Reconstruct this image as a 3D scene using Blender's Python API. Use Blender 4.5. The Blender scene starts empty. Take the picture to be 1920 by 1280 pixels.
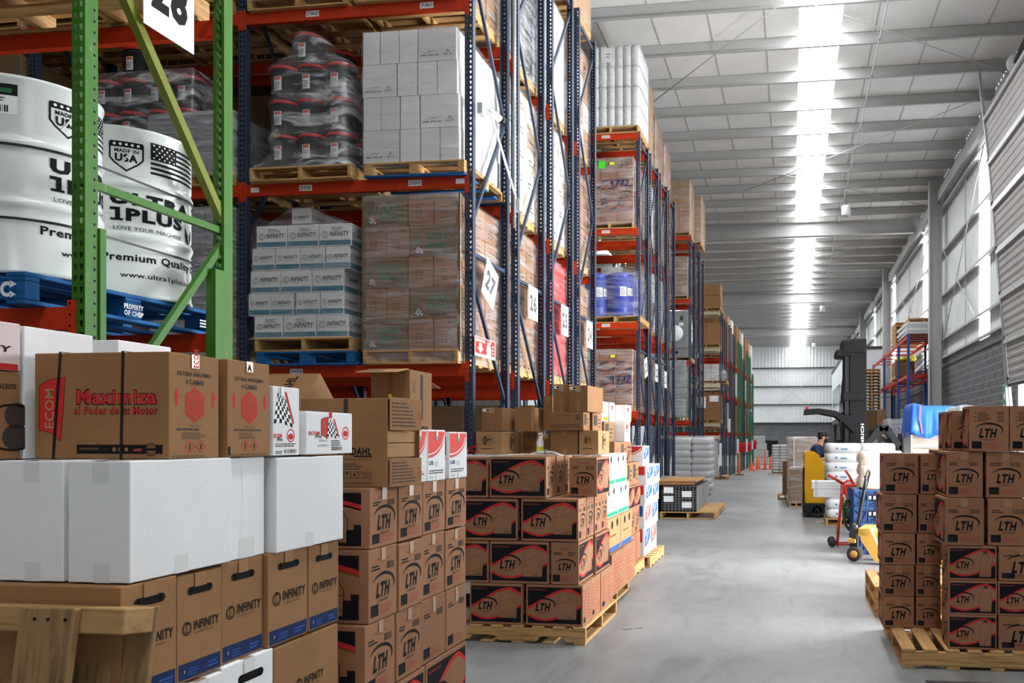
import bpy, bmesh, math, random
from mathutils import Vector, Matrix
random.seed(7)
C = bpy.context.scene.collection
S = bpy.context.scene
PI = math.pi

# ------------------------------------------------------------------ camera
EYE = 1.65
TH = math.atan((1484 - 1270) / 1560)          # the camera looks a little left of the aisle axis
CT, ST = math.cos(TH), math.sin(TH)
cam_d = bpy.data.cameras.new('camera'); cam = bpy.data.objects.new('camera', cam_d); C.objects.link(cam)
cam.location = (0, 0, EYE); cam.rotation_euler = (PI / 2, 0, TH)
cam_d.sensor_width = 36; cam_d.lens = 36 * 1560 / 1920
cam_d.shift_x = -(1270 - 960) / 1920; cam_d.shift_y = (821 - 640) / 1920
cam_d.clip_end = 300; cam_d.clip_start = 0.05
S.camera = cam

# ------------------------------------------------------------------ world, daylight, exposure
w = bpy.data.worlds.new('world'); S.world = w; w.use_nodes = True
bg = w.node_tree.nodes['Background']; bg.inputs[0].default_value = (0.86, 0.93, 1.0, 1); bg.inputs[1].default_value = 3.0
S.view_settings.view_transform = 'Standard'; S.view_settings.look = 'None'
S.view_settings.exposure = 0.0; S.view_settings.gamma = 1.0
S.view_settings.use_curve_mapping = False
S.cycles.use_denoising = True
S.cycles.max_bounces = 8; S.cycles.diffuse_bounces = 4; S.cycles.glossy_bounces = 3
S.cycles.transparent_max_bounces = 24; S.cycles.transmission_bounces = 4
S.cycles.sample_clamp_indirect = 6; S.cycles.caustics_reflective = False; S.cycles.caustics_refractive = False

def area(name, loc, rot, sx, sy, power, col=(1, 1, 1)):
    d = bpy.data.lights.new(name, 'AREA'); d.shape = 'RECTANGLE'; d.size = sx; d.size_y = sy
    d.energy = power; d.color = col
    o = bpy.data.objects.new(name, d); C.objects.link(o); o.location = loc; o.rotation_euler = rot
    return o
WALLX, ROOF, BACKY, ENDY, LEFTX = 5.3, 10.8, -14.0, 83.0, -14.0
DOORS = ((-9.0, -3.5, 4.3), (7.6, 12.4, 4.4), (17.0, 20.3, 4.4))      # openings in the aisle-side wall: y0, y1, height
# daylight entering through the loading doors, at the openings
SUNNY = (0.93, 0.97, 1.0)
area('daylight_door_open', (WALLX + 0.6, 10.0, 2.3), (0, PI / 2, 0), 4.2, 4.7, 1900, SUNNY)
area('daylight_off_the_yard', (WALLX + 1.0, 10.0, 0.4), (0, math.radians(125), 0), 2.0, 4.6, 750, (1, 0.98, 0.95))
area('daylight_door_near', (WALLX + 0.6, -6.2, 2.2), (0, PI / 2, 0), 4.2, 5.4, 30, SUNNY)
area('daylight_door_half', (WALLX + 0.6, 18.6, 1.5), (0, PI / 2, 0), 2.8, 3.2, 200, SUNNY)

# ------------------------------------------------------------------ picture frame to place: a pixel and one known coordinate
def ray(px, py):
    a = (px - 1270) / 1560
    return (-ST + CT * a, CT + ST * a, (821 - py) / 1560)
def xw(px, Y, py=800):
    r = ray(px, py); return r[0] * Y / r[1]
def yw(px, X):
    r = ray(px, 800); return r[1] * X / r[0]
def zw(px, py, Y):
    r = ray(px, py); return EYE + r[2] * Y / r[1]
def zx(px, py, X):
    r = ray(px, py); return EYE + r[2] * X / r[0]

# ------------------------------------------------------------------ mesh builder
MATS = {}
class MB:
    def __init__(s):
        s.v = []; s.f = []; s.m = []; s.sm = []; s.names = []
    def mi(s, m):
        if m not in s.names: s.names.append(m)
        return s.names.index(m)
    def add(s, vs, fs, m, smooth=False):
        b = len(s.v); s.v.extend([tuple(p) for p in vs]); k = s.mi(m)
        for f in fs:
            s.f.append([i + b for i in f]); s.m.append(k); s.sm.append(smooth)
    def poly(s, pts, m): s.add(pts, [list(range(len(pts)))], m)
    def box(s, x0, x1, y0, y1, z0, z1, m):
        s.add([(x0,y0,z0),(x1,y0,z0),(x1,y1,z0),(x0,y1,z0),(x0,y0,z1),(x1,y0,z1),(x1,y1,z1),(x0,y1,z1)],
              [(0,3,2,1),(4,5,6,7),(0,1,5,4),(1,2,6,5),(2,3,7,6),(3,0,4,7)], m)
    def bbox(s, x0, x1, y0, y1, z0, z1, m, bev=0.003, seg=2, smooth=True):
        bm = bmesh.new(); bmesh.ops.create_cube(bm, size=1)
        for v in bm.verts:
            v.co = Vector(((x0+x1)/2+v.co.x*(x1-x0), (y0+y1)/2+v.co.y*(y1-y0), (z0+z1)/2+v.co.z*(z1-z0)))
        bmesh.ops.bevel(bm, geom=bm.edges[:], offset=bev, segments=seg, profile=0.6, affect='EDGES')
        s.bm(bm, m, False); 
    def bm(s, bm, m, smooth=False, mat=None):
        bm.verts.index_update()
        vs = [(mat @ v.co if mat else v.co.copy()) for v in bm.verts]
        s.add(vs, [[v.index for v in f.verts] for f in bm.faces], m, smooth); bm.free()
    def bar(s, p, q, a, b, m, up=(0,0,1), ext=0):
        p = Vector(p); q = Vector(q); d = (q-p).normalized(); p = p - d*ext; q = q + d*ext
        u = Vector(up); r = d.cross(u)
        if r.length < 1e-4: r = d.cross(Vector((1,0,0)))
        r.normalize(); u = r.cross(d).normalized()
        r = r*a/2; u = u*b/2
        s.add([p-r-u,p+r-u,p+r+u,p-r+u,q-r-u,q+r-u,q+r+u,q-r+u],
              [(0,1,2,3),(7,6,5,4),(0,4,5,1),(1,5,6,2),(2,6,7,3),(3,7,4,0)], m)
    def tube(s, pts, r, m, n=8, closed=False, rads=None):
        pts = [Vector(p) for p in pts]; rings = []; N = len(pts)
        prev = None
        for i, p in enumerate(pts):
            a = pts[(i-1) % N] if (i > 0 or closed) else p
            b = pts[(i+1) % N] if (i < N-1 or closed) else p
            d = (b-a).normalized()
            if prev is None:
                x = d.cross(Vector((0,0,1)))
                if x.length < 1e-3: x = d.cross(Vector((1,0,0)))
            else:
                x = prev - d*prev.dot(d)
            x.normalize(); prev = x; y = d.cross(x)
            rr = rads[i] if rads else r
            rings.append([p + (x*math.cos(t*2*PI/n) + y*math.sin(t*2*PI/n))*rr for t in range(n)])
        vs = [v for R in rings for v in R]; fs = []
        for i in range(N if closed else N-1):
            j = (i+1) % N
            for t in range(n):
                fs.append((i*n+t, i*n+(t+1)%n, j*n+(t+1)%n, j*n+t))
        if not closed:
            fs.append(tuple(range(n))[::-1]); fs.append(tuple((N-1)*n+t for t in range(n)))
        s.add(vs, fs, m, True)
    def lathe(s, prof, n, m, cx=0, cy=0, cz=0, axis='z'):
        vs = []; fs = []
        for r, z in prof:
            for t in range(n):
                a = 2*PI*t/n
                p = (r*math.cos(a), r*math.sin(a), z)
                if axis == 'x': p = (p[2], p[0], p[1])
                if axis == 'y': p = (p[0], p[2], p[1])
                vs.append((p[0]+cx, p[1]+cy, p[2]+cz))
        for i in range(len(prof)-1):
            for t in range(n):
                q = (i*n+t, i*n+(t+1)%n, (i+1)*n+(t+1)%n, (i+1)*n+t)
                fs.append(q if axis != 'y' else q[::-1])
        s.add(vs, fs, m, True)
    def cyl(s, c, r, h, m, n=20, axis='z'):
        s.lathe([(0.0005,0),(r,0),(r,h),(0.0005,h)], n, m, c[0], c[1], c[2], axis)
        for k in range(len(s.sm)-3*n, len(s.sm)): s.sm[k] = False
    def loft(s, rings, m, smooth=True, cap=True):
        n = len(rings[0]); vs = [p for r in rings for p in r]; fs = []
        for i in range(len(rings)-1):
            for t in range(n):
                fs.append((i*n+t, i*n+(t+1)%n, (i+1)*n+(t+1)%n, (i+1)*n+t))
        if cap:
            fs.append(tuple(range(n))[::-1]); fs.append(tuple((len(rings)-1)*n+t for t in range(n)))
        s.add(vs, fs, m, smooth)
    def mesh(s, name):
        me = bpy.data.meshes.new(name); me.from_pydata(s.v, [], s.f)
        for n in s.names: me.materials.append(MATS[n])
        me.polygons.foreach_set('material_index', s.m)
        me.polygons.foreach_set('use_smooth', s.sm)
        me.update(); return me

def obj(name, mesh, parent=None, loc=(0,0,0), rz=0, label=None):
    if isinstance(mesh, MB): mesh = mesh.mesh(name)
    o = bpy.data.objects.new(name, mesh); C.objects.link(o); o.location = loc; o.rotation_euler = (0,0,rz)
    if parent: o.parent = parent
    if label: o['label'] = label
    return o
LABELS = {}
def tag(o, label, cat, group=None, kind=None):
    o['label'] = label; o['category'] = cat
    if group: o['group'] = group
    if kind: o['kind'] = kind
    LABELS.setdefault(label, []).append(o.name)
    return o
def thing(name, label, cat, loc=(0,0,0), rz=0, group=None):
    o = bpy.data.objects.new(name, None); C.objects.link(o); o.empty_display_size = 0.1
    o.location = loc; o.rotation_euler = (0,0,rz)
    return tag(o, label, cat, group)
def struct(name, mesh, parent=None, label=None):
    o = obj(name, mesh, parent, label=label)
    if not parent: o['kind'] = 'structure'
    return o

# ------------------------------------------------------------------ lettering
_tx = {}
def glyphs(t, bold=0.0, shear=0.0):
    k = (t, bold, shear)
    if k in _tx: return _tx[k]
    cu = bpy.data.curves.new('lettering', 'FONT'); cu.body = t; cu.size = 1; cu.offset = bold; cu.shear = shear
    cu.resolution_u = 2; cu.fill_mode = 'FRONT'; cu.space_character = 1.0 + bold*3.2
    o = bpy.data.objects.new('lettering', cu); C.objects.link(o)
    dg = bpy.context.evaluated_depsgraph_get()
    me = o.evaluated_get(dg).to_mesh()
    vs = [(v.co.x, v.co.y) for v in me.vertices]; fs = [list(p.vertices) for p in me.polygons]
    if not fs: vs, fs = [(0,0),(1,0),(1,1)], [[0,1,2]]
    o.evaluated_get(dg).to_mesh_clear(); bpy.data.objects.remove(o); bpy.data.curves.remove(cu)
    x0 = min(v[0] for v in vs); x1 = max(v[0] for v in vs); y0 = min(v[1] for v in vs); y1 = max(v[1] for v in vs)
    vs = [((x-x0)/(x1-x0), (y-y0)/(y1-y0)) for x, y in vs]
    _tx[k] = (vs, fs, (x1-x0)/(y1-y0)); return _tx[k]

def finer(vs, fs, w, step):
    bm = bmesh.new(); B = [bm.verts.new((x, y, 0)) for x, y in vs]
    for f in fs:
        try: bm.faces.new([B[i] for i in f])
        except ValueError: pass
    n = int(w/step)
    for i in range(1, n):
        bmesh.ops.bisect_plane(bm, geom=bm.verts[:]+bm.edges[:]+bm.faces[:], plane_co=(i/n, 0, 0), plane_no=(1, 0, 0))
    bm.verts.index_update(); r = [(v.co.x, v.co.y) for v in bm.verts], [[v.index for v in f.verts] for f in bm.faces]; bm.free(); return r
class Face:
    """a flat printing surface: o = lower left corner, u = right, v = up, both unit; W x H metres"""
    def __init__(s, mb, o, u, v, W, H, wrap=None):
        s.mb = mb; s.o = Vector(o); s.u = Vector(u); s.v = Vector(v); s.n = s.u.cross(s.v); s.W = W; s.H = H; s.wrap = wrap
    def P(s, x, y, l):
        if s.wrap: return s.wrap(x, y, 0.0006*l)
        return s.o + s.u*x + s.v*y + s.n*(0.0005*l)
    def poly(s, pts, m, l=1): s.mb.add([s.P(x,y,l) for x, y in pts], [list(range(len(pts)))], m)
    def tris(s, pts, fs, m, l=1): s.mb.add([s.P(x,y,l) for x, y in pts], fs, m)
    def rect(s, x, y, w, h, m, l=1):
        n = max(1, int(w/0.02)) if s.wrap else 1
        for i in range(n): s.poly([(x+w*i/n,y),(x+w*(i+1)/n,y),(x+w*(i+1)/n,y+h),(x+w*i/n,y+h)], m, l)
    def text(s, t, x, y, w, h, m, bold=0.02, shear=0, l=2, rot=0):
        vs, fs, asp = glyphs(t, bold, shear)
        if s.wrap and w and w/len(t) > 0.03: vs, fs = finer(vs, fs, w, 0.018)
        if w is None: w = h*asp
        if rot == 90: pts = [(x + h - b*h if False else x + (1-b)*h, y + a*w) for a, b in vs]
        else: pts = [(x+a*w, y+b*h) for a, b in vs]
        s.tris(pts, fs, m, l)
    def line(s, pts, t, m, l=1, closed=False):
        n = len(pts)
        for i in range(n if closed else n-1):
            a = Vector(pts[i]); b = Vector(pts[(i+1)%n]); d = b-a
            if d.length < 1e-6: continue
            if s.wrap and d.length > 0.03:
                k = int(d.length/0.025)+1; s.line([a+d*j/k for j in range(k+1)], t, m, l); continue
            d.normalize(); q = Vector((-d.y, d.x))*t/2; a = a-d*t*0.3; b = b+d*t*0.3
            s.poly([a-q, b-q, b+q, a+q], m, l)
    def ring(s, cx, cy, r, t, m, l=1, n=24, a0=0, a1=2*PI, ry=None):
        ry = ry or r
        for i in range(n):
            a = a0+(a1-a0)*i/n; b = a0+(a1-a0)*(i+1)/n
            ca, sa, cb, sb = math.cos(a), math.sin(a), math.cos(b), math.sin(b)
            s.poly([(cx+(r-t)*ca,cy+(ry-t)*sa),(cx+r*ca,cy+ry*sa),(cx+r*cb,cy+ry*sb),(cx+(r-t)*cb,cy+(ry-t)*sb)], m, l)
    def disc(s, cx, cy, r, m, l=1, n=20, ry=None):
        ry = ry or r
        s.poly([(cx+r*math.cos(2*PI*i/n), cy+ry*math.sin(2*PI*i/n)) for i in range(n)], m, l)
    def barcode(s, x, y, w, h, m, l=1):
        rnd = random.Random(int(x*1e4)); p = x
        while p < x+w:
            a = w*rnd.choice((0.02,0.035,0.06)); s.poly([(p,y),(p+a,y),(p+a,y+h),(p,y+h)], m, l); p += a + w*rnd.choice((0.025,0.04,0.05))
    def lines(s, x, y, w, h, n, m, l=1, dens=0.45):
        rnd = random.Random(int(x*1e4)+n)
        for i in range(n):
            yy = y + h*(n-1-i)/n; xx = x; end = x + w*rnd.uniform(0.6, 1.0)
            while xx < end:
                a = min(w*rnd.uniform(0.05, 0.16), end-xx); s.rect(xx, yy, a, h/n*dens, m, l); xx += a + w*0.02

ORD = ['first','second','third','fourth','fifth','sixth','seventh','eighth','ninth','tenth','eleventh','twelfth']
def nth(i): return ORD[i]
# ------------------------------------------------------------------ materials
def srgb(r, g, b):
    f = lambda c: (c/255/12.92) if c/255 <= 0.04045 else ((c/255+0.055)/1.055)**2.4
    return (f(r), f(g), f(b), 1)
def base(name):
    m = bpy.data.materials.new(name); m.use_nodes = True; MATS[name] = m
    nt = m.node_tree; return m, nt, nt.nodes['Principled BSDF'], nt.links.new
def N(nt, t, **k):
    n = nt.nodes.new(t)
    for a, b in k.items(): setattr(n, a, b)
    return n
def ramp(nt, stops):
    r = N(nt, 'ShaderNodeValToRGB'); e = r.color_ramp.elements
    e[0].position, e[0].color = stops[0]; e[1].position, e[1].color = stops[-1]
    for p, c in stops[1:-1]:
        x = e.new(p); x.color = c
    return r
def mul(c, k): return (c[0]*k, c[1]*k, c[2]*k, 1)
def plain(name, rgb, rough=0.6, metal=0, var=0.12, scale=6, bump=0, spec=0.4, stretch=(1,1,1)):
    m, nt, p, L = base(name); c = srgb(*rgb)
    tc = N(nt, 'ShaderNodeTexCoord'); mp = N(nt, 'ShaderNodeMapping'); mp.inputs['Scale'].default_value = stretch
    L(tc.outputs['Object'], mp.inputs[0])
    nz = N(nt, 'ShaderNodeTexNoise'); nz.inputs['Scale'].default_value = scale; nz.inputs['Detail'].default_value = 5
    L(mp.outputs[0], nz.inputs['Vector'])
    r = ramp(nt, [(0.3, mul(c, 1-var)), (0.7, mul(c, 1+var))]); L(nz.outputs[0], r.inputs[0]); L(r.outputs[0], p.inputs['Base Color'])
    p.inputs['Roughness'].default_value = rough; p.inputs['Metallic'].default_value = metal; p.inputs['Specular IOR Level'].default_value = spec
    if bump:
        b = N(nt, 'ShaderNodeBump'); b.inputs['Strength'].default_value = bump; b.inputs['Distance'].default_value = 0.01
        L(nz.outputs[0], b.inputs['Height']); L(b.outputs[0], p.inputs['Normal'])
    return m
def card(name, rgb, var=0.10):
    m, nt, p, L = base(name); c = srgb(*rgb)
    tc = N(nt, 'ShaderNodeTexCoord')
    nz = N(nt, 'ShaderNodeTexNoise'); nz.inputs['Scale'].default_value = 4; nz.inputs['Detail'].default_value = 6; nz.inputs['Roughness'].default_value = 0.65
    L(tc.outputs['Object'], nz.inputs['Vector'])
    wv = N(nt, 'ShaderNodeTexWave'); wv.bands_direction = 'Z'; wv.inputs['Scale'].default_value = 60; wv.inputs['Distortion'].default_value = 0.6
    L(tc.outputs['Object'], wv.inputs['Vector'])
    oi = N(nt, 'ShaderNodeObjectInfo')
    r = ramp(nt, [(0.3, mul(c, 1-var)), (0.7, mul(c, 1+var))]); L(nz.outputs[0], r.inputs[0])
    hv = N(nt, 'ShaderNodeHueSaturation'); L(r.outputs[0], hv.inputs['Color'])
    mr = N(nt, 'ShaderNodeMapRange'); mr.inputs['To Min'].default_value = 0.9; mr.inputs['To Max'].default_value = 1.08
    L(oi.outputs['Random'], mr.inputs[0]); L(mr.outputs[0], hv.inputs['Value'])
    L(hv.outputs[0], p.inputs['Base Color']); p.inputs['Roughness'].default_value = 0.8; p.inputs['Specular IOR Level'].default_value = 0.25
    b = N(nt, 'ShaderNodeBump'); b.inputs['Strength'].default_value = 0.06; b.inputs['Distance'].default_value = 0.004
    L(wv.outputs[0], b.inputs['Height'])
    b2 = N(nt, 'ShaderNodeBump'); b2.inputs['Strength'].default_value = 0.12; b2.inputs['Distance'].default_value = 0.02
    L(nz.outputs[0], b2.inputs['Height']); L(b.outputs[0], b2.inputs['Normal']); L(b2.outputs[0], p.inputs['Normal'])
    return m
def wood(name, rgb, dark, ax='X', rough=0.75):
    m, nt, p, L = base(name); c = srgb(*rgb); d = srgb(*dark)
    tc = N(nt, 'ShaderNodeTexCoord'); oi = N(nt, 'ShaderNodeObjectInfo')
    mp = N(nt, 'ShaderNodeMapping'); mp.inputs['Scale'].default_value = (1.2, 9, 22) if ax == 'X' else (9, 1.2, 22) if ax == 'Y' else (16, 16, 1.2)
    L(tc.outputs['Object'], mp.inputs[0]); L(oi.outputs['Random'], mp.inputs['Location'])
    nz = N(nt, 'ShaderNodeTexNoise'); nz.inputs['Scale'].default_value = 2.2; nz.inputs['Detail'].default_value = 8; nz.inputs['Roughness'].default_value = 0.7; nz.inputs['Distortion'].default_value = 0.5
    L(mp.outputs[0], nz.inputs['Vector'])
    r = ramp(nt, [(0.28, d), (0.5, c), (0.75, mul(c, 1.18))]); L(nz.outputs[0], r.inputs[0]); L(r.outputs[0], p.inputs['Base Color'])
    p.inputs['Roughness'].default_value = rough; p.inputs['Specular IOR Level'].default_value = 0.25
    b = N(nt, 'ShaderNodeBump'); b.inputs['Strength'].default_value = 0.25; b.inputs['Distance'].default_value = 0.006
    L(nz.outputs[0], b.inputs['Height']); L(b.outputs[0], p.inputs['Normal'])
def worn(name, rgb, under, rough=0.45, amount=0.68):
    """painted steel with rubbed patches"""
    m, nt, p, L = base(name); c = srgb(*rgb); u = srgb(*under)
    tc = N(nt, 'ShaderNodeTexCoord'); mp = N(nt, 'ShaderNodeMapping'); mp.inputs['Scale'].default_value = (9, 9, 2.2)
    L(tc.outputs['Object'], mp.inputs[0])
    nz = N(nt, 'ShaderNodeTexNoise'); nz.inputs['Scale'].default_value = 2.0; nz.inputs['Detail'].default_value = 9; nz.inputs['Roughness'].default_value = 0.7
    L(mp.outputs[0], nz.inputs['Vector'])
    r = ramp(nt, [(0.25, mul(c, 0.85)), (amount-0.03, mul(c, 1.1)), (amount+0.03, u)]); L(nz.outputs[0], r.inputs[0]); L(r.outputs[0], p.inputs['Base Color'])
    p.inputs['Roughness'].default_value = rough; p.inputs['Specular IOR Level'].default_value = 0.25
def emit(name, rgb, s):
    m, nt, p, L = base(name); p.inputs['Base Color'].default_value = (0.9,0.9,0.9,1)
    p.inputs['Emission Color'].default_value = srgb(*rgb); p.inputs['Emission Strength'].default_value = s
def film(name, lo=0.06, hi=0.5, tint=(235,238,242), scale=3.0, stretch=(0.6,0.6,5), f0=0.42, f1=0.72):
    """stretch wrap: clear with whitish streaks and broken highlights"""
    m, nt, p, L = base(name)
    out = nt.nodes['Material Output']
    tc = N(nt, 'ShaderNodeTexCoord'); mp = N(nt, 'ShaderNodeMapping'); mp.inputs['Scale'].default_value = stretch; mp.inputs['Rotation'].default_value = (0.12, 0.1, 0)
    L(tc.outputs['Object'], mp.inputs[0])
    nz = N(nt, 'ShaderNodeTexNoise'); nz.inputs['Scale'].default_value = scale; nz.inputs['Detail'].default_value = 7; nz.inputs['Roughness'].default_value = 0.62; nz.inputs['Distortion'].default_value = 0.8
    L(mp.outputs[0], nz.inputs['Vector'])
    mr = N(nt, 'ShaderNodeMapRange'); mr.inputs['From Min'].default_value = f0; mr.inputs['From Max'].default_value = f1
    mr.inputs['To Min'].default_value = lo; mr.inputs['To Max'].default_value = hi; L(nz.outputs[0], mr.inputs[0])
    b = N(nt, 'ShaderNodeBump'); b.inputs['Strength'].default_value = 0.7; b.inputs['Distance'].default_value = 0.03; L(nz.outputs[0], b.inputs['Height'])
    p.inputs['Base Color'].default_value = srgb(*tint); p.inputs['Roughness'].default_value = 0.16; p.inputs['Specular IOR Level'].default_value = 0.9
    L(b.outputs[0], p.inputs['Normal'])
    gl = N(nt, 'ShaderNodeBsdfGlossy'); gl.inputs['Roughness'].default_value = 0.14; L(b.outputs[0], gl.inputs['Normal'])
    tr = N(nt, 'ShaderNodeBsdfTransparent')
    mx = N(nt, 'ShaderNodeMixShader'); L(mr.outputs[0], mx.inputs[0]); L(tr.outputs[0], mx.inputs[1]); L(p.outputs[0], mx.inputs[2])
    m2 = N(nt, 'ShaderNodeMixShader'); m2.inputs[0].default_value = 0.09; L(mx.outputs[0], m2.inputs[1]); L(gl.outputs[0], m2.inputs[2])
    L(m2.outputs[0], out.inputs[0])

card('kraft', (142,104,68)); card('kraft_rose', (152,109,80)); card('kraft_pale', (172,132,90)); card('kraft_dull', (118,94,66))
card('white_card', (226,226,226), 0.03); card('pink_card', (205,188,186), 0.04); card('kraft_red', (190,60,55))
card('grey_card', (190,192,194), 0.04); card('faint_card', (213,213,211), 0.03)
for n, c in dict(ink=(24,24,27), ink_soft=(66,60,56), ink_red=(196,50,48), ink_coral=(226,92,84), ink_rust=(170,72,60), ink_navy=(28,46,86), ink_blue=(52,92,165), ink_teal=(52,122,146),
                 ink_green=(36,150,110), ink_orange=(240,120,40), paint_white=(238,238,238), ink_dark_green=(40,110,70), ink_brown=(120,88,62), sign_grey=(150,150,152), digit_grey=(84,84,86), ink_yellow=(235,225,60), tag_green=(70,220,50), hole=(8,8,8), ink_violet=(70,66,110)).items():
    plain(n, c, 0.75, var=0.03, spec=0.15)
plain('tape', (150,108,66), 0.3, var=0.05, spec=0.7); plain('tape_clear', (176,140,110), 0.2, var=0.05, spec=0.8)
plain('strap_black', (22,24,24), 0.4, var=0.05)
wood('pine', (190,150,98), (122,90,56), 'X'); wood('pine_y', (190,150,98), (122,90,56), 'Y'); wood('pine_z', (140,110,72), (52,44,36), 'Z'); wood('pine_old', (160,126,82), (96,72,46), 'X')
wood('grey_wood', (150,138,124), (70,62,56), 'X')
wood('blue_wood', (30,92,150), (16,50,92), 'X'); wood('blue_wood_y', (30,92,150), (16,50,92), 'Y')
worn('rack_orange', (190,54,18), (140,46,24), 0.5, 0.72); worn('rack_navy', (52,62,82), (96,98,100), 0.42, 0.75); worn('rack_green', (58,106,28), (140,138,104), 0.5, 0.66)
worn('rack_dark_green', (52,116,84), (120,130,116), 0.5, 0.74); worn('rack_olive', (112,120,34), (150,148,96), 0.45, 0.8); worn('rack_cream', (206,196,160), (150,140,110), 0.5, 0.75); worn('rack_blue', (46,78,150), (90,98,110), 0.45, 0.75)
plain('galvanised', (176,178,178), 0.35, 0.6, 0.08, 12); plain('steel_light', (200,202,200), 0.3, 0.7, 0.06, 8); plain('steel_dark', (70,70,72), 0.45, 0.3, 0.1, 8)
plain('steel_grey_paint', (196,196,194), 0.5, 0, 0.05, 3)
plain('drum_white', (222,226,222), 0.22, 0, 0.02, 2, spec=0.6); plain('pail_black', (30,32,34), 0.3, 0, 0.1, 5, spec=0.6); plain('lid_red', (196,44,44), 0.35, var=0.06)
plain('drum_blue', (44,66,170), 0.35, 0, 0.05, 3); plain('tarp_blue', (36,92,196), 0.45, 0, 0.12, 4, 0.15)
plain('bag_white', (214,215,217), 0.5, 0, 0.03, 9, 0.25); plain('bag_beige', (226,204,172), 0.6, 0, 0.05, 9, 0.3)
plain('truck_yellow', (240,176,20), 0.35, 0, 0.04, 3); plain('truck_grey', (28,28,30), 0.65, 0, 0.06, 4, spec=0.2); plain('truck_black', (26,26,28), 0.55, 0, 0.1, 5); plain('rubber', (60,56,54), 0.8, 0, 0.15, 9)
plain('jack_yellow', (230,178,84), 0.45, 0, 0.08, 6); plain('cart_red', (206,62,40), 0.45, 0, 0.08, 6); plain('crate_blue', (44,74,118), 0.5, 0, 0.06, 6); plain('hose_green', (40,74,54), 0.5, 0, 0.1, 8)
plain('aluminium', (216,220,224), 0.3, 0.75, 0.06, 5, stretch=(0.3,6,6)); plain('cone_orange', (240,86,40), 0.45, var=0.04); plain('ext_red', (204,26,30), 0.3, var=0.05)
plain('white_plastic', (238,239,240), 0.4, var=0.02); plain('black_wrap', (20,21,24), 0.2, 0, 0.2, 6, 0.6, 0.8)
plain('skin', (196,142,112), 0.5, var=0.05); plain('cloth_navy', (34,46,82), 0.85, 0, 0.12, 14, 0.2); plain('hair_black', (24,20,20), 0.6, 0, 0.2, 30, 0.3); plain('logo_blue', (90,170,210), 0.6)
plain('siding_white', (226,230,232), 0.5, var=0.03); plain('glass_dark', (60,70,80), 0.1, 0, 0.02, 3, spec=0.8)
plain('foil_grey', (150,152,156), 0.35, 0.3, 0.12, 7, 0.3); plain('panel_grey', (196,198,196), 0.5, 0, 0.05, 5)
plain('matt_dark', (30,26,24), 0.9, 0, 0.2, 3)  # near-black for carton seams, trousers and the bin
film('wrap', 0.03, 0.40); film('wrap_heavy', 0.06, 0.62, scale=4.0); film('wrap_light', 0.02, 0.28, scale=2.5); film('wrap_glint', 0.05, 0.80, scale=2.6, stretch=(0.9,0.9,3.2), f0=0.49, f1=0.70)
emit('skylight', (250,252,255), 19.0); emit('wall_light', (245,250,255), 6.0)
# concrete floor: trowelled grey slab with wear, scuffs and speckle
def floor_mat():
    m, nt, p, L = base('concrete'); tc = N(nt, 'ShaderNodeTexCoord')
    a = N(nt, 'ShaderNodeTexNoise'); a.inputs['Scale'].default_value = 0.35; a.inputs['Detail'].default_value = 8; a.inputs['Roughness'].default_value = 0.65; L(tc.outputs['Object'], a.inputs['Vector'])
    mp = N(nt, 'ShaderNodeMapping'); mp.inputs['Scale'].default_value = (1.0, 0.35, 1); mp.inputs['Rotation'].default_value = (0,0,0.5); L(tc.outputs['Object'], mp.inputs[0])
    b = N(nt, 'ShaderNodeTexNoise'); b.inputs['Scale'].default_value = 2.2; b.inputs['Detail'].default_value = 9; b.inputs['Roughness'].default_value = 0.75; b.inputs['Distortion'].default_value = 1.4; L(mp.outputs[0], b.inputs['Vector'])
    v = N(nt, 'ShaderNodeTexNoise'); v.inputs['Scale'].default_value = 38; v.inputs['Detail'].default_value = 3; L(tc.outputs['Object'], v.inputs['Vector'])
    r1 = ramp(nt, [(0.3, srgb(112,113,113)), (0.7, srgb(146,147,147))]); L(a.outputs[0], r1.inputs[0])
    r2 = ramp(nt, [(0.3, (0.62,0.62,0.62,1)), (0.5, (0.98,0.98,0.98,1)), (0.75, (1.16,1.16,1.16,1))]); L(b.outputs[0], r2.inputs[0])
    r3 = ramp(nt, [(0.28, (0.55,0.55,0.55,1)), (0.36, (1,1,1,1))]); L(v.outputs[0], r3.inputs[0])
    x = N(nt, 'ShaderNodeMix', data_type='RGBA', blend_type='MULTIPLY'); x.inputs[0].default_value = 1; L(r1.outputs[0], x.inputs[6]); L(r2.outputs[0], x.inputs[7])
    y = N(nt, 'ShaderNodeMix', data_type='RGBA', blend_type='MULTIPLY'); y.inputs[0].default_value = 0.8; L(x.outputs[2], y.inputs[6]); L(r3.outputs[0], y.inputs[7])
    L(y.outputs[2], p.inputs['Base Color'])
    mr = N(nt, 'ShaderNodeMapRange'); mr.inputs['To Min'].default_value = 0.38; mr.inputs['To Max'].default_value = 0.62; L(b.outputs[0], mr.inputs[0]); L(mr.outputs[0], p.inputs['Roughness'])
    bu = N(nt, 'ShaderNodeBump'); bu.inputs['Strength'].default_value = 0.08; bu.inputs['Distance'].default_value = 0.01; L(b.outputs[0], bu.inputs['Height']); L(bu.outputs[0], p.inputs['Normal'])
floor_mat()
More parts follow.
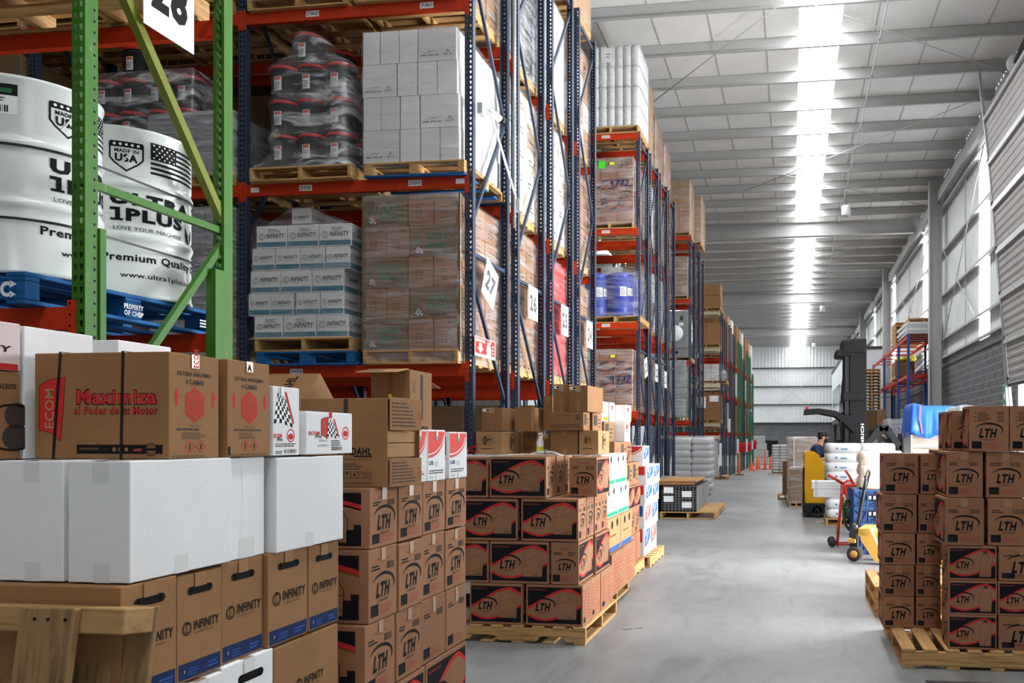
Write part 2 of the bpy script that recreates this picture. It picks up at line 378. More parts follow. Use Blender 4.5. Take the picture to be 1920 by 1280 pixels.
def block_mat():
    m, nt, p, L = base('block_wall'); tc = N(nt, 'ShaderNodeTexCoord')
    mp = N(nt, 'ShaderNodeMapping'); L(tc.outputs['UV'], mp.inputs[0])
    br = N(nt, 'ShaderNodeTexBrick'); br.inputs['Scale'].default_value = 1; br.inputs['Brick Width'].default_value = 0.4; br.inputs['Row Height'].default_value = 0.2; br.inputs['Mortar Size'].default_value = 0.008
    br.inputs['Color1'].default_value = srgb(88,90,94); br.inputs['Color2'].default_value = srgb(104,106,110); br.inputs['Mortar'].default_value = srgb(160,156,148)
    L(mp.outputs[0], br.inputs['Vector']); L(br.outputs[0], p.inputs['Base Color']); p.inputs['Roughness'].default_value = 0.9
block_mat()
def roof_mat():
    m, nt, p, L = base('roof_panel'); tc = N(nt, 'ShaderNodeTexCoord')
    nz = N(nt, 'ShaderNodeTexNoise'); nz.inputs['Scale'].default_value = 0.8; L(tc.outputs['Object'], nz.inputs['Vector'])
    r = ramp(nt, [(0.3, srgb(236,234,230)), (0.7, srgb(248,246,243))]); L(nz.outputs[0], r.inputs[0]); L(r.outputs[0], p.inputs['Base Color']); p.inputs['Roughness'].default_value = 0.6
roof_mat()
plain('roof_seam', (196,194,192), 0.6, var=0.03); plain('purlin', (184,184,182), 0.5, 0, 0.04, 2); plain('wall_shaded', (70,68,66), 0.7, 0, 0.1, 0.6); plain('wall_sheet', (232,235,235), 0.5, 0, 0.04, 0.6)
plain('door_slat', (160,156,154), 0.5, 0, 0.06, 1.5)
# ------------------------------------------------------------------ the building
b = MB(); b.poly([(LEFTX,BACKY,0),(WALLX+20,BACKY,0),(WALLX+20,ENDY,0),(LEFTX,ENDY,0)], 'concrete'); struct('floor', b)
# roof: white panels with a run of skylights, seams, purlins and deeper rafters
SKY = ((0.17, 1.10), (-9.0, -8.0))  # second strip is unseen, added to brighten the far end
b = MB(); xs = [LEFTX]
for a, c in sorted(SKY): xs += [a, c]
xs.append(WALLX)
for i in range(0, len(xs), 2):
    b.poly([(xs[i],BACKY,ROOF),(xs[i],ENDY,ROOF),(xs[i+1],ENDY,ROOF),(xs[i+1],BACKY,ROOF)], 'roof_panel')
b.poly([(-9.0,BACKY,ROOF+0.01),(-9.0,30,ROOF+0.01),(-8.0,30,ROOF+0.01),(-8.0,BACKY,ROOF+0.01)], 'roof_panel')
x = LEFTX
while x < WALLX:
    if not any(a-0.1 < x < c+0.1 for a, c in SKY): b.box(x-0.018, x+0.018, BACKY, ENDY, ROOF-0.012, ROOF-0.001, 'roof_seam')
    x += 1.22
ceil = struct('ceiling', b)
for i, (a, c) in enumerate(SKY):
    y0 = -9.0 if i == 0 else 30.0; b = MB(); b.poly([(a,y0,ROOF+0.02),(a,ENDY,ROOF+0.02),(c,ENDY,ROOF+0.02),(c,y0,ROOF+0.02)], 'skylight'); struct('window_%d' % (i+1), b)
y = 17.3 - 1.83*17; n = 0
pm = None
while y < ENDY:
    if y > BACKY:
        if pm is None:
            b = MB(); z0 = ROOF-0.30
            b.box(LEFTX, WALLX, -0.003, 0.003, z0, ROOF-0.013, 'purlin'); b.box(LEFTX, WALLX, -0.07, 0.0, z0, z0+0.004, 'purlin'); b.box(LEFTX, WALLX, 0.0, 0.07, ROOF-0.018, ROOF-0.013, 'purlin')
            b.box(LEFTX, WALLX, -0.07, -0.066, z0, z0+0.02, 'purlin')
            pm = b.mesh('ceiling_beam')
        o = struct('ceiling_beam', pm); o.location.y = y
    y += 1.83
rm = None
for y in (0.0, 34.6, 51.5, 68.0):
    if rm is None:
        b = MB(); b.box(LEFTX, WALLX, -0.006, 0.006, ROOF-0.86, ROOF-0.30, 'purlin'); b.box(LEFTX, WALLX, -0.13, 0.13, ROOF-0.88, ROOF-0.86, 'purlin'); b.box(LEFTX, WALLX, -0.13, 0.13, ROOF-0.31, ROOF-0.30, 'purlin'); rm = b.mesh('ceiling_beam')
    o = struct('ceiling_beam', rm); o.location.y = y
# bracing rods, cable run and pendant lamps
zr = ROOF-0.36
for i, (p, q) in enumerate((((-0.3,16.5,zr),(5.2,21.0,zr)), ((5.2,22.0,zr),(-1.6,29.6,zr)), ((-1.45,27.0,zr),(5.2,32.6,zr)), ((-3.6,21.5,zr),(-0.15,16.9,zr)),
        ((-3.5,36,zr),(5.2,44,zr)), ((5.2,37,zr),(-3.0,45,zr)), ((-3.4,52.5,zr),(5.2,60,zr)), ((5.2,53,zr),(-3,62,zr)), ((-2.5,69,zr),(5.2,78,zr)))):
    b = MB(); b.tube([p, q], 0.012, 'steel_grey_paint', 6); o = obj('bracing_rod', b)
    tag(o, 'thin pale steel bracing rod running diagonally under the roof purlins', 'brace', 'roof bracing rods')
b = MB(); b.tube([(1.92,14,zr-0.03),(1.92,80,zr-0.03)], 0.014, 'galvanised', 6)
for k in range(36): b.box(1.89,1.95, 15+k*1.83, 15.06+k*1.83, zr-0.06, zr+0.06, 'galvanised')
tag(obj('cable_conduit', b), 'grey cable conduit running along the aisle under the roof', 'conduit')
for i, y in enumerate((30.0, 52.5, 73.0)):
    t = thing('pendant_lamp', ['white cylindrical pendant lamp hanging nearest over the aisle', 'second white cylindrical pendant lamp down the aisle roof', 'small white pendant lamp hanging near the end wall'][i], 'lamp', (1.92, y, 9.5), 0, 'pendant lamps over the aisle')
    b = MB(); b.lathe([(0.001,0),(0.13,0),(0.165,0.03),(0.165,0.30),(0.15,0.36),(0.001,0.37)], 24, 'white_plastic'); obj('lamp_shade', b, t)
    b = MB(); b.lathe([(0.001,-0.012),(0.10,-0.012),(0.12,0.004)], 20, 'panel_grey'); obj('diffuser', b, t)
    b = MB(); b.tube([(0,0,0.36),(0,0,1.0)], 0.012, 'steel_dark', 6); obj('hanger', b, t)

def sheet(mb, p, u, L, z0, z1, n, m, pitch=0.25, dep=0.035):
    """vertical ribbed cladding from p along u for L metres, ribs standing out along n"""
    p = Vector(p); u = Vector(u); n = Vector(n); x = 0; k = 0; pts = []
    prof = ((0,0),(0.12,0),(0.15,1),(0.22,1))
    while x < L:
        for a, h in prof:
            if x+a*pitch/0.25 <= L: pts.append(p+u*(x+a*pitch/0.25)+n*(h*dep))
        x += pitch
    pts.append(p+u*L)
    vs = []; fs = []
    for q in pts: vs += [(q.x,q.y,z0),(q.x,q.y,z1)]
    for i in range(len(pts)-1): fs.append((2*i,2*i+2,2*i+3,2*i+1))
    mb.add(vs, fs, m)
def blocks(mb_mesh_name, quads, name):
    me = bpy.data.meshes.new(name); vs = []; fs = []; uvs = []
    for (p, q, z0, z1) in quads:
        L = (Vector(q)-Vector(p)).length; b0 = len(vs)
        vs += [(p[0],p[1],z0),(q[0],q[1],z0),(q[0],q[1],z1),(p[0],p[1],z1)]; fs.append((b0,b0+1,b0+2,b0+3)); o = p[1]
        uvs += [(o,z0),(o+L,z0),(o+L,z1),(o,z1)]
    me.from_pydata(vs, [], fs); uv = me.uv_layers.new(name='UVMap')
    for i, l in enumerate(me.loops): uv.data[i].uv = uvs[l.vertex_index]
    me.materials.append(MATS['block_wall']); me.update(); return me
# aisle-side wall: blockwork below, cladding above, openings for the loading doors
BZ = 4.15; cuts = [BACKY]
for a, c, h in DOORS: cuts += [a, c]
cuts.append(ENDY)
q = [((WALLX,cuts[i+1],0),(WALLX,cuts[i],0),0,BZ) for i in range(0, len(cuts), 2)]
struct('wall_right', blocks('', q, 'wall_right'))
STRIPS = [24.0 + 10.2*i for i in range(6)] + [13.8]
b = MB(); ys = [BACKY]
for s_ in sorted(STRIPS): ys += [s_-0.55, s_+0.55]
ys.append(ENDY)
for i in range(0, len(ys), 2): sheet(b, (WALLX+0.02, ys[i+1], 0), (0,-1,0), ys[i+1]-ys[i], BZ+0.25, ROOF, (-1,0,0), 'wall_sheet')
b.box(WALLX-0.02, WALLX+0.2, BACKY, ENDY, BZ, BZ+0.25, 'purlin')
struct('wall_right_cladding', b)
for i, s_ in enumerate(sorted(STRIPS)):
    b = MB(); b.box(WALLX, WALLX+0.03, s_-0.55, s_+0.55, BZ+0.25, ROOF-0.9, 'wall_light'); b.box(WALLX, WALLX+0.03, s_-0.55, s_+0.55, ROOF-0.9, ROOF, 'wall_sheet'); struct('window_%d' % (i+4), b)
b = MB()
for z in (4.42, 5.05, 6.55, 8.05, 9.55):
    b.box(WALLX-0.20, WALLX-0.001, 20.6, ENDY, z, z+0.006, 'purlin'); b.box(WALLX-0.20, WALLX-0.194, 20.6, ENDY, z-0.06, z, 'purlin'); b.box(WALLX-0.02, WALLX-0.014, 20.6, ENDY, z, z+0.08, 'purlin')
b.box(WALLX-0.34, WALLX-0.22, 20.6, ENDY, 9.75, 10.1, 'purlin')
for y in range(26, 80, 4): b.box(WALLX-0.12, WALLX-0.09, y, y+0.03, 4.4, 9.6, 'purlin')
struct('wall_right_beam', b)
cm = None
for y in (6.0, 15.2, 29.6, 44.2, 58.8, 73.4):
    if cm is None:
        b = MB(); b.box(-0.40,-0.385,-0.17,0.17,0,ROOF-0.3,'purlin'); b.box(-0.015,0,-0.17,0.17,0,ROOF-0.3,'purlin'); b.box(-0.385,-0.015,-0.006,0.006,0,ROOF-0.3,'purlin'); b.box(-0.45,0.0,-0.22,0.22,0,0.02,'purlin'); cm = b.mesh('wall_column')
    o = struct('wall_column', cm); o.location = (WALLX-0.21, y, 0)
for (p, q_) in (((5.05,23.0,9.4),(5.05,29.2,4.6)), ((5.05,24.2,5.1),(5.05,29.3,8.2)), ((5.05,31,9.4),(5.05,43,4.6)), ((5.05,31,4.6),(5.05,43,9.4))):
    b = MB(); b.tube([p, q_], 0.016, 'steel_grey_paint', 6); tag(obj('wall_bracing_rod', b), 'pale steel bracing rod crossing the clad wall bay beside the column', 'brace', 'wall bracing rods')
# end wall
struct('wall_back', blocks('', [((LEFTX,ENDY,0),(WALLX,ENDY,0),0,3.1)], 'wall_back'))
b = MB(); sheet(b, (LEFTX,ENDY+0.02,0), (1,0,0), WALLX-LEFTX, 3.1, ROOF, (0,-1,0), 'wall_sheet', 0.33, 0.05)
for z in (3.14, 4.95, 6.73, 8.56): b.box(LEFTX, WALLX, ENDY-0.2, ENDY-0.03, z-0.05, z+0.05, 'steel_dark')
struct('wall_back_cladding', b)
b = MB(); b.tube([(-2.5,ENDY-0.3,8.0),(2.6,ENDY-0.3,4.2)], 0.02, 'steel_grey_paint', 6); b.tube([(-2.5,ENDY-0.3,4.2),(3.6,ENDY-0.3,8.6)], 0.02, 'steel_grey_paint', 6); struct('wall_back_beam', b)
b = MB(); sheet(b, (LEFTX,BACKY,0), (0,1,0), 42-BACKY, 0, ROOF, (1,0,0), 'wall_shaded', 1.0); sheet(b, (LEFTX,42,0), (0,1,0), ENDY-42, 0, ROOF, (1,0,0), 'wall_sheet', 1.0); struct('wall_left', b)  # near stretch coloured dark to stand for shade behind the racks
b = MB(); sheet(b, (LEFTX,BACKY,0), (1,0,0), WALLX-LEFTX, 0, ROOF, (0,1,0), 'wall_sheet', 0.5); struct('wall_front', b)
# raised sectional door beside the aisle, on leaning tracks
def dx(z): return 5.02 - (z-2.9)*0.085
DY0, DY1 = 16.6, 20.2
t = bpy.data.objects.new('door_1', None); C.objects.link(t); t['kind'] = 'structure'
sec = 1.04
for k in range(6):
    z0 = 2.9+k*sec; z1 = z0+sec-0.008; b = MB()
    n_r = 6
    prof = []
    for j in range(n_r+1):
        f = j/n_r; prof.append((z0+(z1-z0)*f, 0.0)); 
        if j < n_r: prof.append((z0+(z1-z0)*(f+0.35/n_r), 0.0)); prof.append((z0+(z1-z0)*(f+0.5/n_r), 0.012)); prof.append((z0+(z1-z0)*(f+0.85/n_r), 0.012))
    vs = []; fs = []
    for z, d in prof: vs += [(dx(z)-d, DY0, z), (dx(z)-d, DY1, z)]
    for i in range(len(prof)-1): fs.append((2*i,2*i+1,2*i+3,2*i+2))
    b.add(vs, fs, 'door_slat')
    b.bar((dx(z1)-0.03,DY0,z1-0.05),(dx(z1)-0.03,DY1,z1-0.05),0.05,0.09,'steel_light'); b.bar((dx(z0)-0.02,DY0,z0+0.03),(dx(z0)-0.02,DY1,z0+0.03),0.03,0.05,'steel_light')
    if k == 0: b.bar((dx(z0)-0.01,DY0,z0-0.03),(dx(z0)-0.01,DY1,z0-0.03),0.05,0.06,'rubber')
    obj('door_panel', b, t)
b = MB(); b.bar((dx(0.2)-0.0,DY1+0.06,0.2),(dx(8.0),DY1+0.06,8.0),0.10,0.06,'galvanised'); b.bar((dx(8.0),DY1+0.06,8.0),(4.35,DY1+0.06,10.25),0.10,0.06,'galvanised')
b.bar((dx(2.9)+0.12,DY1+0.06,0.0),(dx(8.0)+0.12,DY1+0.06,8.0),0.05,0.10,'galvanised')
for z in (3.0,3.95,5.0,6.05,7.1,8.1): b.box(dx(z)-0.05, dx(z)+0.2, DY1-0.01, DY1+0.10, z, z+0.06, 'steel_dark')
b.box(4.55, 5.3, DY1+0.03, DY1+0.09, 8.75, 8.85, 'galvanised'); obj('door_track', b, t)
b = MB(); b.tube([(4.95,19.3,10.0),(4.8,16.2,10.15)], 0.07, 'strap_black', 10); obj('door_spring', b, t)
b = MB(); b.lathe([(0.001,0),(0.2,0),(0.2,0.12),(0.16,0.14),(0.001,0.14)], 24, 'white_plastic', 4.95, 19.3, 10.0, 'y'); obj('door_drum', b, t)
for i, (a, c, h) in enumerate(DOORS):
    b = MB(); b.box(WALLX-0.06, WALLX+0.12, a-0.12, a, 0, h, 'galvanised'); b.box(WALLX-0.06, WALLX+0.12, c, c+0.12, 0, h, 'galvanised'); b.box(WALLX-0.06, WALLX+0.12, a-0.12, c+0.12, h-0.01, h+0.25, 'purlin'); struct('door_frame_%d' % (i+1), b)
# exit sign on the blockwork beside the door
b = MB(); b.box(-0.02,0,-0.22,0.22,-0.28,0.28,'ink_green'); F = Face(b,(-0.02,0.22,-0.28),(0,-1,0),(0,0,1),0.44,0.56)
F.rect(0.02,0.02,0.40,0.52,'paint_white',1); F.rect(0.04,0.04,0.36,0.48,'ink_green',2); F.poly([(0.06,0.26),(0.2,0.40),(0.2,0.32),(0.36,0.32),(0.36,0.20),(0.2,0.20),(0.2,0.12)],'paint_white',3)
tag(obj('exit_sign', b, loc=(WALLX-0.02, 21.6, 2.72)), 'green and white arrow sign on the dark block wall beside the door', 'sign')
# steel edge plates let into the floor in the foreground
b = MB(); b.box(0.9, 5.2, 5.75, 5.83, 0.0005, 0.006, 'steel_dark'); b.box(1.45, 1.5, 4.4, 5.75, 0.0005, 0.005, 'steel_dark'); b.box(2.1, 5.2, 4.6, 5.7, 0.0005, 0.004, 'galvanised'); struct('floor_plate', b)
# ------------------------------------------------------------------ pallets
_pm = {}
def pallet(label, cx, cy, z, lx=1.2, ly=1.0, run='y', look='pine', rz=0, group=None, notch=False, far=False, gap=1, cat='pallet'):
    """stringers run along `run`; deck boards across them"""
    mats = {'pine': ('pine','pine_y','pine','pine_y'), 'blue': ('blue_wood','blue_wood_y','blue_wood','blue_wood_y'), 'two': ('pine','pine_y','blue_wood','blue_wood_y'), 'grey': ('grey_wood','grey_wood','grey_wood','grey_wood')}[look]
    key = (round(lx,2), round(ly,2), run, look, notch, gap)
    if key not in _pm:
        A, B = (lx, ly) if run == 'x' else (ly, lx)      # A along stringers, B across
        def bx(mb, a0,a1,b0,b1,z0,z1,m):
            if run == 'x': mb.bbox(a0,a1,b0,b1,z0,z1,m,0.003,1)
            else: mb.bbox(b0,b1,a0,a1,z0,z1,m,0.003,1)
        ma, mb_ = (mats[0], mats[1]) if run == 'x' else (mats[1], mats[0])
        lo = mats[2] if run != 'x' else mats[3]
        deck = MB(); nb = max(5, int(A/0.145)); wb = 0.098
        for i in range(nb):
            a = -A/2 + wb/2 + (A-wb)*i/(nb-1); j = random.uniform(-0.004,0.004)
            bx(deck, a-wb/2, a+wb/2, -B/2+j, B/2+j, 0.12, 0.14, mb_)
        bot = MB(); 
        for i in range(5):
            a = -A/2+0.05+(A-0.1)*i/4; bx(bot, a-0.048, a+0.048, -B/2, B/2, 0.0, 0.019, lo)
        strs = []
        for i in range(3):
            b0 = -B/2+0.02+(B-0.04)*i/2; s_ = MB()
            if look == 'blue' or look == 'two':
                for a in (-A/2+0.07, 0, A/2-0.07): bx(s_, a-0.07, a+0.07, b0-0.05 if i else b0-0.02, b0+0.05 if i < 2 else b0+0.02, 0.0195, 0.0995, ma)
                bx(s_, -A/2, A/2, b0-0.05 if i else b0-0.02, b0+0.05 if i < 2 else b0+0.02, 0.1, 0.1195, ma)
            elif notch:
                prof = [(-A/2,0.0195),(-A*0.36,0.0195),(-A*0.34,0.055),(-A*0.30,0.062),(-A*0.20,0.062),(-A*0.16,0.055),(-A*0.14,0.0195),(A*0.14,0.0195),(A*0.16,0.055),(A*0.20,0.062),(A*0.30,0.062),(A*0.34,0.055),(A*0.36,0.0195),(A/2,0.0195)]
                for k in range(len(prof)-1):
                    (a0,zA),(a1,zB) = prof[k],prof[k+1]
                    pts = []
                    for bb in (b0-0.02, b0+0.02):
                        for (aa, zz) in ((a0,zA),(a1,zB),(a1,0.1195),(a0,0.1195)): pts.append((aa,bb,zz) if run=='x' else (bb,aa,zz))
                    s_.add(pts, [(0,1,2,3),(7,6,5,4),(0,4,5,1),(2,6,7,3)] + ([(0,3,7,4)] if k==0 else []) + ([(1,5,6,2)] if k==len(prof)-2 else []), ma)
            else: bx(s_, -A/2, A/2, b0-0.02, b0+0.02, 0.0195, 0.1195, ma)
            strs.append(s_.mesh('stringer'))
        _pm[key] = (deck.mesh('deck_boards'), strs, bot.mesh('bottom_boards'))
    d, ss, bo = _pm[key]
    t = thing('pallet', label, cat, (cx, cy, z), rz, group)
    obj('deck_boards', d, t)
    for s_ in ss: obj('stringer', s_, t)
    obj('bottom_boards', bo, t)
    return t

# ------------------------------------------------------------------ pallet racking
_post = {}
def post_mesh(H, mat, wd=0.085, dp=0.07, holes=True, side_holes=False, pitch=0.0508):
    k = (H, mat, wd, dp, holes, side_holes)
    if k in _post: return _post[k]
    b = MB(); c1, c2, hw = wd*0.27, wd*0.73, 0.0085
    if holes:
        for x0, x1 in ((0,c1-hw),(c1+hw,c2-hw),(c2+hw,wd)): b.poly([(x0,0,0),(x1,0,0),(x1,0,H),(x0,0,H)], mat)
        n = int(H/pitch)
        for c in (c1, c2):
            for i in range(n):
                z = i*pitch; z2 = H if i == n-1 else z+pitch
                if i == 0: b.poly([(c-hw,0,0),(c+hw,0,0),(c+hw,0,0.012),(c-hw,0,0.012)], mat)
                top = z+0.012+0.026
                nz = H if i == n-1 else z+pitch+0.012
                b.poly([(c-hw,0,top),(c+hw,0,top),(c+hw,0,nz),(c-hw,0,nz)], mat)
                zb = z+0.012
                b.poly([(c-hw,0,zb),(c-hw*0.35,0,zb),(c-hw,0,zb+0.014)], mat); b.poly([(c+hw*0.35,0,zb),(c+hw,0,zb),(c+hw,0,zb+0.014)], mat)
    else: b.poly([(0,0,0),(wd,0,0),(wd,0,H),(0,0,H)], mat)
    for x in (0, wd):
        b.poly([(x,0,0),(x,dp,0),(x,dp,H),(x,0,H)] if x else [(x,dp,0),(x,0,0),(x,0,H),(x,dp,H)], mat)
        lx = x+0.016 if x == 0 else x-0.016
        b.poly([(min(x,lx),dp,0),(max(x,lx),dp,0),(max(x,lx),dp,H),(min(x,lx),dp,H)], mat)
    if side_holes:
        F = Face(b, (wd,0,0), (0,1,0), (0,0,1), dp, H)
        for i in range(int(H/pitch)): F.disc(dp*0.72, i*pitch+0.02, 0.0065, 'hole', 1, 8)
    _post[k] = b.mesh('post'); return _post[k]
_bracem = {}
def upright(label, X, Y, D, H, mat, nodes, hz, brace_mat=None, group=None, side=False, cat='rack frame', plates=True, wd=0.085):
    """X: face towards the aisle, Y: front, D: depth. nodes: zigzag (which, z)"""
    t = thing('rack_upright_frame', label, cat, (X, Y, 0), 0, group); dp = 0.07
    pm_ = post_mesh(H, mat, wd, dp, True, side)
    obj('post', pm_, t, (-wd, 0, 0)); o = obj('post', pm_, t, (0, D, 0), PI)
    bm_ = brace_mat or mat; xc = -wd/2
    key = (D, tuple(nodes), tuple(hz), bm_, wd)
    if key not in _bracem:
        L = []
        def chan(p, q):
            b = MB(); p = Vector(p); q = Vector(q); d = (q-p).normalized(); nrm = Vector((1,0,0)); s_ = d.cross(nrm).normalized()
            for k, (u0,u1,v0,v1) in enumerate(((-0.018,0.018,0.010,0.013),(-0.018,-0.015,-0.016,0.010),(0.015,0.018,-0.016,0.010))):
                c = [p+s_*u0+nrm*v0, p+s_*u1+nrm*v0, p+s_*u1+nrm*v1, p+s_*u0+nrm*v1]; e = [x+(q-p) for x in c]
                b.add(c+e, [(0,1,2,3),(7,6,5,4),(0,4,5,1),(1,5,6,2),(2,6,7,3),(3,7,4,0)], bm_)
            return b.mesh('brace')
        ypos = {'f': dp*0.6, 'b': D-dp*0.6}
        for i in range(len(nodes)-1):
            (a, za), (c, zc) = nodes[i], nodes[i+1]
            if za is None or zc is None: continue
            L.append(chan((xc, ypos[a], za), (xc, ypos[c], zc)))
        for z in hz: L.append(chan((xc, dp*0.6, z), (xc, D-dp*0.6, z)))
        fp = MB(); fp.box(-0.07,0.07,-0.06,0.06,0,0.006,mat); fp.cyl((0.055,0,0.006),0.01,0.012,'galvanised',8)
        _bracem[key] = (L, fp.mesh('foot_plate'))
    for m in _bracem[key][0]: obj('brace', m, t)
    if plates:
        for y in (0.035, D-0.035): obj('foot_plate', _bracem[key][1], t, (xc, y, 0))
    return t
_beamm = {}
def beam(label, x0, x1, Y, z, front=True, mat='rack_orange', group=None, tags=(), h=0.115, stickers=(), wd=0.085, conn=True):
    """x0..x1 clear span between posts; z top of beam; Y outer face of the posts"""
    key = (round(x1-x0,3), mat, h, front)
    if key not in _beamm:
        L = x1-x0; b = MB(); s_ = 1 if front else -1
        pr = [(0.0,0),(0.0,-h),(0.045,-h),(0.045,-0.035),(0.028,-0.035),(0.028,0)]
        vs = []; n = len(pr)
        for x in (0, L): vs += [(x, s_*y, z_) for y, z_ in pr]
        fs = [tuple(range(n))[::-1], tuple(range(n, 2*n))] + [(i,(i+1)%n,n+(i+1)%n,n+i) for i in range(n)]
        if not front: fs = [f[::-1] for f in fs]
        b.add(vs, fs, mat); m = b.mesh('beam')
        c = MB(); c.box(0, 0.042, s_*-0.004, s_*-0.0005, -h-0.055, 0.03, mat) if s_ > 0 else c.box(0, 0.042, 0.0005, 0.004, -h-0.055, 0.03, mat)
        F = Face(c, (0,-0.004,-h-0.055), (1,0,0), (0,0,1), 0.042, h+0.085) if front else Face(c, (0.042,0.004,-h-0.055), (-1,0,0), (0,0,1), 0.042, h+0.085)
        for zz in (0.02, 0.07, 0.12, 0.17): F.disc(0.013, zz, 0.006, 'hole', 1, 8)
        _beamm[key] = (m, c.mesh('connector'))
    m, c = _beamm[key]
    t = obj('rack_beam', m, None, (x0, Y, z)); tag(t, label, 'rack beam', group)
    if conn:
        obj('connector', c, t, (-0.042, 0, 0)); obj('connector', c, t, (x1-x0, 0, 0))
    for (px_, txt, wl, hl) in tags:
        g = MB(); g.box(-wl/2, wl/2, -0.0015, -0.0003, -hl/2, hl/2, 'paint_white'); F = Face(g, (-wl/2,-0.0015,-hl/2), (1,0,0), (0,0,1), wl, hl)
        if txt: F.text(txt, wl*0.08, hl*0.2, wl*0.84, hl*0.6, 'ink', 0.02)
        obj('location_label', g, t, (px_-x0, 0, -h/2+0.005))
    return t
NODES = (('f',0.75),('b',2.05),('f',3.30),('b',None),('f',3.75),('b',5.12),('f',6.45),('b',7.75))
HZ = (0.25, 3.49, 7.86)
BAY = 2.43; RX = -3.11; WD = 0.085
def bay_x(i): return RX-WD-i*BAY, RX-(i+1)*BAY      # clear span right, left of bay i (right, left)
FD = 1.08
ROWS = {27: 7.85, 26: 9.21, 25: 10.60, 24: 12.00, 23: 16.98, 22: 18.36, 21: 19.78, 20: 21.18, 19: 25.87, 18: 27.25, 17: 28.65}
LEV = {27: (2.38,4.24,6.0), 26: (2.38,4.24,6.0), 25: (2.38,4.24,6.0), 24: (2.38,4.24,6.0)}
LV2 = (2.2, 4.05, 6.0, 7.98)
def rname(r): return 'row marked %d' % r
POS = {27:'the row behind the tall white cartons', 26:'second', 25:'third', 24:'fourth'}
for r, Y in ROWS.items():
    nb = 3 if r == 27 else 2 if r in (26,25,24,23) else 1
    blk = 'near rack block' if r >= 24 else 'middle rack block' if r >= 20 else 'far blue rack block'
    for i in range(nb+1):
        ro = ORD[27-r] if r >= 24 else ORD[23-r] if r >= 20 else ORD[19-r]
        lab = ('navy upright frame at the aisle end, %s row of %s' % (ro, blk)) if i == 0 else 'navy upright frame %s from the aisle, %s row of %s' % (ORD[i], ro, blk)
        upright(lab, RX-i*BAY, Y, FD, 8.02, 'rack_navy', NODES, HZ, group='navy rack frames')
    for i in range(nb):
        x1, x0 = bay_x(i)
        for li, z in enumerate(LEV.get(r, LV2)):
            for fr in (True, False):
                tags = ()
                if r == 27 and fr and i == 0:
                    tags = {1: ((xw(573,Y),'27-03-02',0.14,0.06),(xw(778,Y),'27-03-01',0.14,0.06),(xw(478,Y),'',0.09,0.05),(xw(863,Y),'',0.09,0.05)), 2: ((xw(586,Y),'27-04-02',0.14,0.06),(xw(800,Y),'27-04-01',0.14,0.06)), 0: ((xw(556,Y),'27-02-02',0.14,0.05),)}[li]
                elif r == 23 and fr and i == 0: tags = ((xw(1136,Y),'23-0%d-01' % (li+2),0.17,0.06),)
                lab = 'orange %s beam, %s level of bay %s, row %s, %s' % ('front' if fr else 'rear', ORD[li], ORD[i], ORD[27-r] if r >= 24 else ORD[23-r] if r >= 20 else ORD[19-r], blk)
                beam(lab, x0, x1, Y if fr else Y+FD, z, fr, group='orange rack beams', tags=tags)
# nearest row: green frame
Y28, D28 = 3.305, 0.985
G_N = (('f',1.62),('b',2.73),('f',None),('b',2.86),('f',4.02))
t28 = upright('bright green steel upright frame at the end of the nearest rack', RX, Y28, D28, 6.0, 'rack_green', G_N[:2], (2.80, 4.12, 0.3), group='green rack frames', side=True, wd=0.066)
b = MB(); b.bar((-0.033,D28-0.05,2.87),(-0.033,0.05,4.02),0.045,0.04,'rack_olive',(1,0,0)); obj('brace', b, t28, label='olive diagonal brace')
b = MB(); b.box(-0.03,0.010,0.072,0.105,0.0,2.60,'rack_green'); obj('post_guard', b, t28)
b = MB(); b.box(-0.045,0.012,D28-0.155,D28-0.150,0.0,2.57,'rack_green'); b.box(0.006,0.012,D28-0.150,D28-0.072,0.0,2.57,'rack_green'); obj('post_guard', b, t28)
upright('bright green upright frame one bay in on the nearest rack', RX-BAY, Y28, D28, 6.0, 'rack_green', G_N[:2], (2.80, 4.12, 0.3), group='green rack frames', wd=0.066)
x1, x0 = bay_x(0)
for li, z in enumerate((2.235, 3.99)):
    for fr in (True, False):
        beam('orange %s beam on the green frames, %s level' % ('front' if fr else 'rear', ('lower','upper')[li]), x0, x1, Y28 if fr else Y28+D28, z, fr, group='orange rack beams', h=0.10)
# row signs hung on the frame ends
def sign(txt, label, y, z, w, h, tilt=0, x=RX+0.016, col='digit_grey'):
    b = MB(); b.box(0,0.004,-w/2,w/2,-h,0,'paint_white'); F = Face(b, (0.004,-w/2,-h), (0,1,0), (0,0,1), w, h)
    F.text(txt, w*0.14, h*0.24, w*0.72, h*0.52, col, 0.045)
    o = obj('row_sign', b, loc=(x, y, z)); o.rotation_euler = (tilt, 0, 0); tag(o, label, 'sign', 'rack row signs'); return o
sign('27', 'white row sign reading 27 hanging askew on the frame', 8.36, 3.435, 0.36, 0.42, -0.42)
sign('26', 'white row sign reading 26 hanging on its frame', 9.72, 3.475, 0.36, 0.40)
sign('25', 'white row sign reading 25 hanging on its frame', 11.14, 3.47, 0.36, 0.41)
sign('24', 'white row sign reading 24 hanging on its frame', 12.56, 3.45, 0.38, 0.41)
sign('23', 'white row sign reading 23 tilted on the middle rack', 17.55, 3.36, 0.36, 0.41, 0.25)
sign('22', 'white row sign reading 22 on the middle rack', 19.0, 3.36, 0.36, 0.41)
sign('21', 'white row sign reading 21 on the middle rack', 20.4, 3.3, 0.36, 0.41)
sign('28', 'large white row sign reading 28 on the green frame', 3.79, 4.075, 0.34, 0.425, 0, RX+0.016, 'ink')
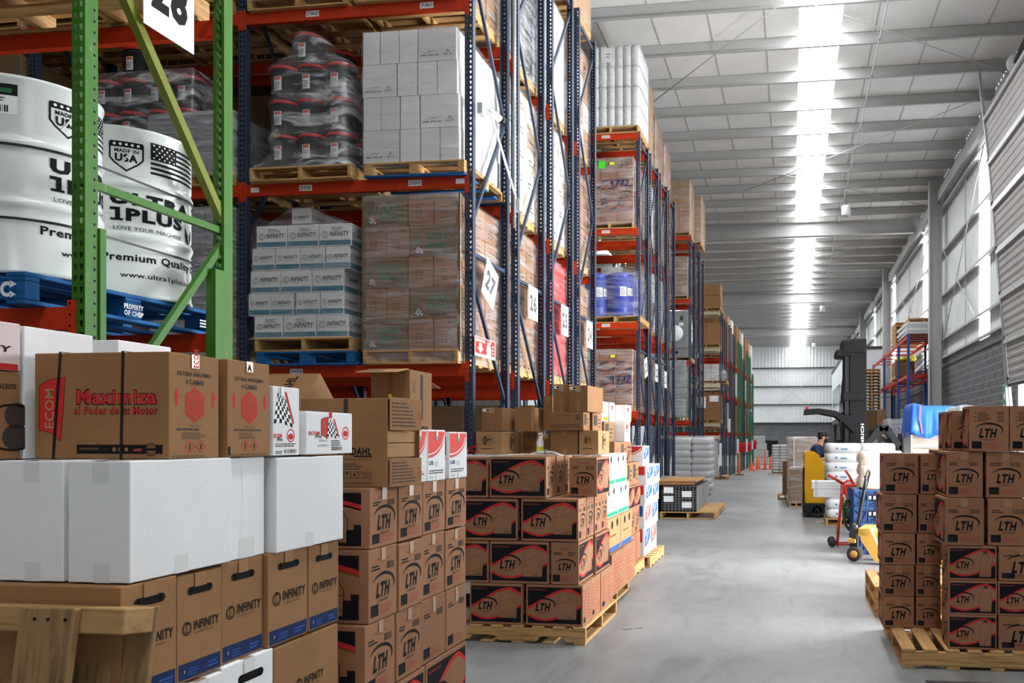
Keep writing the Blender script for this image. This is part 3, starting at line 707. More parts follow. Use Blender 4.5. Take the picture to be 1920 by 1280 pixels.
# fire extinguisher sign
b = MB(); w_, h_ = 0.55, 0.20; h_ = 0.20
b.box(0,0.003,-0.285,0.285,-0.10,0.10,'paint_white')
tag(obj('extinguisher_sign', b, loc=(RX+0.018, 8.13, 2.575)), 'red and white fire extinguisher sign on the navy frame', 'sign')
so = bpy.data.objects['extinguisher_sign']; b = MB(); b.box(0,0.003,-0.285,0.285,-0.11,0.085,'paint_white')
F = Face(b, (0.003,-0.285,-0.11), (0,1,0), (0,0,1), 0.57, 0.195); F.rect(0.012,0.03,0.546,0.158,'ink_red',1)
F.text('EXTINTOR',0.03,0.145,0.25,0.032,'paint_white',0.02,0,2)
F.poly([(0.11,0.135),(0.19,0.135),(0.19,0.09),(0.235,0.09),(0.15,0.04),(0.065,0.09),(0.11,0.09)],'paint_white',2)
F.poly([(0.32,0.035),(0.44,0.035),(0.44,0.12),(0.41,0.135),(0.35,0.135),(0.32,0.12)],'paint_white',2); F.poly([(0.35,0.14),(0.41,0.14),(0.46,0.165),(0.44,0.18),(0.34,0.165)],'paint_white',2)
for k in range(3): F.poly([(0.47,0.05+0.035*k),(0.53,0.06+0.035*k),(0.50,0.075+0.035*k)],'paint_white',2)
so.data = b.mesh('extinguisher_sign')
# security camera on a pole bracket by the first frame
t = thing('security_camera', 'small white security camera on a pale arm fixed to the navy frame', 'security camera', (RX, 8.0, 4.95))
b = MB(); b.bbox(0.0,0.06,-0.05,0.08,-0.06,0.05,'panel_grey',0.006); obj('bracket', b, t)
b = MB(); b.tube([(0.05,0.03,0.0),(0.10,0.1,-0.04),(0.05,1.0,-0.62)],0.013,'white_plastic',8); obj('arm', b, t)
b = MB(); b.tube([(0.07,0.08,0.02),(0.16,0.22,-0.04)],0.035,'white_plastic',12); cb = obj('camera_body', b, t); b = MB(); b.tube([(0.15,0.21,-0.035),(0.175,0.245,-0.05)],0.04,'strap_black',12); obj('lens', b, cb)
b = MB(); b.tube([(0.035,0.98,-0.95),(0.035,0.98,1.6)],0.022,'galvanised',8); obj('conduit', b, t)
b = MB(); b.bbox(0.03,0.10,0.98,1.10,-0.75,-0.62,'panel_grey',0.006); obj('junction_box', b, t)
# ------------------------------------------------------------------ printed artwork on cartons
def logo_lth(F, cx, cy, w, m='ink', l=2):
    h = w*0.62
    F.text('LTH', cx-w*0.36, cy-h*0.34, w*0.66, h*0.56, m, 0.05, 0.28, l)
    n = 18; out = []; inn = []
    for i in range(n+1):
        a = math.radians(168-(168+38)*i/n)
        out.append((cx+w*0.52*math.cos(a), cy+h*0.12+h*0.46*math.sin(a)*(1 if a > 0 else 0.9)))
        k = 0.10*math.sin(PI*min(1,i/n*1.02))**0.8
        inn.append((cx+w*(0.52-k*0.75)*math.cos(a)-w*0.012*(i/n), cy+h*0.12+h*(0.46-k*1.15)*math.sin(a)))
    for i in range(n): F.poly([inn[i], out[i], out[i+1], inn[i+1]][::-1], m, l)
    F.text('LUBRICANTES', cx-w*0.26, cy-h*0.50, w*0.46, h*0.09, m, 0.0, 0.2, l)
def short_lth(F, W, H, blank=False, big=1.0):
    if not blank: F.text('MULTIGRADO SL', W*0.3, H*0.83, W*0.42, H*0.032, 'ink_rust', 0.02, 0.2)
    F.lines(W*0.10, H*0.70, W*0.30, H*0.085, 2, 'ink', 1, 0.55); F.barcode(W*0.62, H*0.68, W*0.26, H*0.10, 'ink_soft', 1)
    if not blank: logo_lth(F, W*0.52, H*0.44, W*0.72*big)
    F.rect(W*0.07, H*0.07, W*0.26, H*0.16, 'ink', 1); F.lines(W*0.09, H*0.09, W*0.20, H*0.11, 3, 'ink_soft', 2, 0.3)
    F.lines(W*0.38, H*0.08, W*0.50, H*0.13, 5, 'ink_rust', 1, 0.4)
def art_panel(F, W, H, kind, x0=0.03, x1=0.97, body='kraft_rose', logo=True):
    """dark printed panel with a pale lens edged in red, logo and a line drawing of the bottle"""
    a, c = W*x0, W*x1; b0, t0 = H*0.06, H*0.94; w = c-a; h = t0-b0
    F.rect(a, b0, w, h, 'ink', 1)
    def top(t): return b0+h*(0.46+0.52*math.sin(min(1,t/0.80)*PI/2)**1.25-(0.16*((t-0.80)/0.2)**1.3 if t > 0.80 else 0))
    def bot(t): return b0+h*(0.20-0.14*math.sin(min(1,t/0.32)*PI/2)+0.40*max(0,(t-0.32)/0.68)**1.6)
    n = 20
    for i in range(n):
        p, q = i/n, (i+1)/n; X = lambda t: a+w*t
        F.poly([(X(p),top(p)-h*0.075),(X(q),top(q)-h*0.075),(X(q),top(q)),(X(p),top(p))], 'ink_red', 2)
        F.poly([(X(p),bot(p)),(X(q),bot(q)),(X(q),bot(q)+h*0.06),(X(p),bot(p)+h*0.06)], 'ink_red', 2)
        F.poly([(X(p),bot(p)+h*0.06),(X(q),bot(q)+h*0.06),(X(q),top(q)-h*0.075),(X(p),top(p)-h*0.075)], body, 2)
    F.text('MULTIGRADO SL-SF', a+w*0.03, t0-h*0.09, w*0.30, h*0.04, 'ink_rust', 0.02, 0.2, 3)
    if logo: logo_lth(F, a+w*0.30, b0+h*0.47, w*0.44, 'ink', 3)
    t = max(0.0016, W*0.0035)
    if kind == 'jug':
        J = lambda u, v: (a+w*(0.56+0.38*u), b0+h*(0.12+0.78*v))
        F.poly([J(0.02,0),J(0.92,0),J(0.96,0.5),J(0.98,0.72),J(0.80,0.95),J(0.60,0.95),J(0.55,0.9),J(0.1,0.9),J(0.02,0.75)], body, 3)
        F.line([J(0.03,0.02),J(0.9,0.02),J(0.95,0.45),J(0.97,0.70),J(0.85,0.88),J(0.82,0.95),J(0.62,0.95),J(0.60,0.88),J(0.52,0.97),J(0.10,0.95),J(0.04,0.85),J(0.02,0.52),J(0.03,0.02)], t, 'ink_soft', 4)
        F.line([J(0.14,0.85),J(0.50,0.87),J(0.58,0.68),J(0.12,0.56),J(0.14,0.85)], t, 'ink_soft', 4)
        F.line([J(0.02,0.54),J(0.75,0.72),J(0.80,0.66),J(0.82,0.15),J(0.06,0.15)], t, 'ink_soft', 4)
        F.line([J(0.02,0.48),J(0.22,0.40),J(0.22,0.17)], t, 'ink_soft', 4); F.rect(*J(0.64,0.92), w*0.05, h*0.035, 'ink_red', 4); F.lines(*J(0.5,0.05), w*0.12, h*0.05, 1, 'ink_soft', 4)
        F.poly([(c-w*0.035,b0),(c,b0),(c,b0+h*0.46),(c-w*0.035,b0+h*0.40)], 'ink', 4)
        F.rect(a+w*0.55, b0, w*0.45, h*0.055, 'ink', 4)
    if kind == 'bottle':
        J = lambda u, v: (a+w*(0.64+0.28*u), b0+h*(0.05+0.90*v))
        F.poly([J(0.05,0),J(0.95,0),J(0.98,0.55),J(0.85,0.72),J(0.62,0.84),J(0.38,0.84),J(0.15,0.72),J(0.02,0.55)], body, 3)
        F.line([J(0.05,0.01),J(0.95,0.01),J(0.98,0.55),J(0.88,0.70),J(0.66,0.82),J(0.66,0.86),J(0.34,0.86),J(0.34,0.82),J(0.12,0.70),J(0.02,0.55),J(0.05,0.01)], t, 'ink_soft', 4)
        F.rect(J(0.34,0.87)[0], J(0.34,0.87)[1], w*0.09, h*0.09, 'ink_soft', 4); F.line([J(0.1,0.08),J(0.5,0.04),J(0.9,0.08)], t, 'ink_soft', 4)
        F.rect(c-w*0.035, b0, w*0.035, h*0.42, 'ink', 4)
def art_bottle(F, W, H, nozzle):
    a, c, b0, t0 = W*0.06, W*0.90, H*0.05, H*0.93; w = c-a; h = t0-b0
    F.rect(a, b0, w, h, 'ink', 1); n = 10
    for i in range(n):
        p, q = i/n, (i+1)/n; f = lambda t: 0.86-0.10*(t-0.45)**2*4+0.03
        F.poly([(a+w*p,b0+h*(f(p)-0.11)),(a+w*q,b0+h*(f(q)-0.11)),(a+w*q,b0+h*f(q)),(a+w*p,b0+h*f(p))], 'ink_red', 2)
        F.poly([(a+w*p,b0+h*(0.12+0.28*q**4)),(a+w*q,b0+h*(0.12+0.28*q**4)),(a+w*q,b0+h*(f(q)-0.08)),(a+w*p,b0+h*(f(p)-0.08))], 'kraft_rose', 2)
    J = lambda u, v: (a+w*(0.10+0.76*u), b0+h*(0.05+(0.88 if not nozzle else 0.78)*v)); t = 0.003
    F.poly([J(0.08,0),J(0.92,0),J(0.94,0.55),J(0.70,0.85),J(0.30,0.85),J(0.06,0.55)], 'kraft_rose', 3)
    F.line([J(0.08,0.01),J(0.92,0.01),J(0.94,0.52),J(0.85,0.70),J(0.62,0.86),J(0.38,0.86),J(0.15,0.70),J(0.06,0.52),J(0.08,0.01)], t, 'ink', 4)
    if nozzle:
        F.poly([J(0.36,0.86),J(0.64,0.86),J(0.58,0.95),J(0.52,1.08),J(0.48,1.08),J(0.42,0.95)], 'ink', 4); F.line([J(0.06,0.42),J(0.93,0.42)], t, 'ink_soft', 4)
        F.line([J(0.2,0.72),J(0.7,0.62),J(0.75,0.55),J(0.4,0.50),J(0.15,0.56)], t, 'ink_soft', 4); F.line([J(0.06,0.14),J(0.93,0.14)], t, 'ink_soft', 4)
    else:
        for k in range(3): F.rect(J(0.38+0.08*k,0.87)[0], J(0.4,0.87)[1], w*0.05, h*0.08, 'kraft_rose', 4)
        F.line([J(0.36,0.86),J(0.36,0.97),J(0.64,0.97),J(0.64,0.86)], t, 'ink', 4); F.line([J(0.15,0.62),J(0.45,0.68),J(0.75,0.70)], t, 'ink_soft', 4); F.line([J(0.2,0.07),J(0.8,0.03)], t, 'ink_soft', 4)
def ring_logo(F, cx, cy, r, m):
    F.ring(cx, cy, r, r*0.18, m, 1, 20); F.ring(cx, cy, r*0.72, r*0.1, m, 1, 16); F.rect(cx-r*0.24, cy-r*0.55, r*0.48, r*1.45, m, 1); F.rect(cx-r*0.13, cy-r*0.45, r*0.26, r*1.0, 'kraft' if m == 'ink' else 'white_card', 2)
def infinity(F, x, y, w, m='ink', ring='ink', sub=True):
    h = w*0.17; ring_logo(F, x+w*0.13, y+h*0.35, w*0.125, ring); F.text('INFINITY', x+w*0.30, y, w*0.70, h, m, 0.03, 0.1)
    if sub: F.text('LUBRICANTS', x+w*0.32, y-h*0.42, w*0.5, h*0.22, 'ink_soft', 0, 0)
def tape_on(F, W, H, wd=0.05, top=0.09, bot=0.0, x=0.5, m='tape'):
    F.rect(W*x-wd/2, H-top, wd, top, m, 5)
    if bot: F.rect(W*x-wd/2, 0, wd, bot, m, 5)
def estiba(F, W, H):
    F.text('ESTIBA MÁXIMA', W*0.16, H*0.79, W*0.68, H*0.05, 'ink_soft', 0.02); F.text('4 CAMAS', W*0.32, H*0.71, W*0.36, H*0.05, 'ink_soft', 0.02)
    for x in (0.14, 0.88):
        F.rect(W*(x-0.02), H*0.50, W*0.04, H*0.09, 'ink_red'); F.poly([(W*(x-0.05),H*0.585),(W*(x+0.05),H*0.585),(W*x,H*0.67)], 'ink_red')
    cx, r = W*0.5, W*0.19; ys = (0.36,0.42,0.62,0.68)
    P = [(cx,H*0.345),(cx+r,H*0.43),(cx+r,H*0.61),(cx,H*0.69),(cx-r,H*0.61),(cx-r,H*0.43)]; F.poly(P, 'ink_red')
    mid = (cx,H*0.535); F.line([P[4],mid,P[2]], 0.0022, 'kraft', 2); F.line([mid,P[0]], 0.0022, 'kraft', 2)
    for k in (1,2,3):
        f = k/4; L = lambda p, q, t: (p[0]+(q[0]-p[0])*t, p[1]+(q[1]-p[1])*t)
        F.line([L(P[4],P[5],f), L(mid,P[0],f), L(P[2],P[1],f)], 0.0014, 'kraft', 2); F.line([L(P[5],P[0],f), L(P[4],mid,f), L(P[3],P[2],f)], 0.0014, 'kraft', 2); F.line([L(P[0],P[1],f), L(mid,P[2],f), L(P[4],P[3],f)], 0.0014, 'kraft', 2)
    F.text('Elaborado por:', W*0.38, H*0.305, W*0.26, H*0.02, 'ink_soft', 0.0); F.lines(W*0.14, H*0.27, W*0.72, H*0.025, 1, 'ink_soft', 1, 0.8)
    F.lines(W*0.24, H*0.19, W*0.52, H*0.07, 4, 'ink_soft', 1, 0.4)
    for x in (0.40, 0.62):
        F.line([(W*x,H*0.06),(W*(x+0.09),H*0.115),(W*x,H*0.17),(W*(x-0.09),H*0.115)], 0.0025, 'ink_red', 1, True); F.text('!', W*x-W*0.012, H*0.085, W*0.024, H*0.055, 'ink', 0.05)
    F.lines(W*0.06, H*0.015, W*0.88, H*0.025, 2, 'ink_soft', 1, 0.4)
def ecom_shield(F, x, y, w, h, turned=True):
    P = [(x,y+h*0.17),(x,y+h*0.86),(x+w*0.35,y+h*0.96),(x+w,y+h),(x+w*0.82,y),(x+w*0.45,y+h*0.13)]
    F.poly(P[::-1], 'ink_red', 1); F.line(P, 0.0018, 'ink', 1, True); F.text('ECOM', x+w*0.22, y+h*0.20, h*0.62, w*0.36, 'kraft_pale' if w > 0.035 else 'paint_white', 0.02, 0, 2, 90)
def checker_flag(F, x, y, w, h, n=7):
    for i in range(n):
        for j in range(n):
            q = []
            for (a, c) in ((i,j),(i+1,j),(i+1,j+1),(i,j+1)):
                u = a/n; v = c/n; xx = x+w*(u*0.62+0.38*(1-v)*u+0.10*(1-v)*0+0.34*v*(1-u)*0.6); yy = y+h*(v*(1-0.08*u)+0.05*math.sin(u*PI*1.6)-0.05*u)
                q.append((xx, yy))
            F.poly(q, 'ink' if (i+j)%2 == 0 else 'paint_white', 1)
    p = [(x+w*1.0,y-h*0.02),(x+w*1.06,y+h*0.06),(x+w*0.66,y+h*1.06),(x+w*0.56,y+h*1.06)]
    F.poly(p, 'ink_red', 2)
def us_panel(F, W, H, col='ink_coral', dark=False):
    n = 12; pts = [(W*0.02,H*0.97)]+[(W*(0.02+0.94*math.sin(i/n*PI/2)), H*(0.97-0.52*math.cos(i/n*PI/2)**0.9)) for i in range(n+1)]
    F.poly(pts[::-1] if False else [pts[0]]+pts[1:], col, 1)
    F.line([(W*(0.02+0.88*math.sin(i/n*PI/2)), H*(0.93-0.41*math.cos(i/n*PI/2))) for i in range(n)], W*0.03, 'paint_white', 2)
    F.disc(W*0.5, H*0.84, W*0.08, 'sign_grey', 3, 12, H*0.06)
    F.text('UE', W*0.06, H*0.31, W*0.24, H*0.08, 'ink_navy', 0.05, 0, 1); F.lines(W*0.36, H*0.29, W*0.3, H*0.1, 4, 'ink_soft', 1, 0.25)
    F.lines(W*0.08, H*0.14, W*0.82, H*0.09, 2, 'ink_soft', 1, 0.5); F.lines(W*0.08, H*0.05, W*0.25, H*0.05, 2, 'ink_soft', 1, 0.3)
def rwb_panel(F, W, H, col):
    n = 10; pts = [(W*0.08,H*0.92),(W*0.92,H*0.92)]+[(W*(0.92-0.84*i/n), H*(0.52-0.24*math.sin(i/n*PI/2)**1.4)) for i in range(n+1)]
    F.poly(pts[::-1], col, 1); F.line([(W*0.08,H*0.30),(W*0.5,H*0.36),(W*0.92,H*0.56)], H*0.025, 'ink_red' if col == 'ink_blue' else col, 1)
    F.poly([(W*0.30,H*0.42),(W*0.36,H*0.42),(W*0.70,H*0.88),(W*0.64,H*0.88)], 'paint_white', 2); F.disc(W*0.28, H*0.80, W*0.10, 'sign_grey', 2, 12); F.lines(W*0.1, H*0.1, W*0.7, H*0.1, 2, 'sign_grey', 1, 0.4)
def tire_logo(F, cx, cy, w):
    F.ring(cx, cy, w*0.5, w*0.03, 'ink_soft', 1, 24, 0, 2*PI, w*0.42); F.ring(cx-w*0.22, cy, w*0.14, w*0.10, 'ink', 2, 14, 0, 2*PI, w*0.36); F.text('BERT', cx-w*0.06, cy+w*0.02, w*0.46, w*0.17, 'ink', 0.04, 0.1, 2); F.text('TIRES', cx-w*0.04, cy-w*0.13, w*0.36, w*0.08, 'ink', 0.03, 0.1, 2)

def paint(kind, FF, w, d, h):
    """FF: faces by letter F front, R aisle side, L far side, T top"""
    F, R, L = FF['F'], FF['R'], FF['L']; blank_top = False
    if kind == 'infinity_brown':
        for f, W in ((R, d),):
            f.rect(W*0.28, h*0.80, W*0.44, h*0.075, 'hole', 2); f.disc(W*0.28, h*0.8375, h*0.0375, 'hole', 2, 12); f.disc(W*0.72, h*0.8375, h*0.0375, 'hole', 2, 12)
            infinity(f, W*0.10, h*0.46, W*0.84); f.rect(W*0.03, h*0.02, W*0.94, h*0.15, 'ink_navy', 1); ring_logo(f, W*0.15, h*0.095, h*0.03, 'ink_blue'); f.lines(W*0.24, h*0.05, W*0.25, h*0.08, 3, 'ink_blue', 2, 0.4); f.lines(W*0.66, h*0.06, W*0.26, h*0.07, 2, 'ink_blue', 2, 0.5); tape_on(f, W, h, 0.045, 0.038)
    elif kind == 'infinity_blank':
        infinity(R, d*0.30, h*0.42, d*0.45); 
    elif kind == 'white_plain':
        R.rect(d*0.4, h*0.0, 0.05, h*0.16, 'faint_card', 1); F.rect(w*0.4, h*0.82, 0.045, h*0.16, 'faint_card', 1); F.rect(w*0.42, 0, 0.045, h*0.16, 'faint_card', 1)
    elif kind == 'white_tape':
        R.rect(d*0.28, 0, d*0.42, h*0.2, 'faint_card', 1); R.rect(d*0.3, h*0.1, d*0.34, h*0.88, 'tape_clear', 1) if False else R.rect(d*0.36, h*0.2, d*0.26, h*0.78, 'white_card', 1)
    elif kind == 'white_handle':
        R.rect(d*0.34, h*0.76, d*0.40, h*0.09, 'hole', 1); R.disc(d*0.34, h*0.805, h*0.045, 'hole', 1, 12); R.disc(d*0.74, h*0.805, h*0.045, 'hole', 1, 12); tape_on(R, d, h, 0.05, 0.04, m='faint_card')
    elif kind == 'maximiza':
        ecom_shield(F, w*0.035, h*0.17, w*0.20, h*0.60)
        F.text('Maximiza', w*0.315, h*0.505, w*0.60, h*0.155, 'ink', 0.062, 0, 1); F.text('Maximiza', w*0.3205, h*0.515, w*0.589, h*0.135, 'ink_red', 0.03, 0, 2)
        F.text('el Poder de tu Motor', w*0.30, h*0.415, w*0.62, h*0.078, 'ink', 0.05, 0, 1); F.text('el Poder de tu Motor', w*0.3035, h*0.4215, w*0.613, h*0.065, 'ink_red', 0.015, 0, 2)
        F.rect(w*0.32, h*0.05, w*0.635, h*0.085, 'ink', 1); F.text('www.e.com.mx', w*0.345, h*0.085, w*0.14, h*0.022, 'kraft', 0.0, 0, 2); F.lines(w*0.51, h*0.085, w*0.07, h*0.02, 1, 'ink_soft', 2)
        for k in (0.60,0.645,0.69): F.disc(w*k, h*0.09, h*0.02, 'kraft', 2, 14)
        F.poly([(w*0.74,h*0.075),(w*0.80,h*0.075),(w*0.805,h*0.10),(w*0.745,h*0.095)], 'ink_rust', 2)
        F.disc(w*0.872, h*0.09, h*0.058, 'kraft', 2, 20); F.ring(w*0.872, h*0.09, h*0.06, h*0.008, 'ink', 3, 22); F.ring(w*0.872, h*0.09, h*0.04, h*0.006, 'ink', 3, 18); F.rect(w*0.81, h*0.08, w*0.125, h*0.022, 'ink', 3)
        estiba(R, d, h); tape_on(R, d, h, 0.028, h*0.13, m='tape_clear'); R.text('ECOM', d*0.46, h*0.875, 0.05, 0.02, 'ink_red', 0.03, 0, 6, 90)
    elif kind == 'estiba':
        estiba(R, d, h); tape_on(R, d, h, 0.03, h*0.11, m='tape_clear'); R.rect(0.003, h*0.02, 0.009, h*0.09, 'ink', 2); R.text('A', d*0.44, h*0.9, 0.02, 0.02, 'ink', 0.05, 0, 6)
    elif kind == 'ecom_tall':
        checker_flag(R, d*0.02, h*0.46, d*0.72, h*0.44); R.text('ECOM', -d*0.02+d*0.04, h*0.255, d*0.30, h*0.065, 'ink_red', 0.04); R.text('Pro', d*0.14, h*0.205, d*0.20, h*0.06, 'ink', 0.03, 0.3)
        R.ring(d*0.66, h*0.29, d*0.15, d*0.025, 'ink_red', 1, 22); R.disc(d*0.66, h*0.275, d*0.105, 'ink_red', 1, 18, d*0.07); R.lines(d*0.08, h*0.13, d*0.8, h*0.06, 2, 'ink_soft', 1, 0.5); R.barcode(d*0.42, h*0.03, d*0.44, h*0.06, 'ink_soft'); R.lines(d*0.08, h*0.03, d*0.28, h*0.05, 2, 'ink_soft', 1, 0.5)
        R.rect(d*0.22, h*0.86, d*0.16, h*0.14, 'paint_white', 3); R.text('ECOM PRO', d*0.24, h*0.86, h*0.13, d*0.05, 'ink', 0.03, 0, 4, 90)
    elif kind == 'ecom_low':
        R.text('ECOM', d*0.05, h*0.45, d*0.22, h*0.09, 'ink_red', 0.05); R.text('Pro', d*0.18, h*0.38, d*0.13, h*0.08, 'ink', 0.03, 0.3); ecom_shield(R, d*0.30, h*0.36, d*0.16, h*0.52); checker_flag(R, d*0.42, h*0.40, d*0.26, h*0.42, 6)
        R.rect(d*0.47, h*0.86, d*0.06, h*0.14, 'ink_red', 3); R.ring(d*0.84, h*0.50, d*0.08, d*0.014, 'ink_red', 1, 22); R.disc(d*0.84, h*0.49, d*0.055, 'ink_red', 1, 16, d*0.038)
        R.text('ECO-14', d*0.26, h*0.29, d*0.16, h*0.06, 'ink_soft', 0.0); R.text('CONTENIDO 12', d*0.22, h*0.18, d*0.24, h*0.05, 'ink_soft', 0.0); R.lines(d*0.52, h*0.20, d*0.30, h*0.15, 3, 'ink_soft', 1, 0.55); R.barcode(d*0.52, h*0.08, d*0.24, h*0.10, 'ink_soft')
    elif kind == 'aceite':
        R.text('15 LITROS DE ACEITE', d*0.36, h*0.80, d*0.60, h*0.055, 'ink', 0.03, 0.25); R.ring(d*0.92, h*0.36, d*0.34, d*0.022, 'ink', 1, 30, 0, 2*PI, h*0.27)
        R.disc(d*0.97, h*0.50, d*0.14, 'ink_soft', 1, 16, h*0.15); R.disc(d*0.96, h*0.25, d*0.16, 'ink_soft', 1, 16, h*0.15)
    elif kind == 'infinity_pink':
        R.text('INFINITY', d*0.30, h*0.38, d*0.62, h*0.13, 'ink', 0.03, 0.1); R.text('LUBRICANTS', d*0.34, h*0.27, d*0.36, h*0.045, 'ink_coral', 0.02); R.rect(d*0.0+0.002, h*0.01, d*0.97, h*0.13, 'ink_red', 1); R.rect(d*0.1, h*0.62, d*0.18, h*0.2, 'ink_coral', 1)
    elif kind == 'us_red':
        us_panel(R, d, h); tape_on(R, d, h, 0.02, 0.03, 0.03, m='white_card')
        for i, (ya, yb) in enumerate(((0.25,0.45),(0.5,0.9))): F.rect(w*0.05, h*ya, w*0.9, h*(yb-ya), 'ink_navy' if i else 'paint_white', 1)
        F.rect(w*0.05, h*0.40, w*0.9, h*0.06, 'ink_red', 1)
    elif kind == 'lth_jug':
        art_panel(F, w, h, 'jug'); short_lth(R, d, h)
    elif kind == 'lth_jug_table':
        art_panel(F, w, h, 'jug')
        for k in range(2): R.lines(d*0.08+d*0.45*k, h*0.12, d*0.36, h*0.78, 10, 'ink_rust', 1, 0.35)
        R.rect(d*0.1, h*0.06, d*0.2, h*0.12, 'ink', 2)
    elif kind == 'lth_short':
        short_lth(F, w, h); art_panel(R, d, h, 'jug'); tape_on(F, w, h, 0.05, 0.04)
    elif kind == 'lth_short_l':
        short_lth(F, w, h); art_panel(L, d, h, 'bottle'); tape_on(F, w, h, 0.05, 0.06)
    elif kind == 'lth_table_l':
        F.text('MULTIGRADO SL', w*0.25, h*0.87, w*0.2, h*0.03, 'ink_rust', 0.02)
        for k in range(3): F.rect(w*0.14, h*(0.83-0.08*k), w*0.04, h*0.02, 'ink_soft', 1)
        F.lines(w*0.22, h*0.66, w*0.34, h*0.22, 5, 'ink', 1, 0.4)
        for k in range(3): F.barcode(w*0.70, h*(0.81-0.08*k), w*0.17, h*0.06, 'ink_soft')
        logo_lth(F, w*0.50, h*0.42, w*0.70); F.rect(w*0.07, h*0.06, w*0.25, h*0.16, 'ink', 1); F.lines(w*0.36, h*0.07, w*0.5, h*0.13, 5, 'ink_rust', 1, 0.35); art_panel(L, d, h, 'bottle')
    elif kind == 'lth_bottle_l':
        art_panel(F, w, h, 'bottle'); short_lth(L, d, h)
    elif kind == 'lth_bottle':
        art_bottle(F, w, h, False); short_lth(R, d, h, False, 1.05); tape_on(R, d, h, 0.04, 0.05, m='tape_clear')
    elif kind == 'lth_nozzle':
        art_bottle(F, w, h, True); short_lth(R, d, h, False, 1.05); tape_on(R, d, h, 0.035, 0.05, m='tape_clear')
    elif kind == 'lth_blank':
        short_lth(R, d, h, True); tape_on(R, d, h, 0.03, 0.07, m='tape_clear')
    elif kind == 'lth_small':
        for f, W in ((R, d),): short_lth(f, W, h)
    elif kind == 'lth_plain_lines':
        R.lines(d*0.15, h*0.1, d*0.7, h*0.8, 8, 'ink_rust', 1, 0.3)
    elif kind == 'lth_art_r':
        art_panel(R, d, h, 'none')
    elif kind == 'infinity_teal':
        for f, W in ((F, w), (R, d)):
            infinity(f, W*0.06, h*0.50, W*0.86, 'ink', 'sign_grey', False); f.lines(W*0.34, h*0.42, W*0.4, h*0.06, 1, 'sign_grey', 1, 0.5); f.rect(W*0.02, h*0.05, W*0.96, h*0.22, 'ink_teal', 1); f.lines(W*0.06, h*0.09, W*0.16, h*0.13, 3, 'sign_grey', 2, 0.4); f.lines(W*0.76, h*0.12, W*0.18, h*0.06, 1, 'sign_grey', 2, 0.5)
    elif kind == 'infinity_teal_text':
        for f, W in ((F, w), (R, d)):
            infinity(f, W*0.06, h*0.44, W*0.86, 'ink', 'sign_grey', False); f.lines(W*0.38, h*0.70, W*0.44, h*0.18, 3, 'ink_soft', 1, 0.5); f.rect(W*0.02, h*0.05, W*0.96, h*0.22, 'ink_teal', 1); f.lines(W*0.06, h*0.09, W*0.16, h*0.13, 3, 'sign_grey', 2, 0.4)
    elif kind == 'sae':
        F.lines(w*0.25, h*0.30, w*0.3, h*0.05, 1, 'sign_grey', 1, 0.5); F.text('SAE 5W-30', w*0.06, h*0.16, w*0.48, h*0.055, 'ink_soft', 0.03); F.text('Synthetic MX', w*0.12, h*0.25, w*0.28, h*0.035, 'ink_soft', 0.0); F.text('12x1 LT', w*0.66, h*0.17, w*0.22, h*0.06, 'ink_soft', 0.02); F.lines(w*0.72, h*0.25, w*0.12, h*0.10, 4, 'ink_soft', 1, 0.5)
    elif kind == 'ultra':
        F.text('ULTRA', w*0.36, h*0.52, w*0.42, h*0.24, 'ink_dark_green', 0.03, 0.3); F.text('SERIES', w*0.34, h*0.26, w*0.42, h*0.20, 'ink_dark_green', 0.03, 0.3); checker_flag(F, w*0.10, h*0.10, w*0.2, h*0.22, 5); F.lines(w*0.40, h*0.10, w*0.45, h*0.08, 1, 'ink_soft', 1, 0.6); R.lines(d*0.2, h*0.2, d*0.6, h*0.6, 5, 'ink_soft', 1, 0.3)
    elif kind == 'ultra_s':
        F.text('400004', w*0.58, h*0.82, w*0.34, h*0.09, 'ink_soft', 0.02); F.lines(w*0.06, h*0.84, w*0.44, h*0.05, 1, 'ink_soft', 1, 0.4)
        F.lines(w*0.08, h*0.68, w*0.84, h*0.06, 1, 'ink_rust', 1, 0.4)
        for k in range(5): F.rect(w*0.30, h*(0.56-0.085*k), w*0.05, h*0.04, 'ink_soft', 1); F.lines(w*0.42, h*(0.56-0.085*k), w*0.24, h*0.05, 1, 'ink_soft', 1, 0.5)
        F.lines(w*0.1, h*0.08, w*0.8, h*0.05, 1, 'ink_soft', 1, 0.3); R.lines(d*0.2, h*0.2, d*0.6, h*0.6, 5, 'ink_soft', 1, 0.3)
    elif kind == 'far_lth':
        art_panel(F, w, h, 'none'); 
    elif kind == 'far_lth_s':
        short_lth(F, w, h)
    elif kind == 'green_stripe':
        for f, W in ((F, w), (R, d)):
            f.rect(W*0.04, h*0.03, W*0.92, h*0.12, 'ink_green', 1); f.disc(W*0.3, h*0.80, W*0.06, 'hole', 1, 10); f.disc(W*0.7, h*0.82, W*0.06, 'hole', 1, 10); f.text('NWT', W*0.36, h*0.46, W*0.42, h*0.07, 'ink_soft', 0.02); f.ring(W*0.2, h*0.5, W*0.09, W*0.03, 'sign_grey', 1, 14)
    elif kind == 'blue_base':
        R.disc(d*0.35, h*0.80, d*0.07, 'hole', 1, 10); R.disc(d*0.75, h*0.82, d*0.07, 'hole', 1, 10); R.lines(d*0.2, h*0.45, d*0.6, h*0.06, 1, 'ink_soft', 1, 0.6); R.rect(d*0.03, h*0.01, d*0.94, h*0.13, 'ink_blue', 1)
    elif kind == 'rwb_blue':
        rwb_panel(R, d, h, 'ink_blue'); F.rect(w*0.06, h*0.5, w*0.88, h*0.46, 'ink_red', 1); F.lines(w*0.2, h*0.2, w*0.5, h*0.05, 1, 'sign_grey', 1)
    elif kind == 'rwb_red':
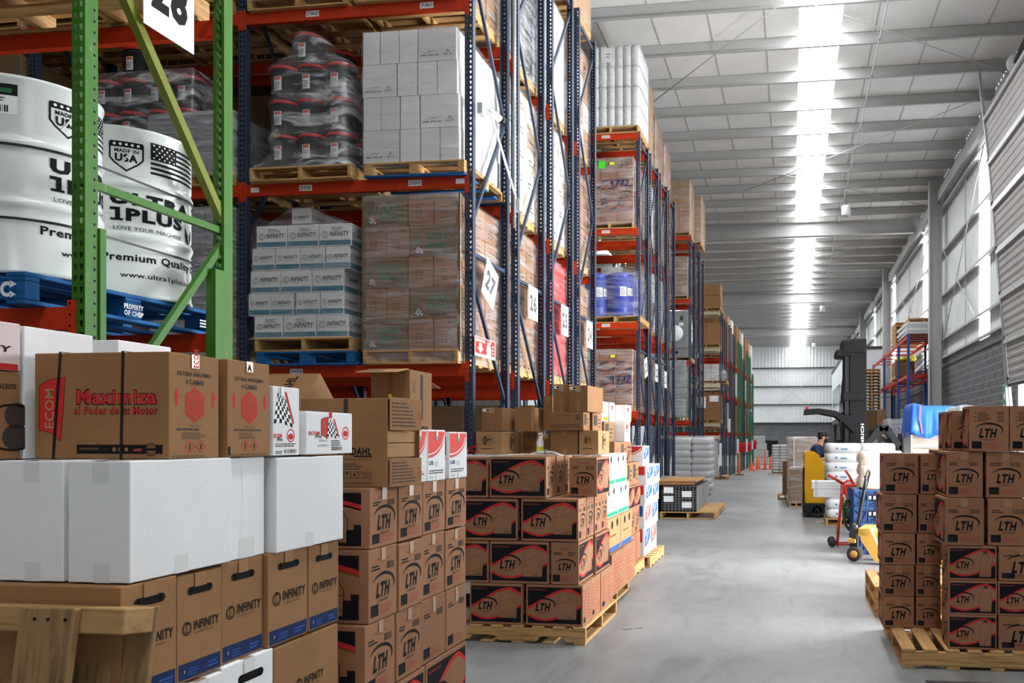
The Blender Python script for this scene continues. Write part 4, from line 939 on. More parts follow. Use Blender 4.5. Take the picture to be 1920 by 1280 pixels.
        rwb_panel(R, d, h, 'ink_coral'); F.rect(w*0.06, h*0.5, w*0.88, h*0.46, 'ink_blue', 1)
    elif kind == 'rwb_front':
        us_panel(F, w, h, 'ink_red'); rwb_panel(R, d, h, 'ink_blue')
    elif kind == 'tire':
        tire_logo(R, d*0.5, h*0.5, min(d*0.75, h*0.9)); tire_logo(F, w*0.45, h*0.6, w*0.45); F.lines(w*0.2, h*0.22, w*0.6, h*0.08, 1, 'ink_soft', 1, 0.5); R.lines(d*0.1, h*0.88, d*0.5, h*0.05, 1, 'ink_soft', 1, 0.4)
    elif kind == 'orange_base':
        F.lines(w*0.25, h*0.45, w*0.4, h*0.12, 1, 'ink', 1, 0.7); R.text('NWT', d*0.5, h*0.45, d*0.36, h*0.12, 'ink_soft', 0.02); R.rect(d*0.3, h*0.04, d*0.66, h*0.2, 'ink_orange', 1); F.rect(w*0.2, h*0.04, w*0.7, h*0.2, 'ink_orange', 1)
    elif kind == 'white_red':
        R.lines(d*0.15, h*0.45, d*0.7, h*0.45, 3, 'ink_coral', 1, 0.45); R.rect(d*0.25, h*0.62, d*0.3, h*0.22, 'ink_red', 1); R.ring(d*0.4, h*0.16, d*0.14, d*0.03, 'ink_coral', 1, 14); R.lines(d*0.2, h*0.28, d*0.5, h*0.04, 1, 'ink_soft', 1)
    elif kind == 'labelled':
        F.rect(w*0.05, h*0.84, w*0.34, h*0.11, 'paint_white', 1); F.rect(w*0.22, h*0.86, w*0.15, h*0.07, 'ink', 2); F.rect(w*0.44, h*0.0, w*0.14, h*0.5, 'tape', 1); tape_on(F, w, h, 0.05, h*0.25, m='tape_clear')
    elif kind == 'flat_print':
        F.lines(w*0.2, h*0.72, w*0.5, h*0.14, 2, 'ink_brown', 1, 0.5); F.rect(w*0.06, h*0.12, w*0.84, h*0.22, 'ink_brown', 1); F.lines(w*0.78, h*0.62, w*0.18, h*0.28, 3, 'ink_soft', 1, 0.6); R.rect(d*0.1, h*0.3, d*0.38, h*0.6, 'ink_soft', 1); R.lines(d*0.56, h*0.2, d*0.36, h*0.6, 3, 'ink_soft', 1, 0.4)
    elif kind == 'taped': tape_on(F, w, h, 0.05, h*0.2, h*0.2); tape_on(R, d, h, 0.05, h*0.2, h*0.2)
BODY = dict(blank_white='white_card', infinity_brown='kraft', infinity_blank='kraft', white_plain='white_card', white_tape='white_card', white_handle='white_card', maximiza='kraft', estiba='kraft', ecom_tall='white_card', ecom_low='white_card', aceite='kraft', infinity_pink='pink_card', us_red='white_card',
    infinity_teal='white_card', infinity_teal_text='white_card', sae='white_card', ultra='kraft_dull', ultra_s='kraft_rose', green_stripe='white_card', blue_base='kraft_pale', rwb_blue='white_card', rwb_red='white_card', rwb_front='white_card', tire='kraft_pale', orange_base='white_card', white_red='white_card', labelled='kraft', flat_print='kraft', taped='kraft', kraft='kraft', red='kraft_red', pale='kraft_pale')
_cm = {}
def carton_mesh(kind, w, d, h):
    k = (kind, round(w,3), round(d,3), round(h,3))
    if k in _cm: return _cm[k]
    b = MB(); bd = BODY.get(kind, 'kraft_rose'); b.bbox(-w/2, w/2, 0, d, 0, h, bd, 0.0035, 2)
    FF = {'F': Face(b,(-w/2,0,0),(1,0,0),(0,0,1),w,h), 'R': Face(b,(w/2,0,0),(0,1,0),(0,0,1),d,h), 'L': Face(b,(-w/2,d,0),(0,-1,0),(0,0,1),d,h), 'T': Face(b,(-w/2,0,h),(1,0,0),(0,1,0),w,d)}
    T = FF['T']
    if w > d: T.rect(0.004, d/2-0.0012, w-0.008, 0.0024, 'matt_dark', 1); T.rect(0, d/2-0.022, w, 0.044, 'tape_clear' if 'white' in bd else 'tape', 2)
    else: T.rect(w/2-0.0012, 0.004, 0.0024, d-0.008, 'matt_dark', 1); T.rect(w/2-0.022, 0, 0.044, d, 'tape_clear' if 'white' in bd else 'tape', 2)
    paint(kind, FF, w, d, h)
    _cm[k] = b.mesh('carton'); return _cm[k]
_rc = random.Random(3)
def carton(kind, xr, yf, z, w, d, h, label, group=None, name='carton', jit=1.0, rz=0):
    """xr: x of the aisle-side face, yf: y of the front face, z: underside"""
    o = obj(name, carton_mesh(kind, w-0.004, d-0.004, h-0.001), None, (xr-w/2+_rc.uniform(-0.003,0.003)*jit, yf+0.002, z+0.0005), rz+_rc.uniform(-0.006,0.006)*jit)
    return tag(o, label, 'box', group)
# ------------------------------------------------------------------ piles along the racks, nearest first
P1 = -1.61
pallet('pallet under the nearest pile of white and brown cartons', -2.16, 2.31, 0, 1.1, 1.0, 'x')
g1 = 'brown hand-hole cartons of the nearest pile'
ys = [1.807, 2.0, 2.183, 2.383, 2.606, 2.80]
for li, (z0, z1) in enumerate(((0.14,0.425),(0.425,0.71))):
    for i in range(5):
        carton('infinity_brown', P1, ys[i], z0, 0.52, ys[i+1]-ys[i], z1-z0, 'brown hand-hole carton low in the nearest pile, %s from the camera end, %s layer' % (ORD[i], ('bottom','second')[li]), g1)
carton('white_handle', P1, 1.807, 0.71, 0.52, 0.18, 0.282, 'white hand-hole carton at the camera end, third layer of the nearest pile', 'white hand-hole cartons')
carton('white_handle', P1+0.01, 1.99, 0.71, 0.52, 0.18, 0.278, 'white carton under the second brown hand-hole carton of the nearest pile', 'white hand-hole cartons')
carton('white_handle', P1+0.005, 2.175, 0.71, 0.52, 0.235, 0.284, 'white carton showing its hand hole under the third brown carton of the nearest pile', 'white hand-hole cartons')
carton('infinity_blank', P1, 2.414, 0.71, 0.52, 0.376, 0.278, 'wide brown carton with black lettering at the far end of the nearest pile, third layer', 'brown cartons of the nearest pile')
where = ['largest in view, beside the leaning pallet','with a torn lower corner','in the middle of its layer','second from the far end','at the far end of its layer']
for i in range(5):
    carton('infinity_brown', P1+(0.004,-0.002,-0.012,0.0,-0.004)[i], ys[i]+(0,0,0.006,0.003,0.004)[i], 0.995, 0.52, ys[i+1]-ys[i]-0.004, 0.294-(0.006 if i in (1,4) else 0), 'brown carton with oval hand hole and navy band, '+where[i], g1)
g = 'plain white cartons of the nearest pile'
carton('white_plain', xw(120,1.84), 1.84, 1.292, 0.19, 0.375, 0.302, 'plain white carton at the picture edge above the leaning pallet', g)
carton('white_plain', P1, 1.839, 1.292, P1-xw(123,1.84), 0.377, 0.302, 'big plain white carton with its corner towards the camera, under the strapped carton', g)
carton('white_tape', P1-0.015, 2.222, 1.29, 0.40, 0.172, 0.302, 'narrow white carton with clear tape, set back in the white layer', g)
carton('white_plain', P1+0.012, 2.412, 1.288, 0.42, 0.395, 0.300, 'plain white carton at the far end of the white layer', g)
carton('white_plain', -1.99, 1.84, 1.292, 0.30, 0.9, 0.30, 'plain white carton behind the leaning pallet, at the back of the white layer', g)
ZT = 1.594
carton('maximiza', P1, 1.97, ZT, 0.398, 0.196, 0.283, 'brown carton with red lettering and two black straps on top of the nearest pile')
mx = bpy.data.objects['carton'] if False else [o for o in C.objects if o.name.startswith('carton')][-1]
for (xt, xb) in ((-0.118,-0.140),(0.066,0.060)):
    b = MB(); b.bar((xt,-0.002,0.285),(xb,-0.002,-0.001),0.007,0.0016,'strap_black',(0,1,0)); b.bar((xt,0.0,0.2845),(xt,0.195,0.2845),0.007,0.0016,'strap_black'); obj('strap', b, mx, label='black plastic strap')
carton('estiba', P1, 2.197, ZT, 0.36, 0.20, 0.285, 'brown carton with red cube print and arrows, between the strapped carton and white checkered carton')
carton('ecom_tall', P1+0.004, 2.402, ZT, 0.34, 0.146, 0.22, 'tall white carton with black checkered flag print on the nearest pile')
carton('ecom_low', P1+0.004, 2.585, ZT, 0.30, 0.296, 0.147, 'low white carton with red badge and small checkered flag at the pile end')
LP = -2.035
carton('aceite', LP, 1.70, ZT, 0.3, 0.258, 0.232, 'brown carton with big black ring print left of the strapped carton')
carton('infinity_pink', LP, 1.64, ZT+0.233, 0.3, 0.32, 0.127, 'pinkish carton with red bottom stripe on top of the ring-print carton')
carton('white_plain', LP, 1.968, ZT, 0.3, 0.225, 0.357, 'white carton behind the strapped carton, beside the pinkish one')
carton('white_plain', LP+0.03, 2.247, ZT, 0.3, 0.22, 0.352, 'white carton behind the strapped carton, nearer the green rack')
# pallet leaning on the nearest pile
t = thing('pallet', 'weathered wooden pallet leaning upright against the nearest carton pile', 'pallet', (xw(211,1.70), 1.52, 0))
t.rotation_euler = (-0.155, 0, 0)
ht = 1.275
for k, z in enumerate((ht-0.032, ht*0.5, 0.04)):
    b = MB(); b.bbox(-1.2, 0, 0.02, 0.115, z-0.032 if k else z-0.03, z+0.03, 'pine_old', 0.003, 1); obj('stringer', b, t)
b = MB()
for (a, c) in ((-0.075,0.0),(-0.225,-0.10),(-0.375,-0.25),(-0.53,-0.40),(-0.68,-0.55),(-0.83,-0.70),(-0.98,-0.85),(-1.2,-1.05)): b.bbox(a, c-0.004, 0.116, 0.136, 0, ht, 'pine_z', 0.003, 1)
obj('deck_boards', b, t)
b = MB()
for x in (-0.175,-0.62,-1.06): b.bbox(x-0.078, x+0.066, -0.002, 0.019, 0, ht-0.004, 'pine_z', 0.003, 1)
for x in (-0.21,-0.175,-0.13): b.cyl((x,-0.0035,ht-0.03),0.004,0.003,'hole',10,'y')
obj('bottom_boards', b, t)

# second pile: oil cartons
P2 = -1.61; g2 = 'oil cartons of the second pile'
pallet('lower of two pallets under the second pile', -2.11, 3.51, 0, 1.0, 1.0, 'x'); pallet('upper of two pallets under the second pile', -2.11, 3.51, 0.14, 1.0, 1.0, 'x')
ysA = [3.02, 3.255, 3.49, 3.735, 3.985]
for i, (a, c, k) in enumerate(((3.0,3.505,'lth_art_r'),(3.51,3.98,'lth_art_r'))):
    carton(k, P2, a, 0.285, 0.40, c-a, 0.355, 'brown oil carton with dark art panel at the foot of the second pile, %s end' % ('camera','far')[i], g2)
lab = ['camera end','second from the camera end','third from the camera end','far end']
ysB = [2.985, 3.235, 3.475, 3.735, 3.985]
for i in range(4):
    carton('lth_nozzle' if i < 2 else 'lth_blank', P2, ysB[i], 0.645, 0.40, ysB[i+1]-ysB[i]-0.003, 0.285, 'brown oil carton in the second layer of the second pile, '+lab[i], g2)
    carton('lth_nozzle', P2+(0,0.004,-0.004,0.0)[i], ysA[i]-0.01, 0.932, 0.40, ysA[i+1]-ysA[i]-0.003, 0.285-0.006*(i%2), 'brown oil carton in the third layer of the second pile, '+lab[i], g2)
    carton('lth_bottle', P2, ysA[i], 1.219, 0.36, ysA[i+1]-ysA[i]-0.004, 0.236, 'brown oil carton in the top layer of the second pile, '+lab[i], g2)
    if i < 3: carton('lth_bottle', P2-0.41, ysA[i], 1.219, 0.36, ysA[i+1]-ysA[i]-0.004, 0.236, 'rack-side oil carton in the second pile top layer, '+lab[i], g2)
    carton('kraft', P2-0.41, ysA[i], 0.285, 0.40, ysA[i+1]-ysA[i]-0.003, 0.932, 'tall brown carton on the rack side of the second pile, '+lab[i], g2)
ZL = 1.456
yu = [3.40, 3.524, 3.695, 3.755, 3.99]
carton('us_red', P2+0.005, 3.375, ZL, 0.34, 0.145, 0.232, 'white carton with red arc beside the open brown carton', 'white cartons with red arcs')
carton('us_red', P2+0.005, 3.526, ZL, 0.34, 0.193, 0.232, 'white carton with red arc in the middle of its row', 'white cartons with red arcs')
carton('us_red', P2, 3.765, ZL, 0.34, 0.22, 0.224, 'white carton with red arc at the far end of its row', 'white cartons with red arcs')
# open brown carton lying on its side
def open_box(name, label, loc, rot, w, d, h, flaps, prints=None, mat='kraft'):
    t = thing(name, label, 'box', loc); t.rotation_euler = rot
    b = MB(); th = 0.004
    b.box(0,w,0,th,0,h,mat); b.box(0,w,d-th,d,0,h,mat); b.box(0,th,th,d-th,0,h,mat); b.box(w-th,w,th,d-th,0,h,mat); b.box(th,w-th,th,d-th,0,th,mat)
    F = Face(b,(0,0,0),(1,0,0),(0,0,1),w,h); R = Face(b,(w,0,0),(0,1,0),(0,0,1),d,h)
    if prints: prints(F, R, w, d, h)
    obj('carton_body', b, t)
    for (p, q, n, L, pr) in flaps:
        f = MB(); p = Vector(p); q = Vector(q); n = Vector(n).normalized(); u = (q-p).normalized(); W = (q-p).length; o = u.cross(n)
        f.add([p,q,q+n*L,p+n*L, p+o*th,q+o*th,q+n*L+o*th,p+n*L+o*th], [(0,1,2,3)[::-1],(4,5,6,7),(0,4,7,3),(1,2,6,5),(3,7,6,2)], mat)
        if pr:
            for s_, base_, sg in ((1,p+o*th,1),):
                G = Face(f, base_, u, n, W, L); G.lines(W*0.06, L*0.1, W*0.7, L*0.8, 7, 'ink_soft', 1, 0.4); G.line([(W*0.80,L*0.3),(W*0.87,L*0.55),(W*0.94,L*0.3),(W*0.87,L*0.05)], 0.004, 'ink_red', 1, True); G.lines(W*0.8, L*0.65, W*0.14, L*0.25, 2, 'ink_red', 1, 0.5)
        obj('flap', f, t)
    return t
def pr_b1(F, R, w, d, h):
    F.rect(w*0.50, h*0.46, w*0.05, h*0.535, 'ink_soft', 1)
    F.text('BARDAHL', w*0.42, h*0.36, w*0.40, h*0.085, 'ink', 0.035, 0.06); F.line([(w*0.62,h*0.345),(w*0.82,h*0.345)], 0.006, 'ink', 1)
    F.text('Bardahl de México, S. de R.L. de C.V.', w*0.42, h*0.30, w*0.41, h*0.022, 'ink_soft', 0.01); F.lines(w*0.42, h*0.20, w*0.34, h*0.08, 3, 'ink_soft', 1, 0.45)
    for k in range(5): F.line([(w*(0.42+0.082*k),h*0.10),(w*(0.495+0.082*k),h*0.10),(w*(0.495+0.082*k),h*0.17),(w*(0.42+0.082*k),h*0.17)], 0.0018, 'ink_soft', 1, True)
    F.line([(w*0.458,h*0.11),(w*0.458,h*0.16)], 0.005, 'ink_soft', 1); F.poly([(w*0.515,h*0.16),(w*0.56,h*0.16),(w*0.5375,h*0.13)], 'ink_soft', 1); F.text('4', w*0.61, h*0.115, w*0.025, h*0.045, 'ink', 0.04)
    F.ring(w*0.70, h*0.13, w*0.025, w*0.006, 'ink_soft', 1, 12, 0, PI); F.text('11', w*0.775, h*0.112, w*0.03, h*0.05, 'ink_soft', 0.03); F.lines(w*0.42, h*0.04, w*0.46, h*0.02, 1, 'ink_soft', 1, 0.5)
    R.lines(d*0.1, h*0.15, d*0.8, h*0.2, 4, 'ink_soft', 1, 0.4)
bx1, bx0 = xw(738,3.14), xw(575,3.14)
W1, H1, D1 = bx1-bx0, 0.352, 0.27
t = thing('carton', 'large brown carton lying open on its side, flaps spread, on the second pile', 'box', (bx0, 3.10, ZL)); t.rotation_euler = (0,0,-0.03)
b = MB(); th = 0.004
b.bbox(0,W1,0,th,0,H1,'kraft',0.0015,1); b.box(0,W1,D1-th,D1,0,H1,'kraft'); b.box(0,W1,th,D1-th,0,th,'kraft'); b.box(0,W1,th,D1-th,H1-th,H1,'kraft'); b.box(0,th,th,D1-th,th,H1-th,'kraft')
b.box(W1-0.03,W1-0.026,th,D1-th,th,H1*0.5-0.002,'kraft'); b.box(W1-0.03,W1-0.026,th,D1-th,H1*0.5+0.002,H1-th,'kraft')
pr_b1(Face(b,(0,0,0),(1,0,0),(0,0,1),W1,H1), Face(b,(W1,0,0),(0,1,0),(0,0,1),D1,H1), W1, D1, H1); obj('carton_body', b, t)
for k, (z0, z1) in enumerate(((H1*0.64,H1+0.004),(-0.0,H1*0.32))):
    f = MB(); f.bbox(0.0, 0.004, 0.01, D1*0.86, z0, z1, 'kraft', 0.001, 1); G = Face(f,(0.004,0.01,z0),(0,1,0),(0,0,1),D1*0.85,z1-z0); G.lines(0.012,0.015,D1*0.62,(z1-z0)*0.8,7,'ink_soft',1,0.4); G.line([(D1*0.72,0.05),(D1*0.76,0.075),(D1*0.80,0.05),(D1*0.76,0.025)],0.003,'ink_red',1,True)
    o = obj('flap', f, t, (W1+0.001, 0.0, 0)); o.rotation_euler = (0, 0, -0.10)
f = MB(); f.bbox(0.0,0.004,0.005,D1-0.005,H1*0.33,H1*0.49,'kraft_pale',0.001,1); f.bbox(0.0,0.004,0.005,D1-0.005,H1*0.50,H1*0.63,'kraft_pale',0.001,1); obj('flap', f, t, (W1-0.02,0,0))
# tipped carton with its edge up
t = thing('carton', 'brown carton tipped on edge like a roof behind the white checkered cartons', 'box', (xw(601,3.66)-0.34, 3.66, 1.456))
b = MB(); a = 0.352
b.bbox(0,0.34,-a/2,a/2,-a/2,a/2,'kraft',0.003,2); F = Face(b,(0.0,-a/2,-a/2),(1,0,0),(0,0,1),0.34,a); F.text('BARDAHL',0.19,0.10,0.23,0.05,'ink',0.035,0.0,2,90)
R = Face(b,(0.34,-a/2,-a/2),(0,1,0),(0,0,1),a,a); R.rect(a/2-0.001,0.0,0.002,a,'ink_brown',1)
o = obj('carton_body', b, t, (0,0,a*0.7071+0.002)); o.rotation_euler = (-PI/4, 0, 0)
# upright open carton
ux1, ux0 = xw(772,3.62), xw(699,3.62); W2 = ux1-ux0; H2 = 0.27; Z2 = 1.694
t = thing('carton', 'upright brown carton with open top flap standing behind the red arc cartons', 'box', (ux0, 3.60, ZL)); b = MB(); D2 = 0.235; H2 = zw(772,693,3.62)-ZL
b.bbox(0,W2,0,D2,0,H2,'kraft',0.003,2); F = Face(b,(0,0,0),(1,0,0),(0,0,1),W2,H2); R = Face(b,(W2,0,0),(0,1,0),(0,0,1),D2,H2)
F.rect(W2*0.45,0,0.022,H2,'ink_brown',1); F.rect(W2*0.46,H2*0.42,0.016,H2*0.36,'ink_yellow',2); F.text('D',W2*0.46,H2*0.43,0.016,0.02,'ink',0.05,0,3)
R.rect(D2*0.46,H2*0.55,D2*0.12,H2*0.42,'ink_soft',1); R.text('BARDAHL',D2*0.42,H2*0.42,D2*0.40,H2*0.075,'ink',0.05,0.06); R.lines(D2*0.42,H2*0.30,D2*0.36,H2*0.09,4,'ink_soft',1,0.3)
R.line([(0.004,H2*0.52),(D2*0.22,H2*0.48),(D2*0.36,H2*0.05)],0.012,'ink_soft',1); R.poly([(0.002,H2*0.06),(D2*0.3,H2*0.05),(D2*0.27,H2*0.22),(0.002,H2*0.25)],'ink_soft',1); R.lines(D2*0.1,H2*0.80,D2*0.2,H2*0.12,5,'ink_soft',1,0.3)
for k in range(4): R.line([(D2*(0.42+0.1*k),H2*0.06),(D2*(0.50+0.1*k),H2*0.06),(D2*(0.50+0.1*k),H2*0.13),(D2*(0.42+0.1*k),H2*0.13)],0.0014,'ink_soft',1,True)
obj('carton_body', b, t)
f = MB(); f.bbox(-0.004,W2-0.004,-0.13,0.0,-0.002,0.002,'kraft_pale',0.001,1); G = Face(f,(-0.004,-0.13,0.002),(1,0,0),(0,1,0),W2,0.13); G.lines(0.01,0.02,W2*0.6,0.1,7,'ink_soft',1,0.4); G.line([(W2*0.78,0.06),(W2*0.84,0.09),(W2*0.90,0.06),(W2*0.84,0.03)],0.003,'ink_red',1,True)
o = obj('flap', f, t, (0,0,H2+0.002)); o.rotation_euler = (0.18, 0.0, 0)
f = MB(); f.bbox(0,W2,D2,D2+0.11,-0.002,0.002,'kraft',0.001,1); o = obj('flap', f, t, (0,0,H2+0.002)); o.rotation_euler = (-0.2,0,0)

# third pile: oil cartons with jug artwork
Y3, X3 = 6.48, -1.65; g3 = 'oil cartons of the third pile'
pallet('scalloped wooden pallet under the third pile', -2.19, 7.06, 0, 1.13, 1.2, 'x', notch=True)
L3 = (0.142, 0.476, 0.82, 1.165, 1.50)
def row3(li, edges, kinds, names):
    for i in range(len(edges)-1):
        a, c = xw(edges[i], Y3), xw(edges[i+1], Y3)
        carton(kinds[i], c, Y3, L3[li], c-a-0.004, (0.24,0.26,0.24,0.24)[li] if kinds[i] != 'lth_short' else 0.5, L3[li+1]-L3[li]-0.003, names[i], g3)
LN = ('bottom','second','third','top')
carton('lth_jug', xw(980,Y3), Y3, L3[0], 0.45, 0.30, 0.33, 'oil carton with jug drawing, bottom layer of third pile, second from the aisle', g3)
carton('lth_jug_table', X3, Y3, L3[0], X3-xw(986,Y3), 0.30, 0.33, 'oil carton with jug drawing, bottom layer of third pile, aisle corner', g3)
for i, (a, c) in enumerate(((6.79,7.11),(7.12,7.60))): carton('lth_jug_table', X3, a, L3[0], 0.45, c-a, 0.33, 'oil carton on the bottom aisle side of third pile, %s behind the corner' % ORD[i], g3)
carton('lth_jug', xw(916,Y3), Y3, L3[1], 0.45, 0.24, 0.338, 'oil carton with jug drawing, second layer of third pile, rack side', g3)
carton('lth_jug', xw(1029,Y3), Y3, L3[1], xw(1029,Y3)-xw(918,Y3), 0.24, 0.338, 'oil carton with jug drawing, second layer of third pile, beside the corner carton', g3)
carton('lth_short', xw(1085,Y3), Y3, L3[1], xw(1085,Y3)-xw(1032,Y3), 0.50, 0.338, 'oil carton end with barcode at the corner of second layer, third pile', g3)
carton('lth_short', xw(1085,Y3)+0.02, 7.0, L3[1], 0.25, 0.55, 0.338, 'oil carton with art panel to the aisle, second layer of third pile, behind the corner', g3)
carton('lth_jug', xw(970,Y3), Y3, L3[2], 0.45, 0.26, 0.338, 'oil carton with jug drawing, third layer of third pile, second from the aisle', g3)
xc = xw(1085,Y3)
for i, (a, c) in enumerate(((6.48,6.745),(6.75,7.0),(7.04,7.29),(7.295,7.54))): carton('lth_jug', xc, a, L3[2], xc-xw(977,Y3), c-a, 0.34, 'oil carton in the third layer of third pile, aisle side, %s from the camera' % ORD[i], g3)
carton('lth_jug', xw(915,Y3), Y3, L3[3], 0.45, 0.25, 0.33, 'oil carton with jug drawing, top layer of third pile, rack side', g3)
xc = xw(1024,Y3)
for i, (a, c) in enumerate(((6.48,6.74),(6.79,7.02),(7.06,7.3))): carton('lth_jug', xc, a, L3[3], xc-xw(917,Y3), c-a, 0.334, 'oil carton with jug drawing, top layer of third pile, %s in its column' % ORD[i], g3)
carton('lth_short', xw(1119,6.72), 6.72, L3[3], xw(1119,6.72)-xw(1066,6.72), 0.48, 0.325, 'oil carton end with barcode standing alone at the aisle corner of third pile top', g3)
carton('taped', xw(1119,6.72)-0.25, 7.32, L3[3], 0.5, 0.24, 0.325, 'oil carton at the back of third pile top', g3)
b = MB()
vs = [(0.0,0,0),(0.12,0.02,0.03),(0.25,0.0,0.012),(0.36,0.03,0.0),(0.3,0.16,0.02),(0.14,0.18,0.035),(0.02,0.14,0.015)]; b.add(vs+[(0.17,0.09,0.055)], [(i,(i+1)%7,7) for i in range(7)]+[tuple(range(7))[::-1]], 'wrap_heavy', True)
tag(obj('plastic_sheet', b, loc=(-2.2,6.62,1.503)), 'crumpled clear plastic left on top of the third pile', 'plastic sheet')

# fourth pile: white cartons with green base stripe
X4, Y4 = xw(1128,7.72), 7.72
pallet('pallet under the white green-striped cartons', X4-0.52, 8.30, 0, 1.1, 1.2, 'x')
for i in range(2):
    carton('lth_plain_lines', X4+0.10, Y4+0.6*i, 0.142, 0.5, 0.595, 0.40, 'brown printed carton at the foot of the green-striped pile, %s from the camera' % ORD[i], 'cartons of the fourth pile')
    carton('blue_base', X4+0.06, Y4+0.6*i, 0.545, 0.5, 0.595, 0.325, 'tan carton with blue base band under the green-striped cartons, %s from the camera' % ORD[i], 'cartons of the fourth pile')
    carton('green_stripe', X4+0.03, Y4+0.6*i, 0.873, 0.5, 0.595, 0.305, 'white carton with green base stripe, lower row beside third pile, %s from the camera' % ORD[i], 'white green-striped cartons')
    carton('green_stripe', X4, Y4+0.6*i, 1.181, 0.30, 0.595, 0.31, 'white carton with green base stripe, upper row beside third pile, %s from the camera' % ORD[i], 'white green-striped cartons')
for i in range(5): carton('white_plain', X4-0.305-0.30*i, Y4, 1.181, 0.295, 0.9, 0.31, 'white carton seen over third pile top, %s from the green-striped one' % ORD[i], 'white cartons behind the third pile'); carton('white_plain', X4-0.305-0.30*i, Y4, 0.142, 0.295, 0.9, 1.036, 'tall white carton hidden behind third pile, %s from the green-striped ones' % ORD[i], 'white cartons behind the third pile')
pallet('pallet under the row of white cartons behind third pile', X4-1.30-0.31+0.0, 8.30, 0, 0.45, 1.2, 'x') if False else None
ZU = 1.494
def up(kind, p0, p1, Y, ya, yb, d, lab, g=None, rz=0, z0=None):
    x0, x1 = xw(p0,Y), xw(p1,Y); za = zw(p1,yb,Y) if z0 is None else z0; zb = zw(p1,ya,Y)
    return carton(kind, x1, Y, za, x1-x0, d, zb-za, lab, g, rz=rz)
gu = 'brown cartons on top of the fourth pile'
up('tire', 892, 941, 7.80, 809, 850, 0.62, 'tan carton with black tyre logo beside the red extinguisher', gu, z0=ZU)
up('flat_print', 979, 1008, 8.3, 809, 850, 0.2, 'tan carton with dark printing between the tyre-logo carton and the plain one', gu, z0=ZU)
up('labelled', 1017, 1030, 8.0, 812, 850, 0.3, 'narrow brown carton with white label beside the large plain carton', gu, z0=ZU)
up('taped', 1031, 1083, 7.80, 807, 850, 0.3, 'large plain brown carton under the flat printed carton, rack side', gu, z0=ZU)
up('tire', 1085, 1122, 7.80, 807, 850, 0.48, 'brown carton with tyre logo to the aisle, under the flat printed carton', gu, z0=ZU)
up('pale', 1100, 1133, 8.35, 812, 850, 0.25, 'pale tan carton behind the aisle-side tyre-logo carton', gu, z0=ZU)
ZV = zw(941,808,7.8)
up('labelled', 903, 942, 7.82, 764, 808, 0.45, 'brown carton with small white label on top of the tyre-logo carton', gu, z0=ZV+0.001)
up('kraft', 964, 997, 8.05, 763, 808, 0.40, 'brown carton with loose top flap beside the labelled one', gu, z0=ZV+0.001)
ZW = zw(1083,807,7.8)
up('flat_print', 1026, 1094, 7.78, 772, 806, 0.25, 'flat brown printed carton on top of the large plain cartons', gu, z0=ZW+0.001)
up('flat_print', 1079, 1111, 8.08, 774, 806, 0.42, 'flat brown printed carton behind, nearer the aisle', gu, z0=ZW+0.001)
up('taped', 1018, 1036, 8.3, 742, 780, 0.25, 'small brown carton at the rack side behind the flat printed carton', gu, z0=ZW+0.001)
ZX = zw(1094,772,7.78)
up('labelled', 1036, 1068, 7.95, 720, 772, 0.3, 'brown carton with white label, top of the pile, rack side', gu, z0=ZX+0.001)
up('labelled', 1066, 1103, 7.80, 722, 769, 0.50, 'brown carton tilted at the very top of the pile, nearer the aisle', gu, rz=-0.08, z0=ZX+0.003)
t = thing('spray_bottle', 'white bottle with yellow label standing between the brown cartons', 'bottle', (xw(1013,7.95), 7.95, ZU))
b = MB(); b.lathe([(0.001,0),(0.035,0.0),(0.036,0.02),(0.036,0.12),(0.015,0.16),(0.015,0.18),(0.001,0.18)],16,'white_plastic'); b.lathe([(0.0365,0.03),(0.0365,0.07)],16,'ink_yellow'); obj('bottle_body', b, t)
b = MB(); b.lathe([(0.001,0.18),(0.018,0.18),(0.018,0.205),(0.001,0.205)],12,'white_plastic'); obj('cap', b, t)
# fire extinguisher by the first frame post
t = thing('fire_extinguisher', 'red fire extinguisher hanging beside the navy post behind the third pile', 'fire extinguisher', (-3.145, 7.773, 1.02))
b = MB(); b.lathe([(0.001,0),(0.07,0),(0.075,0.02),(0.075,0.38),(0.055,0.44),(0.025,0.47),(0.001,0.47)],20,'ext_red'); obj('cylinder_body', b, t)
b = MB(); b.bbox(-0.02,0.02,-0.02,0.02,0.47,0.52,'galvanised',0.004,1); b.bar((0,0,0.52),(0.12,-0.02,0.56),0.02,0.014,'ext_red'); b.bar((0,0,0.50),(0.12,-0.02,0.50),0.02,0.012,'ext_red'); vh = obj('valve_handle', b, t)
b = MB(); b.tube([(0.03,0,0.49),(0.10,-0.02,0.47),(0.13,-0.03,0.36),(0.11,-0.03,0.2)],0.011,'strap_black',8); obj('hose', b, vh)

# fifth pile: small oil cartons
X5, Y5 = -1.90, 9.22
pallet('pallet under the fifth pile of small oil cartons', X5-0.5, 9.82, 0, 1.1, 1.2, 'y')
zz = [0.142, 0.475, 0.80, 1.075, 1.355]
for li in range(4):
    n = (4,4,3,3)[li]; dd = 1.18/n
    for i in range(n):
        carton(('lth_plain_lines','lth_small','lth_art_r','flat_print')[li], X5+(0,-0.01,0.0,-0.02)[li], Y5+dd*i, zz[li], 0.4, dd-0.006, zz[li+1]-zz[li]-0.003, 'brown oil carton of the fifth pile, %s layer, %s from the camera' % (LN[li], ORD[i]), 'oil cartons of the fifth pile')
for i in range(3): carton(('lth_plain_lines','flat_print','lth_small')[i], X5-0.10, Y5+0.1+0.34*i, zz[4], 0.42, 0.335, 0.25, 'brown carton on top of the fifth pile, %s from the camera' % ORD[i], 'cartons on top of the fifth pile')
